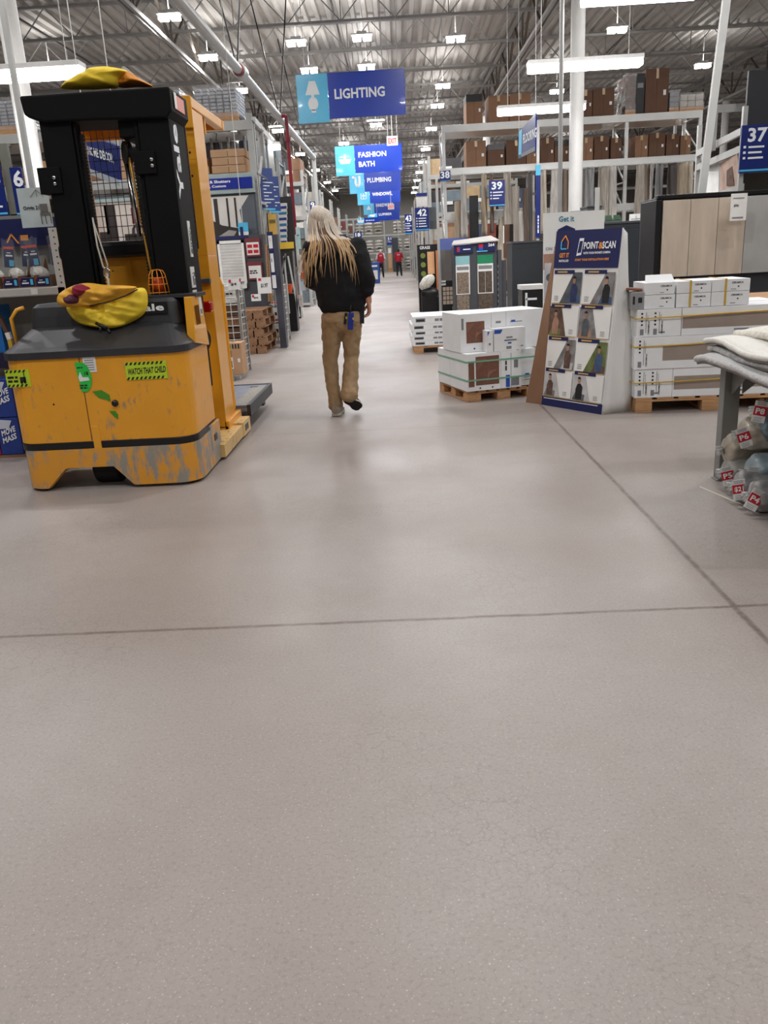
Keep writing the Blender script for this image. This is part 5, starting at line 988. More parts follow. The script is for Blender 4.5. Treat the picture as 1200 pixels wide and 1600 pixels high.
# wood look boards display
TF = rotz((2.78, 9, 0), .02)
r = empty('tile_display', (3.6, 9.2, 0), 'dark display stand holding three beige wood look boards and a grey stone board', 'display')
xf(MB(DGREY).box(2.70, 4.9, 9.06, 9.6, 0, 1.72).use(BLACK).box(2.70, 4.9, 9.02, 9.1, 1.71, 1.745).box(2.68, 2.74, 9.0, 9.5, .5, 1.70), TF).build('cabinet', r, bevel=.005)
BG = mat('beige oak board', (196, 182, 166), .5, var=.12, scale=3.5, stretch=(3, 3, .6)); ST = mat('grey stone board', (168, 168, 166), .45, var=.12, scale=3)
for i in range(5):
    m = BG if i < 3 else ST; x0 = 2.755+i*.285; x1 = x0+(.28 if i < 3 else .56)
    if i == 4: x0 += .285; x1 = x0+.5
    xf(MB(m).box(x0, x1, 9.0, 9.03, .93, 1.69), TF).build('sample_board', r, bevel=.003)
a, b_ = P(1142, 303, 8.95), P(1164, 344, 8.95); mb = MB(WHITE).box(a.x, b_.x, 8.93, 8.94, b_.z, a.z).use(PRINT).text('$96', (a.x+.03, 8.928, (a.z+b_.z)/2), (1, 0, 0), (0, 0, 1), .028).use(GPRINT).box(a.x+.02, b_.x-.03, 8.928, 8.93, a.z-.05, a.z-.04).box(a.x+.02, b_.x-.03, 8.928, 8.93, b_.z+.02, b_.z+.035); mb.build('price_card', r)
# charcoal cabinets
def cab(px0, px1, pt, Y, dpt, label, doors=2, m=DGREY, group='charcoal display cabinets'):
    a, b_ = P(px0, pt, Y), P(px1, pt, Y); r = empty('display_cabinet', ((a.x+b_.x)/2, Y+dpt/2, 0), label, 'cabinet', group); z = a.z
    MB(m).box(a.x, b_.x, Y, Y+dpt, .08, z).use(BLACK).box(a.x+.02, b_.x-.02, Y+.04, Y+dpt, 0, .08).build('body', r, bevel=.005)
    MB(mat('cabinet top', (84, 86, 90), .5)).box(a.x-.01, b_.x+.01, Y-.015, Y+dpt, z, z+.03).build('top', r, bevel=.004)
    w = (b_.x-a.x)/doors
    for i in range(doors): d = MB(m).box(a.x+i*w+.01, a.x+(i+1)*w-.01, Y-.018, Y-.001, .1, z-.08).build('door', r, bevel=.004)
    return r, a.x, b_.x, z
cab(800, 851, 381, 12.5, .6, 'low charcoal cabinet between the black shelf and the white poster board', 1)
r, xa_, xb_, zt = cab(888, 1036, 354, 12, .6, 'wide charcoal cabinet behind the navy poster stand, left of the wood look boards', 2)
MB(WHITE).box(xb_-.16, xb_-.07, 11.975, 11.98, zt-.07, zt-.02).build('price_label', r)
for i, px in enumerate((944, 957, 982, 991)): a = P(px, 346, 12.1); mb = MB(WHITE if i > 1 else mat('shop green', (40, 76, 52), .7)); mb.prism([(a.x, 12.05, zt+.032), (a.x+.12, 12.05, zt+.032), (a.x+.1, 12.12, zt+.12), (a.x+.02, 12.12, zt+.12)], (0, .02, 0)).use(PRINT).box(a.x+.02, a.x+.09, 12.045, 12.05, zt+.05, zt+.056); tag(mb.build('price_holder'), ('green price holder', 'dark green price holder', 'white price holder', 'small white price holder')[i]+' standing on the wide charcoal cabinet, %s from the left' % ORD[i], 'price holder')
r, xa_, xb_, zt = cab(918, 940, 325, 13.2, .5, 'grey stand with a white side behind the wide charcoal cabinet', 1, m=mat('mid grey laminate', (112, 114, 118), .5)); 
MB(WHITE).box(xb_-.11, xb_-.04, 13.17, 13.18, .3, zt+.28).build('white_strip', r)
r, xa_, xb_, zt = cab(893, 910, 333, 14.0, .4, 'short grey stand at the foot of the round column', 1, m=mat('mid grey laminate'))
# black shelf tower with boxed goods
r = empty('black_shelving', (1.75, 13, 0), 'narrow black shelving between the sample tower and the charcoal cabinet', 'shelf'); a, b_ = P(800, 385, 13), P(820, 385, 13)
MB(BLACK).box(a.x, a.x+.02, 13, 13.5, 0, a.z).box(b_.x, b_.x+.02, 13, 13.5, 0, a.z).box(a.x, b_.x, 13.48, 13.5, 0, a.z).build('side_panels', r)
for k in range(4): MB(mat('shelf edge grey', (130, 132, 134), .5)).box(a.x+.02, b_.x, 13.0, 13.48, .25+k*.36, .27+k*.36).build('shelf', r)
a, b_ = P(816, 446, 11.6), P(851, 446, 11.6); r = empty('boxed_appliance', ((a.x+b_.x)/2, 11.8, 0), 'black printed box with a white top standing before the low charcoal cabinet', 'box')
MB(BLACK).box(a.x, b_.x, 11.6, 12.0, .0, a.z-.06).use(WHITE).box(a.x-.01, b_.x+.01, 11.59, 12.01, a.z-.06, a.z).use(LETTER).box(a.x+.05, a.x+.2, 11.597, 11.6, a.z-.2, a.z-.17).box(a.x+.04, a.x+.07, 11.597, 11.6, .3, a.z-.1).build('carton', r, bevel=.005)
# sample towers
def swatch(mb, x0, x1, z0, z1, y, top, n=2, m=None):
    h = z1-z0; mb.use(WHITE).box(x0, x1, y-.006, y, z0, z1).use(top).box(x0, x1, y-.008, y-.005, z1-h*.22, z1).use(GPRINT).box(x0+.02, x1-.02, y-.008, y-.005, z1-h*.36, z1-h*.27)
    mb.use(m)
    for i in range(n): w = (x1-x0-.03)/n; mb.box(x0+.015+i*w, x0+.008+(i+1)*w, y-.009, y-.005, z0+.02, z1-h*.42)
CP = mat('taupe carpet', (132, 118, 104), .95, var=.4, scale=26, bump=.5); CP2 = mat('dark carpet', (92, 80, 70), .95, var=.4, scale=24, bump=.5)
def yw(px, py, Y): return P(px, py, Y)
r = empty('sample_tower', (1.5, 16.8, 0), 'charcoal carpet sample tower with teal and green headed swatches and a 264 header', 'display')
MB(mat('tower grey', (70, 72, 78), .5)).box(1.10, 1.93, 16.6, 17.3, .04, 1.40).use(BLACK).box(1.08, 1.95, 16.58, 17.32, 0, .05).build('body', r, bevel=.008)
MB(mat('tower top', (170, 168, 164), .5)).prism([(1.06, 16.55, 1.42), (1.97, 16.55, 1.46), (1.9, 17.35, 1.56), (1.15, 17.35, 1.5)], (0, 0, .02)).build('top', r)
mb = MB(NAVY).box(1.10, 1.47, 16.575, 16.6, 1.27, 1.42).box(1.54, 1.90, 16.575, 16.6, 1.28, 1.45).use(LETTER).text('264', (1.76, 16.57, 1.37), (1, 0, 0), (0, 0, 1), .06, .12).box(1.28, 1.42, 16.572, 16.575, 1.33, 1.35).use(RED).box(1.16, 1.2, 16.57, 16.575, 1.30, 1.39).box(1.58, 1.66, 16.57, 16.575, 1.36, 1.42).use(BLU).box(1.2, 1.22, 16.57, 16.575, 1.30, 1.39).box(1.58, 1.66, 16.57, 16.575, 1.31, 1.36).use(SKY).box(1.54, 1.75, 16.57, 16.575, 1.28, 1.30); mb.build('header', r)
mb = MB(WHITE); swatch(mb, 1.13, 1.40, .50, 1.22, 16.59, mat('teal swatch', (140, 190, 196), .6), 1, CP); mb.build('carpet_swatch', r)['label'] = 'carpet swatch with a pale teal head'
mb = MB(WHITE); swatch(mb, 1.55, 1.85, .50, 1.22, 16.59, mat('green swatch', (24, 132, 92), .6), 2, CP2); mb.build('carpet_swatch', r)['label'] = 'carpet swatch with a green head'
mb = MB(CP).box(1.14, 1.38, 16.583, 16.6, .06, .49).use(CP2).box(1.56, 1.84, 16.583, 16.6, .06, .49); mb.build('lower_carpet', r)
mb = MB(mat('tower grey')).box(1.945, 2.02, 16.6, 17.3, 0, 1.3).box(2.03, 2.12, 16.7, 17.3, 0, 1.1).use(WHITE)
for k in range(9): mb.box(1.94, 1.945, 16.58, 16.61, .1+k*.11, .14+k*.11)
mb.build('side_fin', r)
a = P(800, 352, 15.6); b_ = P(787, 403, 15.6); r = empty('hanging_board', (a.x, 15.6, b_.z), 'brown and black sample board hanging right of the sample tower', 'board'); MB(CARD3).box(b_.x, a.x-.04, 15.6, 15.64, b_.z, a.z+.02).use(BLACK).box(a.x-.04, a.x+.02, 15.58, 15.66, b_.z+.15, a.z+.02).use(WHITE).box(b_.x-.01, b_.x+.01, 15.58, 15.6, a.z-.3, a.z).build('board', r); MB(STEEL).box(a.x-.06, a.x-.03, 15.66, 15.7, 0, a.z).build('post', r)
r = empty('sample_rack', (1.1, 17.8, 0), 'grey shower floor display with a wire grid of tile samples and blue banner', 'display')
MB(mat('warm grey panel', (112, 108, 104), .5)).box(.90, 1.22, 17.5, 18.0, .75, 1.35).build('upper_panel', r); mb = MB(BLACK).box(.90, 1.22, 17.5, 18.0, .0, .75)
mb.use(mat('tile cream', (196, 178, 160), .5))
for i in range(4):
    for j in range(4): mb.box(.915+i*.072, .975+i*.072, 17.49, 17.5, .28+j*.09, .355+j*.09)
mb.use(WHITE).box(.88, .98, 17.485, 17.5, .72, .76).box(.88, .98, 17.485, 17.5, .66, .70).use(LETTER).text('STAINMASTER', (1.10, 17.48, .16), (1, 0, 0), (0, 0, 1), .07, .3); mb.build('lower_shelf', r)
MB(mat('blue banner film', (96, 112, 176), .4)).box(.88, 1.45, 17.95, 17.98, 1.32, 1.58).build('banner', r)
MB(RACK).box(.83, .88, 17.45, 17.5, 0, 2.7).build('post', r)
# grate / landscape sample rack with the white net sack
r = empty('grass_display', (.65, 19.8, 0), 'black GRASS sample display with green round samples and orange boards', 'display')
MB(BLACK).box(.48, .98, 19.8, 20.4, 0, 1.50).use(LETTER).text('GRASS', (.53, 19.795, 1.40), (1, 0, 0), (0, 0, 1), .07, .24).build('cabinet', r)
mb = MB(mat('turf sample', (126, 140, 66), .9, bump=.5, scale=40))
for k in range(5): mb.cyl((.60, 19.78, 1.26-k*.2), (.60, 19.8, 1.26-k*.2), .06, 14)
mb.build('turf_disc', r); MB(mat('peach board', (232, 178, 132), .6)).box(.70, .86, 19.76, 19.8, .85, 1.34).build('sample_board', r); MB(mat('orange wood board', (196, 122, 76), .6)).box(.89, .96, 19.70, 19.76, .28, 1.36).build('sample_board', r)
r = empty('net_sack', (.68, 19.4, 0), 'white net sack slumped on the black bin by the GRASS display', 'sack'); mb = MB(mat('white netting', (216, 214, 204), .7, var=.3, scale=26, bump=.6))
mb.ell((.66, 19.4, .68), (.22, .14, .13), 16, 10, Matrix.Rotation(-.75, 3, 'Y')); mb.build('sack', r, remesh=.025, disp=(.04, .08)); MB(BLACK).ell((.72, 19.42, .42), (.22, .16, .16), 14, 8).box(.52, .92, 19.3, 19.55, .0, .36).build('bin', r, remesh=.03)
# racks of the aisles beyond, right side
goods = [mat('goods %d' % i, c, .6, var=.15) for i, c in enumerate([(136, 102, 78), (190, 184, 174), (72, 82, 108), (136, 72, 64), (112, 108, 102), (186, 160, 124), (66, 64, 66), (112, 126, 134), (170, 138, 110), (210, 206, 200)])]
def far_rack(side, xe, y0, dep, ztop, beams, lab, items, grp, w=3.2, m=RACK, n=4):
    s = 1 if side == 'right' else -1; xs = sorted((xe, xe+s*w)); rack(xs[0], xs[1], y0, y0+dep, beams, ztop, lab, [xs[0]+.04, xs[1]-.04], None, m=m, deck=False, brace=dep > .7)
    rn = random.Random(int(y0*10)); lv = [.12]+beams; k = 0
    for li, z in enumerate(lv):
        hi = (lv[li+1]-.14 if li+1 < len(lv) else z+.7)-z
        for j in range(n):
            a = .06+j*(w-.12)/n; b_ = a+(w-.12)/n*.93; x0, x1 = sorted((xe+s*a, xe+s*b_)); h = hi*(.6+.38*rn.random()); g = goods[rn.randrange(10)]
            mb = MB(g); q = max(1, int(h/.28))
            g2 = goods[rn.randrange(10)]; nc_ = 2+rn.randrange(2)
            for t in range(q):
                for c_ in range(nc_): mb.use(g if (t*3+c_) % 4 else g2).box(x0+(x1-x0)*c_/nc_+.004, x0+(x1-x0)*(c_+1)/nc_-.004, y0+.06+.02*((c_+t) % 2), y0+dep-.06, z+t*h/q+.003, z+(t+1)*h/q-.004)
            mb.use(WHITE).box(x0+(x1-x0)*.3, x0+(x1-x0)*.7, y0+.055, y0+.06, z+h*.35, z+h*.5)
            lvn = ('floor level', 'second level', 'third level', 'fourth level', 'top level')[min(li, 4)]
            tag(mb.build('goods_stack'), 'boxed goods, %s, %s bay of the %s' % (lvn, ORD[j], lab), 'boxes', grp); k += 1
yy = [24.9, 28.3, 33.6, 38.5, 44, 50.2, 57.5, 66]
for i, y0 in enumerate(yy):
    lab = '%s rack right of the aisle past 38' % ORD[i]
    far_rack('right', .98 if i < 6 else 1.0, y0, 1.1, 3.9 if i != 1 else 4.2, [1.3, 2.4, 3.4] if i < 5 else [1.6, 3.0], lab, 3, 'goods on %s' % lab, w=3.0 if i < 3 else 2.2, n=3 if i < 3 else 2)
tag(MB(mat('charcoal fin', (84, 88, 92), .5)).box(.95, 1.15, 24.2, 24.5, 1.95, 2.52).build('grey_board'), 'grey end panel right of the 42 sign', 'panel')
a = P(650, 302, 24.1); bb = P(668, 322, 24.1); tag(MB(mat('white header', (214, 214, 210), .5)).box(a.x, bb.x, 24.1, 24.15, bb.z, a.z).use(SIGNBLUE).box(a.x, bb.x, 24.09, 24.1, a.z-.08, a.z).build('header_board'), 'white board with a dark top edge above the 42 sign', 'board')

# ============================================================ HANGING DEPARTMENT SIGNS OVER THE AISLE
DSB = mat('glossy department blue', (0, 56, 176), .25, var=.1, scale=1.5, coat=.15); DSL = mat('department light blue', (86, 194, 238), .2, var=.04, coat=.3); WIRE = mat('wire', (210, 210, 208), .4)
def dept(Y, words, label, icon, z0=4.03, h=.87, xa=-1.93, xb=.33, f=.29, th=.17):
    r = empty('department_sign', ((xa+xb)/2, Y, z0), label, 'hanging sign', 'blue department signs over the aisle'); z1 = z0+h; xs = xa+(xb-xa)*f
    MB(DSB).box(xs, xb, Y, Y+.03, z0, z1).build('name_panel', r, bevel=.004); q = MB(DSL).box(xa, xs-.002, Y, Y+.03, z0-.06, z1).build('icon_panel', r, bevel=.004)
    mb = MB(LETTER)
    if not words: mb.bars((xs+.1, Y-.004, z0+h*.35), (1, 0, 0), (0, 0, 1), (xb-xs)*.7, h*.3, 1)
    for i, w in enumerate(words): mb.text(w, (xs+.13, Y-.004, z0+h*(.42 if len(words) == 1 else (.56, .22)[i])), (1, 0, 0), (0, 0, 1), th*(1.15 if len(words) == 1 else 1), min(1.05, .155*len(w)) if len(words) == 1 else .135*len(w))
    mb.build('lettering', r); mb = MB(LETTER); icon(mb, (xa+xs)/2, Y-.004, z0+h/2); mb.build('icon', q)
    for x in (xa+.2, xb-.45, xb-.14): MB(WIRE).cyl((x, Y+.015, z1 if x < 0 else z0), (x, Y+.015, DECKZ-.004), .006, 5).build('wire', r)
def i_lamp(mb, x, y, z):
    mb.poly([(x-.06, y, z+.30), (x+.07, y, z+.30), (x+.15, y, z+.04), (x-.15, y, z+.04)]).poly([(x-.03, y, z+.04), (x+.03, y, z+.04), (x+.03, y, z-.01), (x-.03, y, z-.01)]).poly([(x+.105*cos(a), y, z-.13+.13*sin(a)) for a in [k*pi/9 for k in range(18)]]).poly([(x-.05, y, z-.30), (x+.05, y, z-.30), (x+.04, y, z-.24), (x-.04, y, z-.24)])
def i_bath(mb, x, y, z): mb.poly([(x-.22, y, z+.03), (x+.22, y, z+.03), (x+.15, y, z-.12), (x-.15, y, z-.12)]).poly([(x-.03, y, z+.18), (x+.03, y, z+.18), (x+.03, y, z+.03), (x-.03, y, z+.03)]).poly([(x-.2, y, z+.07), (x-.1, y, z+.07), (x-.1, y, z+.1), (x-.2, y, z+.1)])
def i_pipe(mb, x, y, z):
    pts = [(x-.2, z+.18), (x-.1, z+.18), (x-.05, z+.12), (x-.05, z-.1), (x+.03, z-.2), (x+.12, z-.1), (x+.12, z+.22)]
    for (a, b_), (c, d) in zip(pts, pts[1:]): mb.bar((a, y, b_), (c, y, d), .09, .004, up=(0, 1, 0))
def i_win(mb, x, y, z):
    for a in (-.16, -.02, .12): mb.box(x+a, x+a+.04, y, y+.003, z-.18, z+.18)
    for b_ in (-.18, -.02, .14): mb.box(x-.16, x+.16, y, y+.003, z+b_, z+b_+.04)
def i_tri(mb, x, y, z): mb.poly([(x-.14, y, z-.2), (x+.14, y, z-.2), (x, y, z+.05)]).poly([(x-.05+.06*cos(a), y, z+.14+.06*sin(a)) for a in [k*pi/4 for k in range(8)]])
def i_saw(mb, x, y, z): mb.poly([(x-.2, y, z-.05), (x+.12, y, z-.14), (x+.2, y, z+.05), (x+.1, y, z+.14), (x-.2, y, z+.02)])
dept(18.9, ['LIGHTING'], 'glossy blue LIGHTING sign with a table lamp icon, the nearest sign over the aisle', i_lamp, 4.11)
dept(30, ['FASHION', 'BATH'], 'blue FASHION BATH sign hanging behind and below the lighting sign', i_bath)
dept(38.5, ['PLUMBING'], 'blue PLUMBING sign with a pipe icon below the fashion bath sign', i_pipe)
dept(46, ['WINDOWS,'], 'blue WINDOWS sign with a window icon below the plumbing sign', i_win, 3.98, .78)
dept(54, ['HARDWARE'], 'blue HARDWARE sign with a triangle icon below the windows sign', i_tri, 3.85)
dept(62, ['LUMBER'], 'blue LUMBER sign with a saw icon, farthest of the aligned aisle signs', i_saw, 3.72, .8)
dept(50.5, [], 'small blue department sign left of and below the lumber sign', i_bath, 3.2, .28, -2.2, -.9, .3, .12)
def exits(px0, px1, py0, py1, Y, label, lit=RED):
    a, b_ = P(px0, py0, Y), P(px1, py1, Y); r = empty('exit_sign', ((a.x+b_.x)/2, Y, b_.z), label, 'exit sign'); w = b_.x-a.x
    MB(WHITE).box(a.x, b_.x, Y, Y+.06, b_.z, a.z).build('case', r, bevel=.006); MB(mat('exit red', (220, 30, 40), .5, emit=.6, var=0)).text('EXIT', ((a.x+b_.x)/2, Y-.004, b_.z+(a.z-b_.z)*.22), (1, 0, 0), (0, 0, 1), (a.z-b_.z)*.56, w*.74, 'c').build('lettering', r); MB(WIRE).cyl(((a.x+b_.x)/2, Y+.03, a.z), ((a.x+b_.x)/2, Y+.03, DECKZ-.004), .012, 6).build('stem', r)
exits(604, 622, 213, 227, 27, 'white EXIT sign with red letters above the fashion bath sign'); exits(606, 616, 319, 327, 44, 'small EXIT sign hanging before the hardware sign')
# HOME DECOR sign seen through the mast
r = empty('department_sign', (-2.95, 9.2, 2.2), 'slanted blue HOME DECOR sign seen through the lift mast', 'hanging sign'); p0, p1, p2, p3 = P(139, 263, 9.4), P(186, 281, 8.6), P(182, 228, 8.6), P(133, 209, 9.4); n = V((.92, .4, 0))*.03
MB(SIGNBLUE).prism([p0, p1, p2, p3], n).use(SKY).prism([p0+(p0-p1)*.16, p0, p3, p3+(p0-p1)*.16], n).use(mat('sign grey foot', (176, 186, 196), .5)).prism([p0-V((0, 0, .06)), p1-V((0, 0, .06)), p1, p0], n).build('sign_panel', r)
MB(LETTER).text('HOME DÉCOR', p0.lerp(p3, .42).lerp(p1.lerp(p2, .42), .06)-n*.25, p1-p0, p3-p0, .105, (p1-p0).length*.86).build('lettering', r)
for p in (p2, p3): MB(WIRE).cyl(p+n*.5, (p.x+n.x*.5, p.y+n.y*.5, DECKZ-.004), .005, 5).build('wire', r)

# ============================================================ LEFT SIDE
# near shelf of white mop heads behind the truck
SH = mat('shelf putty enamel', (188, 188, 184), .45, .05)
r = empty('end_shelf', (-2.95, 6.5, 0), 'putty coloured end shelf with a perforated white upright behind the truck', 'shelf')
MB(SH).box(-3.75, -2.44, 6.2, 6.7, 1.155, 1.215).build('shelf_board', r, bevel=.008)
mb = MB(RACKW).box(-2.50, -2.44, 6.2, 6.75, 0, 1.62).box(-2.50, -2.44, 6.7, 6.75, 1.6, 2.35); mb.use(BLACK)
for k in range(9): mb.cyl((-2.465, 6.197, 1.24+k*.045), (-2.465, 6.2, 1.24+k*.045), .006, 6)
mb.build('upright', r, bevel=.004); MB(mat('pegboard', (150, 150, 146), .7)).box(-3.75, -2.5, 6.70, 6.74, .1, 1.75).build('back_panel', r); MB(mat('under shelf dark', (44, 44, 46), .7)).box(-3.75, -2.5, 6.2, 6.7, 0, .1).build('kick_base', r); MB(WHITE).box(-2.70, -2.65, 6.197, 6.2, 1.165, 1.205).build('price_label', r)
MB(SH).box(-3.75, -2.5, 6.35, 6.7, .60, .63).build('lower_shelf', r)
tag(MB(NAVY).box(-3.4, -2.58, 6.62, 6.65, 1.52, 1.72).use(ORG).bar((-3.0, 6.615, 1.55), (-2.96, 6.615, 1.61), .012, .003, up=(0, 1, 0)).bar((-2.96, 6.615, 1.61), (-2.91, 6.615, 1.54), .012, .003, up=(0, 1, 0)).box(-2.89, -2.83, 6.613, 6.618, 1.56, 1.60).build('logo_board'), 'navy board with an orange house outline above the mop head shelf', 'sign')
o = MB(mat('pale blue card', (196, 212, 216), .5)).box(-2.775, -2.545, 6.42, 6.43, 1.64, 1.915).use(PRINT); o.text('Origin 21', (-2.745, 6.415, 1.755), (1, 0, 0), (0, 0, 1), .035, .12)
DC = mat('chair line art', (110, 112, 112), .6); o.use(DC).box(-2.62, -2.565, 6.414, 6.418, 1.745, 1.80).box(-2.625, -2.55, 6.414, 6.418, 1.72, 1.74)
for x in (-2.622, -2.59, -2.553): o.bar((x, 6.416, 1.72), (x+.002, 6.416, 1.66), .006, .002, up=(0, 1, 0))
o.use(GPRINT)
for a in (-.05, 0, .05): o.bar((-2.63, 6.416, 1.90), (-2.63+a, 6.416, 1.85), .004, .002, up=(0, 1, 0))
tag(o.build('chair_poster'), 'pale blue card reading Origin 21 with a grey chair drawing', 'poster')
tag(MB(RED).box(-2.62, -2.575, 6.60, 6.61, 1.58, 1.62).build('red_label'), 'small red label above the mop heads', 'label')
MOP = mat('white mop yarn', (228, 226, 220), .9, var=.12, scale=40, bump=.6); BAGF = mat('clear hang bag', (206, 210, 214), .15, var=.1, alpha=.15, coat=1., bump=.4, scale=9)
PKB = mat('package navy', (18, 32, 84), .4, var=.06)
for i, (x, y, tilt) in enumerate([(-3.02, 6.34, .0), (-2.90, 6.42, .1), (-2.79, 6.48, .1), (-2.68, 6.34, -.03), (-2.56, 6.46, .05), (-3.16, 6.36, .0)]):
    r = empty('mop_refill', (x, y, 1.216), 'bagged white mop refill with a navy card, %s from the perforated upright' % ORD[[4, 3, 2, 1, 0, 5][i]], 'mop refill', 'mop refills on the end shelf')
    MB(PKB).cbox((x-.005, y-.03, 1.44), (.075, .004, .15), ry=tilt).use(mat('package orange red', (220, 74, 50), .5)).cbox((x-.005+.09*tilt, y-.033, 1.505), (.076, .004, .018), ry=tilt).use(LETTER).cbox((x, y-.034, 1.45), (.05, .003, .012), ry=tilt).cbox((x, y-.034, 1.47), (.03, .003, .006), ry=tilt).use(SKY).cbox((x+.01, y-.034, 1.395), (.035, .003, .045), ry=tilt).build('card', r)
    mb = MB(MOP); mb.ell((x+.03, y-.02, 1.315), (.062, .05, .045), 14, 8, Matrix.Rotation(.5, 3, 'Y'))
    for k in range(6): mb.tube([(x-.03+k*.013, y, 1.34), (x-.02+k*.014, y-.04, 1.31), (x+.01+k*.014, y-.045, 1.275)], .008, 5)
    mb.build('yarn', r, smooth=True)
    MB(BAGF).grid(lambda u, v: (x-.05+.10*u+tilt*.1*v, y-.045+.012*sin(u*9+v*7+i), 1.30+.27*v+.01*sin(u*12)), 8, 10).build('bag', r, smooth=True)
for i, (x0, x1) in enumerate([(-2.905, -2.785), (-2.78, -2.665), (-2.66, -2.55), (-3.07, -2.93)]):
    r = empty('display_tray', ((x0+x1)/2, 6.25, 1.216), 'cardboard tray with a navy front lip on the end shelf, %s' % ('left of the middle tray', 'in the middle of three', 'next to the perforated upright', 'plain and farthest left')[i], 'tray', 'cardboard trays on the end shelf')
    MB(CARD).box(x0, x1, 6.215, 6.22, 1.217, 1.29).box(x0, x0+.004, 6.22, 6.5, 1.217, 1.30).box(x1-.004, x1, 6.22, 6.5, 1.217, 1.30).prism([(x0, 6.5, 1.217), (x0, 6.45, 1.44), (x0, 6.3, 1.217)], (.004, 0, 0)).build('tray', r)
    if i < 3: MB(PKB).box(x0+.005, x1-.005, 6.21, 6.215, 1.225, 1.285).use(LETTER).box(x0+.02, x0+.07, 6.208, 6.21, 1.243, 1.253).box(x0+.03, x0+.055, 6.208, 6.21, 1.262, 1.267).use(SKY).box(x1-.032, x1-.012, 6.208, 6.21, 1.235, 1.275).use(RED).box(x0+.005, x0+.015, 6.208, 6.21, 1.27, 1.285).build('printed_lip', r)
# goods under the shelf
tag(MB(mat('bright blue pack', (30, 110, 190), .4)).box(-3.2, -3.02, 6.3, 6.5, .632, 1.1).use(mat('pack print', (30, 30, 60), .5)).box(-3.15, -3.0, 6.29, 6.3, .632, .75).build('blue_package'), 'bright blue upright package under the end shelf', 'package')
mb = MB(mat('brown handle', (88, 64, 50), .6)).bar((-3.03, 6.25, 1.12), (-2.955, 6.25, .9), .03, .03).use(WHITE).bar((-2.955, 6.25, .9), (-2.945, 6.25, .85), .032, .032).use(YELLOW).bar((-2.945, 6.25, .85), (-2.93, 6.25, .02), .03, .03)
tag(mb.build('broom_handle'), 'brown broom handle with a yellow label leaning under the end shelf', 'broom')
MB_, MR = mat('detergent blue', (34, 60, 140), .4, var=.1), mat('detergent red', (170, 26, 44), .4, var=.08)
for i in range(2):
    for j in range(2):
        x0 = -3.21+j*.17; z0 = .02+i*.285; mb = MB(MR if j == 0 else MB_).box(x0, x0+.165, 5.98, 6.16, z0, z0+.28).use(MB_).poly([(x0, 5.978, z0+.10), (x0+.165, 5.978, z0+.02), (x0+.165, 5.978, z0+.27), (x0, 5.978, z0+.27)]).use(LETTER)
        mb.text('MOVE', (x0+.03, 5.975, z0+.14), (1, 0, .35), (0, 0, 1), .045, .115).text('MASS', (x0+.03, 5.975, z0+.085), (1, 0, .35), (0, 0, 1), .045, .115).use(mat('splash white', (206, 214, 230), .5)).poly([(x0+.01, 5.976, z0+.2), (x0+.09, 5.976, z0+.2), (x0+.12, 5.976, z0+.26), (x0+.02, 5.976, z0+.27)])
        tag(mb.build('detergent_box', bevel=.005), '%s blue and red MOVE MASS box, %s column, behind the truck' % (('lower', 'upper')[i], ('left', 'right')[j]), 'box', 'blue and red boxes behind the truck')
tag(MB(CARD).box(-3.22, -2.86, 5.97, 6.18, 0, .018).build('cardboard_sheet'), 'flat cardboard sheet under the blue and red boxes', 'cardboard')
# aisle sign 6 panels and green steel header
for px0, px1, nm, lab in ((14, 45, '6', 'blue aisle sign reading 6 left of the white column'), (-30, 13, '5', 'blue aisle sign cut by the left picture edge')):
    numsign(px0, px1, 262, 337, 9, nm, lab, rows=4 if nm == '5' else 0, numx=.62, hgt=.34)
tag(MB(mat('olive steel header', (116, 118, 108), .5)).box(-4.6, -3.7, 9.05, 9.15, 1.75, 1.92).box(-4.02, -3.93, 9.05, 9.1, 0, 2.6).build('header_rail'), 'olive grey steel rail under the 6 sign', 'rail')
a0, a1 = P(49, 280, 9.2), P(5, 20, 9.2); tag(MB(RACK).bar((a0.x, 9.2, 0), (a1.x, 9.2, a1.z+.3), .05, .05, up=(0, 1, 0)).build('pole'), 'slim grey pole standing just left of the white column', 'pole')
GX[0] = lambda v: V((v.x*1.28, v.y+3.1, max(0, 1.3+(v.z-1.3)*1.28)))      # this bay stands further back and is larger than first laid out
rack(-6.4, -1.72, 11.15, 12.3, [2.42, 3.0, 4.3], 3.12, 'pallet rack above the window blinds display, left of the aisle', [-6.4, -4.2, -1.75]) if 0 else rack(-6.4, -1.72, 11.15, 12.3, [2.40, 3.0], 3.08, 'pallet rack above the window blinds display, left of the aisle', [-6.36, -4.2, -1.76])
for i, (x0, x1, z1, m) in enumerate([(-2.29, -1.86, 2.69, CARD2), (-2.62, -2.33, 2.60, CARD2), (-2.98, -2.66, 2.68, CARD2), (-3.3, -3.02, 2.62, CARD), (-3.66, -3.34, 2.70, CARD2), (-4.0, -3.7, 2.62, CARD), (-4.6, -4.3, 2.68, CARD2), (-5.0, -4.65, 2.6, CARD)]):
    for k in range(2 if i else 3):
        n_ = 2 if i else 3; h = (z1-2.41)/n_; bx(x0+.01*(k % 2), x1-.01*(k % 2), 11.2, 11.8, 2.412+k*h, 2.41+(k+1)*h-.004, m, 'pale brown carton over the blinds display, %s stack from the aisle, %s one' % (ORD[i], ('bottom', 'second', 'top')[k]), 'pale cartons on the rack over the blinds display', lab=False)
for i, (x0, x1) in enumerate([(-2.42, -1.9), (-3.2, -2.6), (-5.2, -4.6)]): wrapped(x0, x1, 11.25, 12.1, 3.01, 3.40, 'shrink-wrapped stack of grey packs on the top left rack, %s from the aisle' % ORD[i], mat('silver packs', (158, 164, 172), .35, .3), 7, 6)
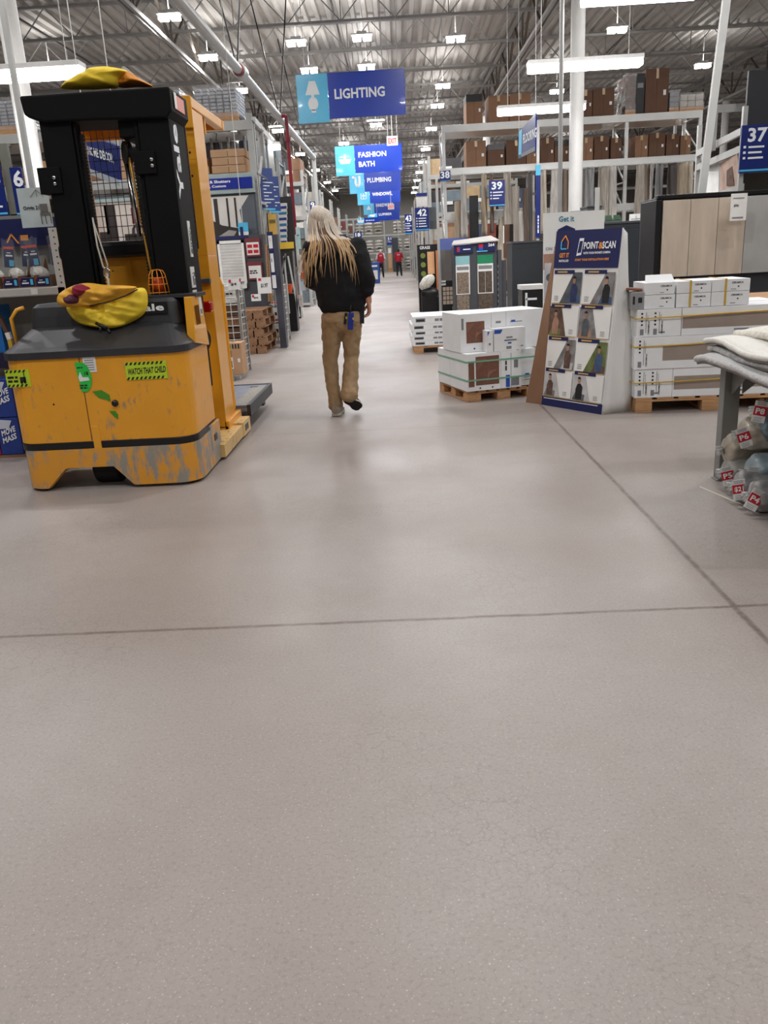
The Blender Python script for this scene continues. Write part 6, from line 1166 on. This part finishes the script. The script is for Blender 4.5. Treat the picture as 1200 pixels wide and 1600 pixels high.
for i in range(5): tag(MB(goods[(1, 4, 6, 4, 2)[i]]).box(-2.9+i*.22, -2.72+i*.22, 11.95, 12.25, 2.41, 2.85).use(STEEL).cyl((-2.81+i*.22, 11.9, 2.42), (-2.81+i*.22, 11.9, 2.9), .02, 8).build('goods_bundle'), 'dim upright bundle at the back of the blinds rack shelf, %s from the left' % ORD[i], 'bundle')
# window blinds display
r = empty('blinds_display', (-3, 11, 0), 'blinds and shutters display wall with a dark room photograph and blue header', 'display')
MB(mat('display slate', (88, 94, 102), .5)).box(-4.2, -1.74, 11.0, 11.1, 0, 2.2).build('back_wall', r)
MB(mat('header teal', (160, 176, 174), .5)).box(-2.75, -1.74, 10.93, 11.0, 2.15, 2.38).box(-4.2, -2.75, 10.95, 11.0, 2.13, 2.17).use(ROYAL).box(-2.74, -1.76, 10.915, 10.93, 2.20, 2.33).use(LETTER).text('Blinds & Shutters', (-2.45, 10.91, 2.275), (1, 0, 0), (0, 0, 1), .035, .42).text('Shades, Custom', (-2.45, 10.91, 2.22), (1, 0, 0), (0, 0, 1), .035, .36).build('header', r)
PK = mat('photo bright window', (226, 222, 216), .4, var=.08, scale=3); PD = mat('photo dark wood', (52, 44, 42), .4, var=.3, scale=5)
mb = MB(PK); Yp = 10.985; mb.box(-2.66, -1.82, Yp, 11.0, 1.72, 2.12); y = Yp-.004
mb.use(PD).poly([(-2.66, y, 1.60), (-1.96, y, 1.60), (-1.92, y, 1.72), (-2.2, y, 1.78), (-2.35, y, 1.86), (-2.66, y, 1.84)]).use(mat('photo table shine', (170, 164, 158), .4)).poly([(-2.35, y-.002, 1.60), (-2.1, y-.002, 1.60), (-2.02, y-.002, 1.70), (-2.12, y-.002, 1.72)])
mb.use(PD)
for x in (-2.28, -2.12, -2.02): mb.box(x, x+.025 if x > -2.2 else x+.05, y-.001, y+.002, 1.75, 2.10)
mb.use(mat('display slate')).poly([(-1.82, y-.001, 2.13), (-1.96, y-.001, 1.95), (-1.92, y-.001, 1.60), (-1.76, y-.001, 1.60), (-1.76, y-.001, 2.13)]); mb.use(LETTER).text('Verge at Home', (-2.22, y-.003, 1.52), (1, 0, 0), (0, 0, 1), .04, .3).box(-2.3, -1.95, y-.002, y, 1.40, 1.47); mb.build('room_photo', r)
mb = MB(mat('photo room cream', (206, 196, 188), .5, var=.12, scale=2)); mb.box(-4.1, -2.72, Yp, 11.0, 1.62, 2.13).use(mat('maroon panel', (112, 26, 50), .5)).box(-3.34, -3.22, y, Yp, 1.86, 2.05).box(-3.18, -3.03, y, Yp, 1.86, 2.09).box(-2.98, -2.88, y, Yp, 1.86, 2.10).use(PD).box(-3.68, -3.54, y, Yp, 1.62, 2.10).box(-3.46, -3.10, y-.003, y, 1.62, 1.74).box(-3.86, -3.68, y-.003, y, 1.62, 1.78).use(mat('pale curtain', (190, 178, 168), .7, stretch=(12, 1, .3), var=.3)).box(-3.85, -3.65, y, Yp, 1.75, 2.12).box(-2.86, -2.76, y, Yp, 1.72, 2.12)
for k in range(5): mb.use(PD).tube([(-3.35+k*.09, y-.006, 1.72), (-3.34+k*.09, y-.006, 1.80+.02*(k % 2)), (-3.30+k*.09, y-.006, 1.84)], .014, 5)
mb.build('room_photo', r)
MB(mat('shelf dark edge', (40, 38, 38), .5)).box(-4.2, -2.7, 10.75, 11.0, 1.56, 1.60).build('ledge', r)
for i in range(5): a = (-3.62, -3.52, -3.40, -3.30, -2.98)[i]; tag(MB(mat('warm bulb', (255, 214, 160), .5, emit=3.5 if i < 4 else 9, var=0)).ell((a, 10.8, 1.51), (.03, .03, .03), 10, 8).use(BLACK).cyl((a, 10.8, 1.54), (a, 10.8, 1.56), .015, 8).build('display_bulb'), 'small warm bulb glowing under the ledge seen through the mast, %s from the left' % ORD[i], 'bulb')
a, b_ = P(370, 348, 10.8), P(388, 376, 10.8); tag(MB(SKY).box(a.x, b_.x, 10.8, 10.82, b_.z+.11, a.z).use(WHITE).box(a.x, b_.x, 10.8, 10.82, b_.z, b_.z+.11).use(PKB).box(a.x+.02, a.x+.06, 10.795, 10.8, b_.z+.03, b_.z+.17).build('sale_card'), 'hanging sky blue and white card in front of the blinds display', 'card'); MB(WIRE).cyl(((a.x+b_.x)/2, 10.81, a.z), ((a.x+b_.x)/2, 10.81, 5.3), .005, 5).build('card_string', bpy.data.objects['sale_card'])
# shutters and price boards
r = empty('shutter_display', (-2.05, 10.7, 0), 'white louvred shutter panels on a dark stand under the blinds photograph', 'display')
MB(mat('stand charcoal', (70, 70, 76), .5)).box(-2.5, -1.66, 10.68, 10.95, 0, 1.64).use(NAVY).box(-2.5, -1.85, 10.66, 10.68, 1.60, 1.64).build('stand', r)
for x0, x1 in ((-2.235, -1.905), (-2.45, -2.26)):
    MB(mat('shutter white', (240, 240, 238), .4)).box(x0, x0+.03, 10.63, 10.67, 1.0, 1.585).box(x1-.03, x1, 10.63, 10.67, 1.0, 1.585).box(x0, x1, 10.63, 10.67, 1.55, 1.585).box(x0, x1, 10.63, 10.67, 1.0, 1.06).box(x0+.02, x1-.02, 10.66, 10.67, 1.0, 1.58).build('frame', r)
    mb = MB(mat('shutter white'))
    for k in range(13): mb.cbox(((x0+x1)/2, 10.645, 1.09+k*.036), (x1-x0-.06, .006, .038), rx=.6)
    mb.build('louvres', r)
for i, z in enumerate((1.38, 1.10)):
    mb = MB(mat('maroon board', (120, 48, 54), .5)).box(-1.885, -1.70, 10.64, 10.66, z, z+.22).use(WHITE).box(-1.87, -1.715, 10.635, 10.64, z+.02, z+.17).use(RED if i == 0 else PRINT)
    if i == 0:
        for q in range(4): mb.box(-1.86+.075*(q % 2), -1.80+.075*(q % 2), 10.632, 10.635, z+.04+.065*(q//2), z+.08+.065*(q//2))
    else: mb.bars((-1.86, 10.632, z+.075), (1, 0, 0), (0, 0, 1), .12, .05, 2)
    tag(mb.build('price_board'), ('upper maroon board with red swatches right of the shutters', 'lower maroon board with a white card right of the shutters')[i], 'board')
GX[0] = None
def price(px0, px1, py0, py1, Y, t, lab):
    a, b_ = P(px0, py0, Y), P(px1, py1, Y); w = b_.x-a.x; mb = MB(WHITE).box(a.x, b_.x, Y, Y+.01, b_.z, a.z).use(PRINT).text(t, ((a.x+b_.x)/2, Y-.003, b_.z+(a.z-b_.z)*.35), (1, 0, 0), (0, 0, 1), (a.z-b_.z)*.28, w*.5, 'c').use(RED).box(a.x+w*.1, a.x+w*.3, Y-.003, Y, a.z-.045, a.z-.01); tag(mb.build('price_sign'), lab, 'price sign', 'white price signs along the left aisle')
price(401, 425, 434, 458, 12.35, '$1.97', 'white price sign reading $1.97 above the stacked pallets')
price(355, 375, 436, 452, 10.2, '$4', 'white price sign half hidden above the wire basket'); price(372, 386, 434, 450, 10.25, '97', 'narrow white price sign on the wire basket corner'); price(392, 408, 460, 470, 12.3, '$6', 'small white price sign on top of the pallet stack')
# wire baskets
def basket(x0, x1, y0, y1, z0, z1, lab, st=.09):
    r = empty('wire_basket', ((x0+x1)/2, (y0+y1)/2, z0), lab, 'wire basket', 'wire baskets along the left aisle')
    for x, y in ((x0, y0), (x1, y0), (x0, y1), (x1, y1)): MB(STEEL).box(x-.015, x+.015, y-.015, y+.015, z0, z1).build('post', r)
    for (xa, ya), (xb, yb), nm in (((x0, y0), (x1, y0), 'front_grid'), ((x1, y0), (x1, y1), 'side_grid'), ((x0, y0), (x0, y1), 'side_grid'), ((x0, y1), (x1, y1), 'back_grid')):
        mb = MB(RACKW); n = max(2, int((abs(xb-xa)+abs(yb-ya))/st))
        for k in range(n+1): t = k/n; mb.cyl((xa+(xb-xa)*t, ya+(yb-ya)*t, z0+.08), (xa+(xb-xa)*t, ya+(yb-ya)*t, z1-.02), .005, 5)
        n = int((z1-z0)/st)
        for k in range(n+1): z = z0+.08+(z1-z0-.1)*k/n; mb.cyl((xa, ya, z), (xb, yb, z), .005, 5)
        mb.build(nm, r)
    return r
basket(-2.45, -1.95, 10.25, 11.0 if 0 else 10.6, 0, 1.1, 'tall wire basket of brown pallet boards right behind the truck guard')
for k in range(5): tag(MB(CARD if k % 2 else CARD3).box(-2.42, -1.98, 10.3, 10.56, .15+k*.14, .15+k*.14+.12).build('board_bundle', bevel=.006), 'brown board bundle inside the tall wire basket, %s from the bottom' % ORD[k], 'boards', 'board bundles in the tall wire basket')
tag(MB(WHITE).box(-2.42, -1.98, 10.27, 10.56, .855, .90).use(YELLOW).box(-2.25, -2.15, 10.265, 10.27, .86, .895).build('white_tray', bevel=.004), 'white tray with a yellow tab inside the tall wire basket', 'tray')
for i, c in enumerate((goods[1], MB_, goods[9])): tag(MB(c).box(-2.38+i*.13, -2.28+i*.13, 10.32, 10.5, .905, 1.05).use(PRINT).box(-2.37+i*.13, -2.29+i*.13, 10.318, 10.32, .95, .97).build('small_package', bevel=.004), ('grey', 'blue', 'white')[i]+' small package standing in the top of the tall wire basket', 'package')
r = bx(-2.12, -1.87, 9.7, 10.0, .05, .42, CARD2, 'brown carton with a striped open top standing in front of the tall wire basket', None, name='open_carton'); mb = MB(PRINT)
for k in range(7): mb.box(-2.11+k*.034, -2.095+k*.034, 9.696, 9.7, .36, .41)
mb.use(WHITE).box(-2.1, -1.98, 9.695, 9.7, .12, .26).use(PRINT).box(-2.0, -1.99, 9.693, 9.695, .14, .22); mb.build('printed_label', r)
tag(MB(STEEL).box(-2.2, -1.9, 9.62, 10.05, .0, .05).box(-2.0, -1.96, 9.5, 9.6, 0, .12).build('floor_bracket', bevel=.004), 'low steel bracket on the floor under the striped carton', 'bracket')
# stacked empty pallets
pz = .0
for k in range(5):
    o_ = (0, .03, -.02, .02, -.01)[k]; pallet(-2.45+o_, -2.02+o_, 12.4, 13.5, .125, 'empty brown pallet in the stack beyond the wire basket, %s from the floor' % ORD[k], z=k*.127, m=mat('weathered pallet', (140, 104, 76), .85, var=.25, scale=9, bump=.3), group='stacked empty pallets')
basket(-2.32, -1.92, 13.8, 14.5, 0, .95, 'narrow wire basket beyond the pallet stack', .1)
for k in range(3):
    for j in range(2): tag(MB(goods[9]).box(-2.29+j*.18, -2.14+j*.18, 13.86, 14.4, .1+k*.27, .32+k*.27).use(PRINT).box(-2.25+j*.18, -2.2+j*.18, 13.855, 13.86, .18+k*.27, .24+k*.27).use(YELLOW if k == 0 else RED).box(-2.28+j*.18, -2.15+j*.18, 13.855, 13.86, .1+k*.27, .13+k*.27).build('white_pack', bevel=.004), 'white pack in the narrow wire basket, %s row, %s side' % (('lowest', 'middle', 'top')[k], ('left', 'right')[j]), 'pack', 'white packs in the narrow wire basket')
# tall end frame, double blue signs, yellow sign, cards
r = empty('aisle_gantry', (-1.9, 14, 0), 'tall open grey steel frame at the aisle end holding two blue signs', 'frame')
for Y_, px in ((14.45, 395), (15.8, 409), (17.0, 421)): p = P(px+3, 250, Y_); MB(RACK).box(p.x-.045, p.x+.045, Y_-.04, Y_+.04, 0, 3.50).build('post', r)
p, q = P(396, 187, 14.45), P(424, 207, 17.0); MB(RACKW).bar((p.x, 14.45, 3.50), (q.x, 17.0, 3.48), .06, .1).build('top_rail', r)
tag(MB(EMIT).box(q.x-.05, q.x+.15, 16.8, 17.0, 3.34, 3.42).use(WHITE).box(q.x-.06, q.x+.16, 16.79, 17.01, 3.42, 3.46).build('end_lamp'), 'small lit lamp at the far end of the tall frame top rail', 'lamp')
for px, Y_, lab in ((411, 15.2, 'nearer'), (422, 16.2, 'farther')):
    a, b_ = P(px-6, 262 if px < 415 else 275, Y_), P(px+2, 328 if px < 415 else 332, Y_); rr = empty('aisle_sign', (a.x, Y_, b_.z), '%s tall blue sign with white lists on the open grey frame' % lab, 'aisle sign')
    f = rotz((a.x, Y_, 0), .9); w = .30; xf(MB(mat('muted sign blue', (48, 70, 132), .4)).box(a.x, a.x+w, Y_, Y_+.03, b_.z, a.z).use(SKY).box(a.x, a.x+w, Y_-.003, Y_, b_.z, b_.z+.03), f).build('sign_panel', rr); mb = MB(LETTER)
    for k in range(9): mb.box(a.x+.05, a.x+.12+.2*((k*7) % 5)/5, Y_-.006, Y_-.003, b_.z+.06+k*.055, b_.z+.075+k*.055)
    xf(mb, f).build('lettering', rr)
a, b_ = P(418, 335, 14.4), P(434, 378, 14.4); mb = MB(mat('ochre sign', (222, 178, 84), .5)).box(a.x, b_.x, 14.4, 14.42, b_.z, a.z).use(mat('ochre letters', (120, 110, 60), .6)).bars((a.x+.02, 14.395, a.z-.14), (1, 0, 0), (0, 0, 1), .13, .09, 1).use(BLACK).box(a.x-.015, a.x, 14.39, 14.43, 0, a.z+.02); tag(mb.build('yellow_sign'), 'ochre yellow upright sign below the tall blue signs', 'sign')
for i, (px, py0, py1, Y_) in enumerate([(418, 366, 388, 12.6), (421, 394, 425, 12.8), (424, 428, 450, 13.0)]):
    a, b_ = P(px, py0, Y_), P(px+9, py1, Y_); tag(MB(NAVY).box(a.x-.01, b_.x+.01, Y_, Y_+.01, b_.z-.02, a.z+.03).use(WHITE).box(a.x+.005, b_.x-.005, Y_-.004, Y_, b_.z, a.z-.02).use(PRINT).box(a.x+.03, b_.x-.04, Y_-.006, Y_-.004, (a.z+b_.z)/2, (a.z+b_.z)/2+.05).build('info_card'), 'navy framed white card on the dark post, %s from the top' % ORD[i], 'card', 'navy framed cards on the dark post')
tag(MB(mat('dark post', (70, 72, 82), .5)).box(-1.90, -1.80, 13.1, 13.3, 0, 1.7).build('card_post'), 'dark post carrying the navy framed white cards', 'post')
for i, px in enumerate((412, 416, 421)): p = P(px, 420, 12.9); tag(MB((WOOD, goods[5], STEEL)[i]).cyl((p.x-.05, 13.5, .7), (p.x, 13.4, p.z+.35), .02, 8).build('moulding_strip'), ('pine', 'pale', 'steel')[i]+' moulding strip leaning beside the dark card post', 'strip')
# copper coloured wall lamps column between blinds display and frame
for i in range(4): p = P(391+i*1.2, 318+i*17, 14.2); tag(MB(mat('copper metal', (206, 144, 104), .25, .6)).lathe([(.015, -.06), (.035, -.035), (.04, .02), (.022, .055), (.01, .07)], p, 12).use(STEEL).cyl((p.x, p.y, p.z+.07), (p.x, p.y+.12, p.z+.07), .008, 6).build('copper_sconce'), 'copper sconce hanging between the blinds display and grey gantry, %s from the top' % ORD[i], 'wall lamp', 'copper sconces')
p = P(394, 330, 14.3); tag(MB(mat('lamp strip', (110, 102, 98), .5)).box(p.x-.05, p.x+.04, 14.3, 14.34, 0, 2.3).build('lamp_board'), 'narrow dark board behind the copper sconces', 'board')
# ---- racks of the aisles on the left, 8 and beyond
def left_rack(y0, xe, ztop, beams, k, w=3.4): far_rack('left', xe, y0, 1.1, ztop, beams, '%s left rack past the blinds' % ORD[k], 3, 'boxed goods on left rack %s' % ORD[k], w=w, n=3 if k < 4 else 2)
for k, (y0, xe, zt, bm) in enumerate([(17.3, -2.75, 3.7, [1.9, 2.9]), (20.45, -2.62, 3.6, [1.3, 2.5, 3.3]), (24.5, -2.5, 3.7, [1.3, 2.5, 3.4]), (28.9, -2.62, 3.9, [1.6, 2.9]), (33, -2.75, 3.8, [1.6, 2.9]), (38.5, -2.8, 3.8, [1.6, 2.9]), (45, -2.9, 3.8, [1.6, 2.9]), (52, -2.9, 3.8, [1.6, 2.9]), (60, -2.9, 3.8, [1.6, 2.9])]): left_rack(y0, xe, zt, bm, k, 2.6 if k < 4 else 2.0)
GX[0] = None
numsign(443, 452, 307, 320, 20.3, '8', 'small blue plate reading 8 on the rack end beside the red pipe', rows=0, hgt=.62); numsign(484, 493, 315, 329, 24.3, '9', 'small blue plate reading 9 just left of the long haired person', rows=0, hgt=.62)
numsign(553, 566, 363, 382, 38, '18', 'small blue sign reading 18 on the left of the far aisle', rows=2); numsign(604, 613, 370, 384, 70, '51', 'blue sign reading 51 on the end rack at the far end of the aisle', rows=2)
p = P(447, 182, 20.2); tag(MB(mat('red riser', (140, 22, 40), .4)).cyl((p.x, 20.2, 1.9), (p.x, 20.2, MZ), .04, 12).cyl((p.x, 20.2, MZ), (MX, 20.2, MZ), .04, 12).use(WHITE).cyl((p.x, 20.2, 1.88), (p.x, 20.2, 0), .045, 12).use(mat('red riser')).lathe([(.06, 0), (.06, .08)], (p.x, 20.2, 3.9), 12).build('sprinkler_riser'), 'dark red vertical sprinkler pipe beside the 8 plate', 'pipe')
for i in range(7): p = P(438, 322+i*9, 19.6); tag(MB(WHITE).box(p.x-.08, p.x+.14, 19.6, 19.75, p.z-.055, p.z+.06).use((MB_, mat('pack teal', (60, 130, 170), .5))[i % 2]).box(p.x-.08, p.x+.14, 19.595, 19.6, p.z-.055, p.z-.005).build('bath_pack', bevel=.004), 'white and blue pack in the column below the 8 plate, %s from the top' % ORD[i], 'pack', 'white and blue packs below the 8 plate')
tag(MB(mat('pack board', (44, 42, 44), .6)).box(P(433, 340, 19.8).x, P(458, 340, 19.8).x, 19.8, 19.85, 0, 2.7).build('dark_board'), 'tall dark board behind the column of white and blue packs', 'board')
a, b_ = P(434, 379, 16), P(459, 388, 16); r = empty('ladder_stand', ((a.x+b_.x)/2, 16, 0), 'yellow topped display frame with white poles left of the walking person', 'display'); MB(mat('bright yellow board', (240, 200, 70), .5)).box(a.x, b_.x, 16, 16.05, b_.z, a.z).build('yellow_board', r); MB(mat('dark board grey', (66, 64, 62), .6)).box(a.x, b_.x, 16.06, 16.1, b_.z-.45, b_.z).build('dark_panel', r)
for i, (px, py0, qx, qy) in enumerate([(437, 400, 443, 500), (446, 396, 440, 430), (450, 400, 468, 495), (458, 392, 466, 498), (444, 400, 452, 490)]):
    p = P(px, py0, 16); q = P(qx, qy, 16); MB(STEEL if i % 2 else RACKW).bar(p, (q.x, q.y, max(0, q.z)), .03, .03, up=(0, 1, 0)).build('pole', r)
a = P(450, 450, 16.3); tag(MB(mat('orange bucket', (226, 92, 40), .5)).lathe([(.07, 0), (.10, .16), (.105, .17)], (a.x, 16.3, a.z-.1), 16).build('orange_bucket'), 'orange bucket on the dark shelf beside the walking person', 'bucket'); tag(MB(BLACK).box(a.x-.12, a.x+.14, 16.2, 16.5, 0, a.z-.1).build('black_bin', bevel=.01), 'black bin under the orange bucket', 'bin')
for i, (px, py, w, h, c) in enumerate([(466, 372, 9, 34, mat('pale teal card', (186, 220, 220), .5)), (468, 412, 8, 28, goods[9]), (470, 418, 7, 10, RED), (473, 430, 7, 10, mat('orange bucket')), (473, 442, 9, 24, mat('pale blue card2', (200, 220, 232), .5)), (470, 470, 8, 18, goods[9]), (462, 430, 7, 26, STEEL), (464, 455, 6, 24, mat('pink rails', (190, 150, 152), .5))]):
    Y_ = 19+i*.05; a, b_ = P(px-w/2, py-h/2, Y_), P(px+w/2, py+h/2, Y_); bz = max(.0, b_.z); tag(MB(c).box(a.x, b_.x, Y_, Y_+.04, bz, a.z).use(GPRINT).box(a.x+(b_.x-a.x)*.2, a.x+(b_.x-a.x)*.7, Y_-.004, Y_, bz+(a.z-bz)*.6, bz+(a.z-bz)*.66).build('hanging_package', bevel=.003), ('pale teal card at the top', 'white package', 'red package', 'orange package', 'pale blue package', 'low white package', 'grey metal package', 'pink framed package')[i]+' in the end display just left of the person\'s elbow', 'package')
tag(MB(mat('dark board')).box(-2.75, -2.2, 19.5, 19.55, 0, 2.0).build('end_panel'), 'grey end panel behind the colourful hanging packages', 'panel') if 0 else None
# far cross rack at the end of the aisle
r = rack(-5.2, 3.2, 72, 73.2, [1.6, 3.0, 4.4], 4.6, 'long dark shelving with white sacks closing the far end of the aisle', [-5.2, -3.0, -.95, .2, 3.2], deck=False)
for k in range(3):
    for j in range(10):
        x0 = -5.0+j*.8
        if -.95 < x0+.35 < -.2: continue
        m = goods[9] if (j+k) % 3 else goods[1]; z0 = (.15, 1.62, 3.02)[k]; h = 1.05; mb = MB(m)
        for t in range(4): mb.ell((x0+.35, 72.5, z0+.13+t*.25), (.36, .35, .13), 10, 6)
        mb.use(PRINT).box(x0+.2, x0+.5, 72.14, 72.16, z0+.3, z0+.4); tag(mb.build('sack_stack', smooth=False), 'white sacks, %s shelf of the far end rack, %s stack from the left' % (('floor', 'middle', 'upper')[k], ORD[j]), 'sacks', 'white sacks on the far end rack')
tag(MB(DGREY).box(-.35, .15, 71.2, 71.9, 0, 2.7).build('display_board', bevel=.01), 'dark end cap beside the 51 sign', 'panel'); tag(MB(WOOD).box(-.75, -.38, 71.3, 71.9, 0, 1.1).use(CARD2).box(-.72, -.42, 71.25, 71.3, .3, 1.5).use(WHITE).box(-.70, -.45, 71.22, 71.25, 1.5, 1.9).build('lumber_display'), 'wooden goods stacked under the 51 sign', 'display')
# blue bins in the aisle
for i, (px0, px1, py0, py1, Y_) in enumerate([(577, 594, 410, 442, 43.0), (570, 579, 409, 441, 44.0)]):
    a, b_ = P(px0, py0, Y_), P(px1, py1, Y_); r = empty('blue_display_bin', ((a.x+b_.x)/2, Y_, 0), ('larger blue bin with a white notice on its front, far down the aisle', 'narrow blue bin half hidden by the arm of the walking person')[i], 'bin', None)
    MB(mat('bin blue', (44, 84, 160), .4)).box(a.x, b_.x, Y_, Y_+.6, 0, a.z).build('body', r, bevel=.02); MB(WHITE).box(a.x+(b_.x-a.x)*.2, b_.x-(b_.x-a.x)*.2, Y_-.01, Y_, .2, a.z*.62).use(LETTER).box(a.x+.1, b_.x-.1, Y_-.01, Y_, a.z*.78, a.z*.86).build('notice', r)
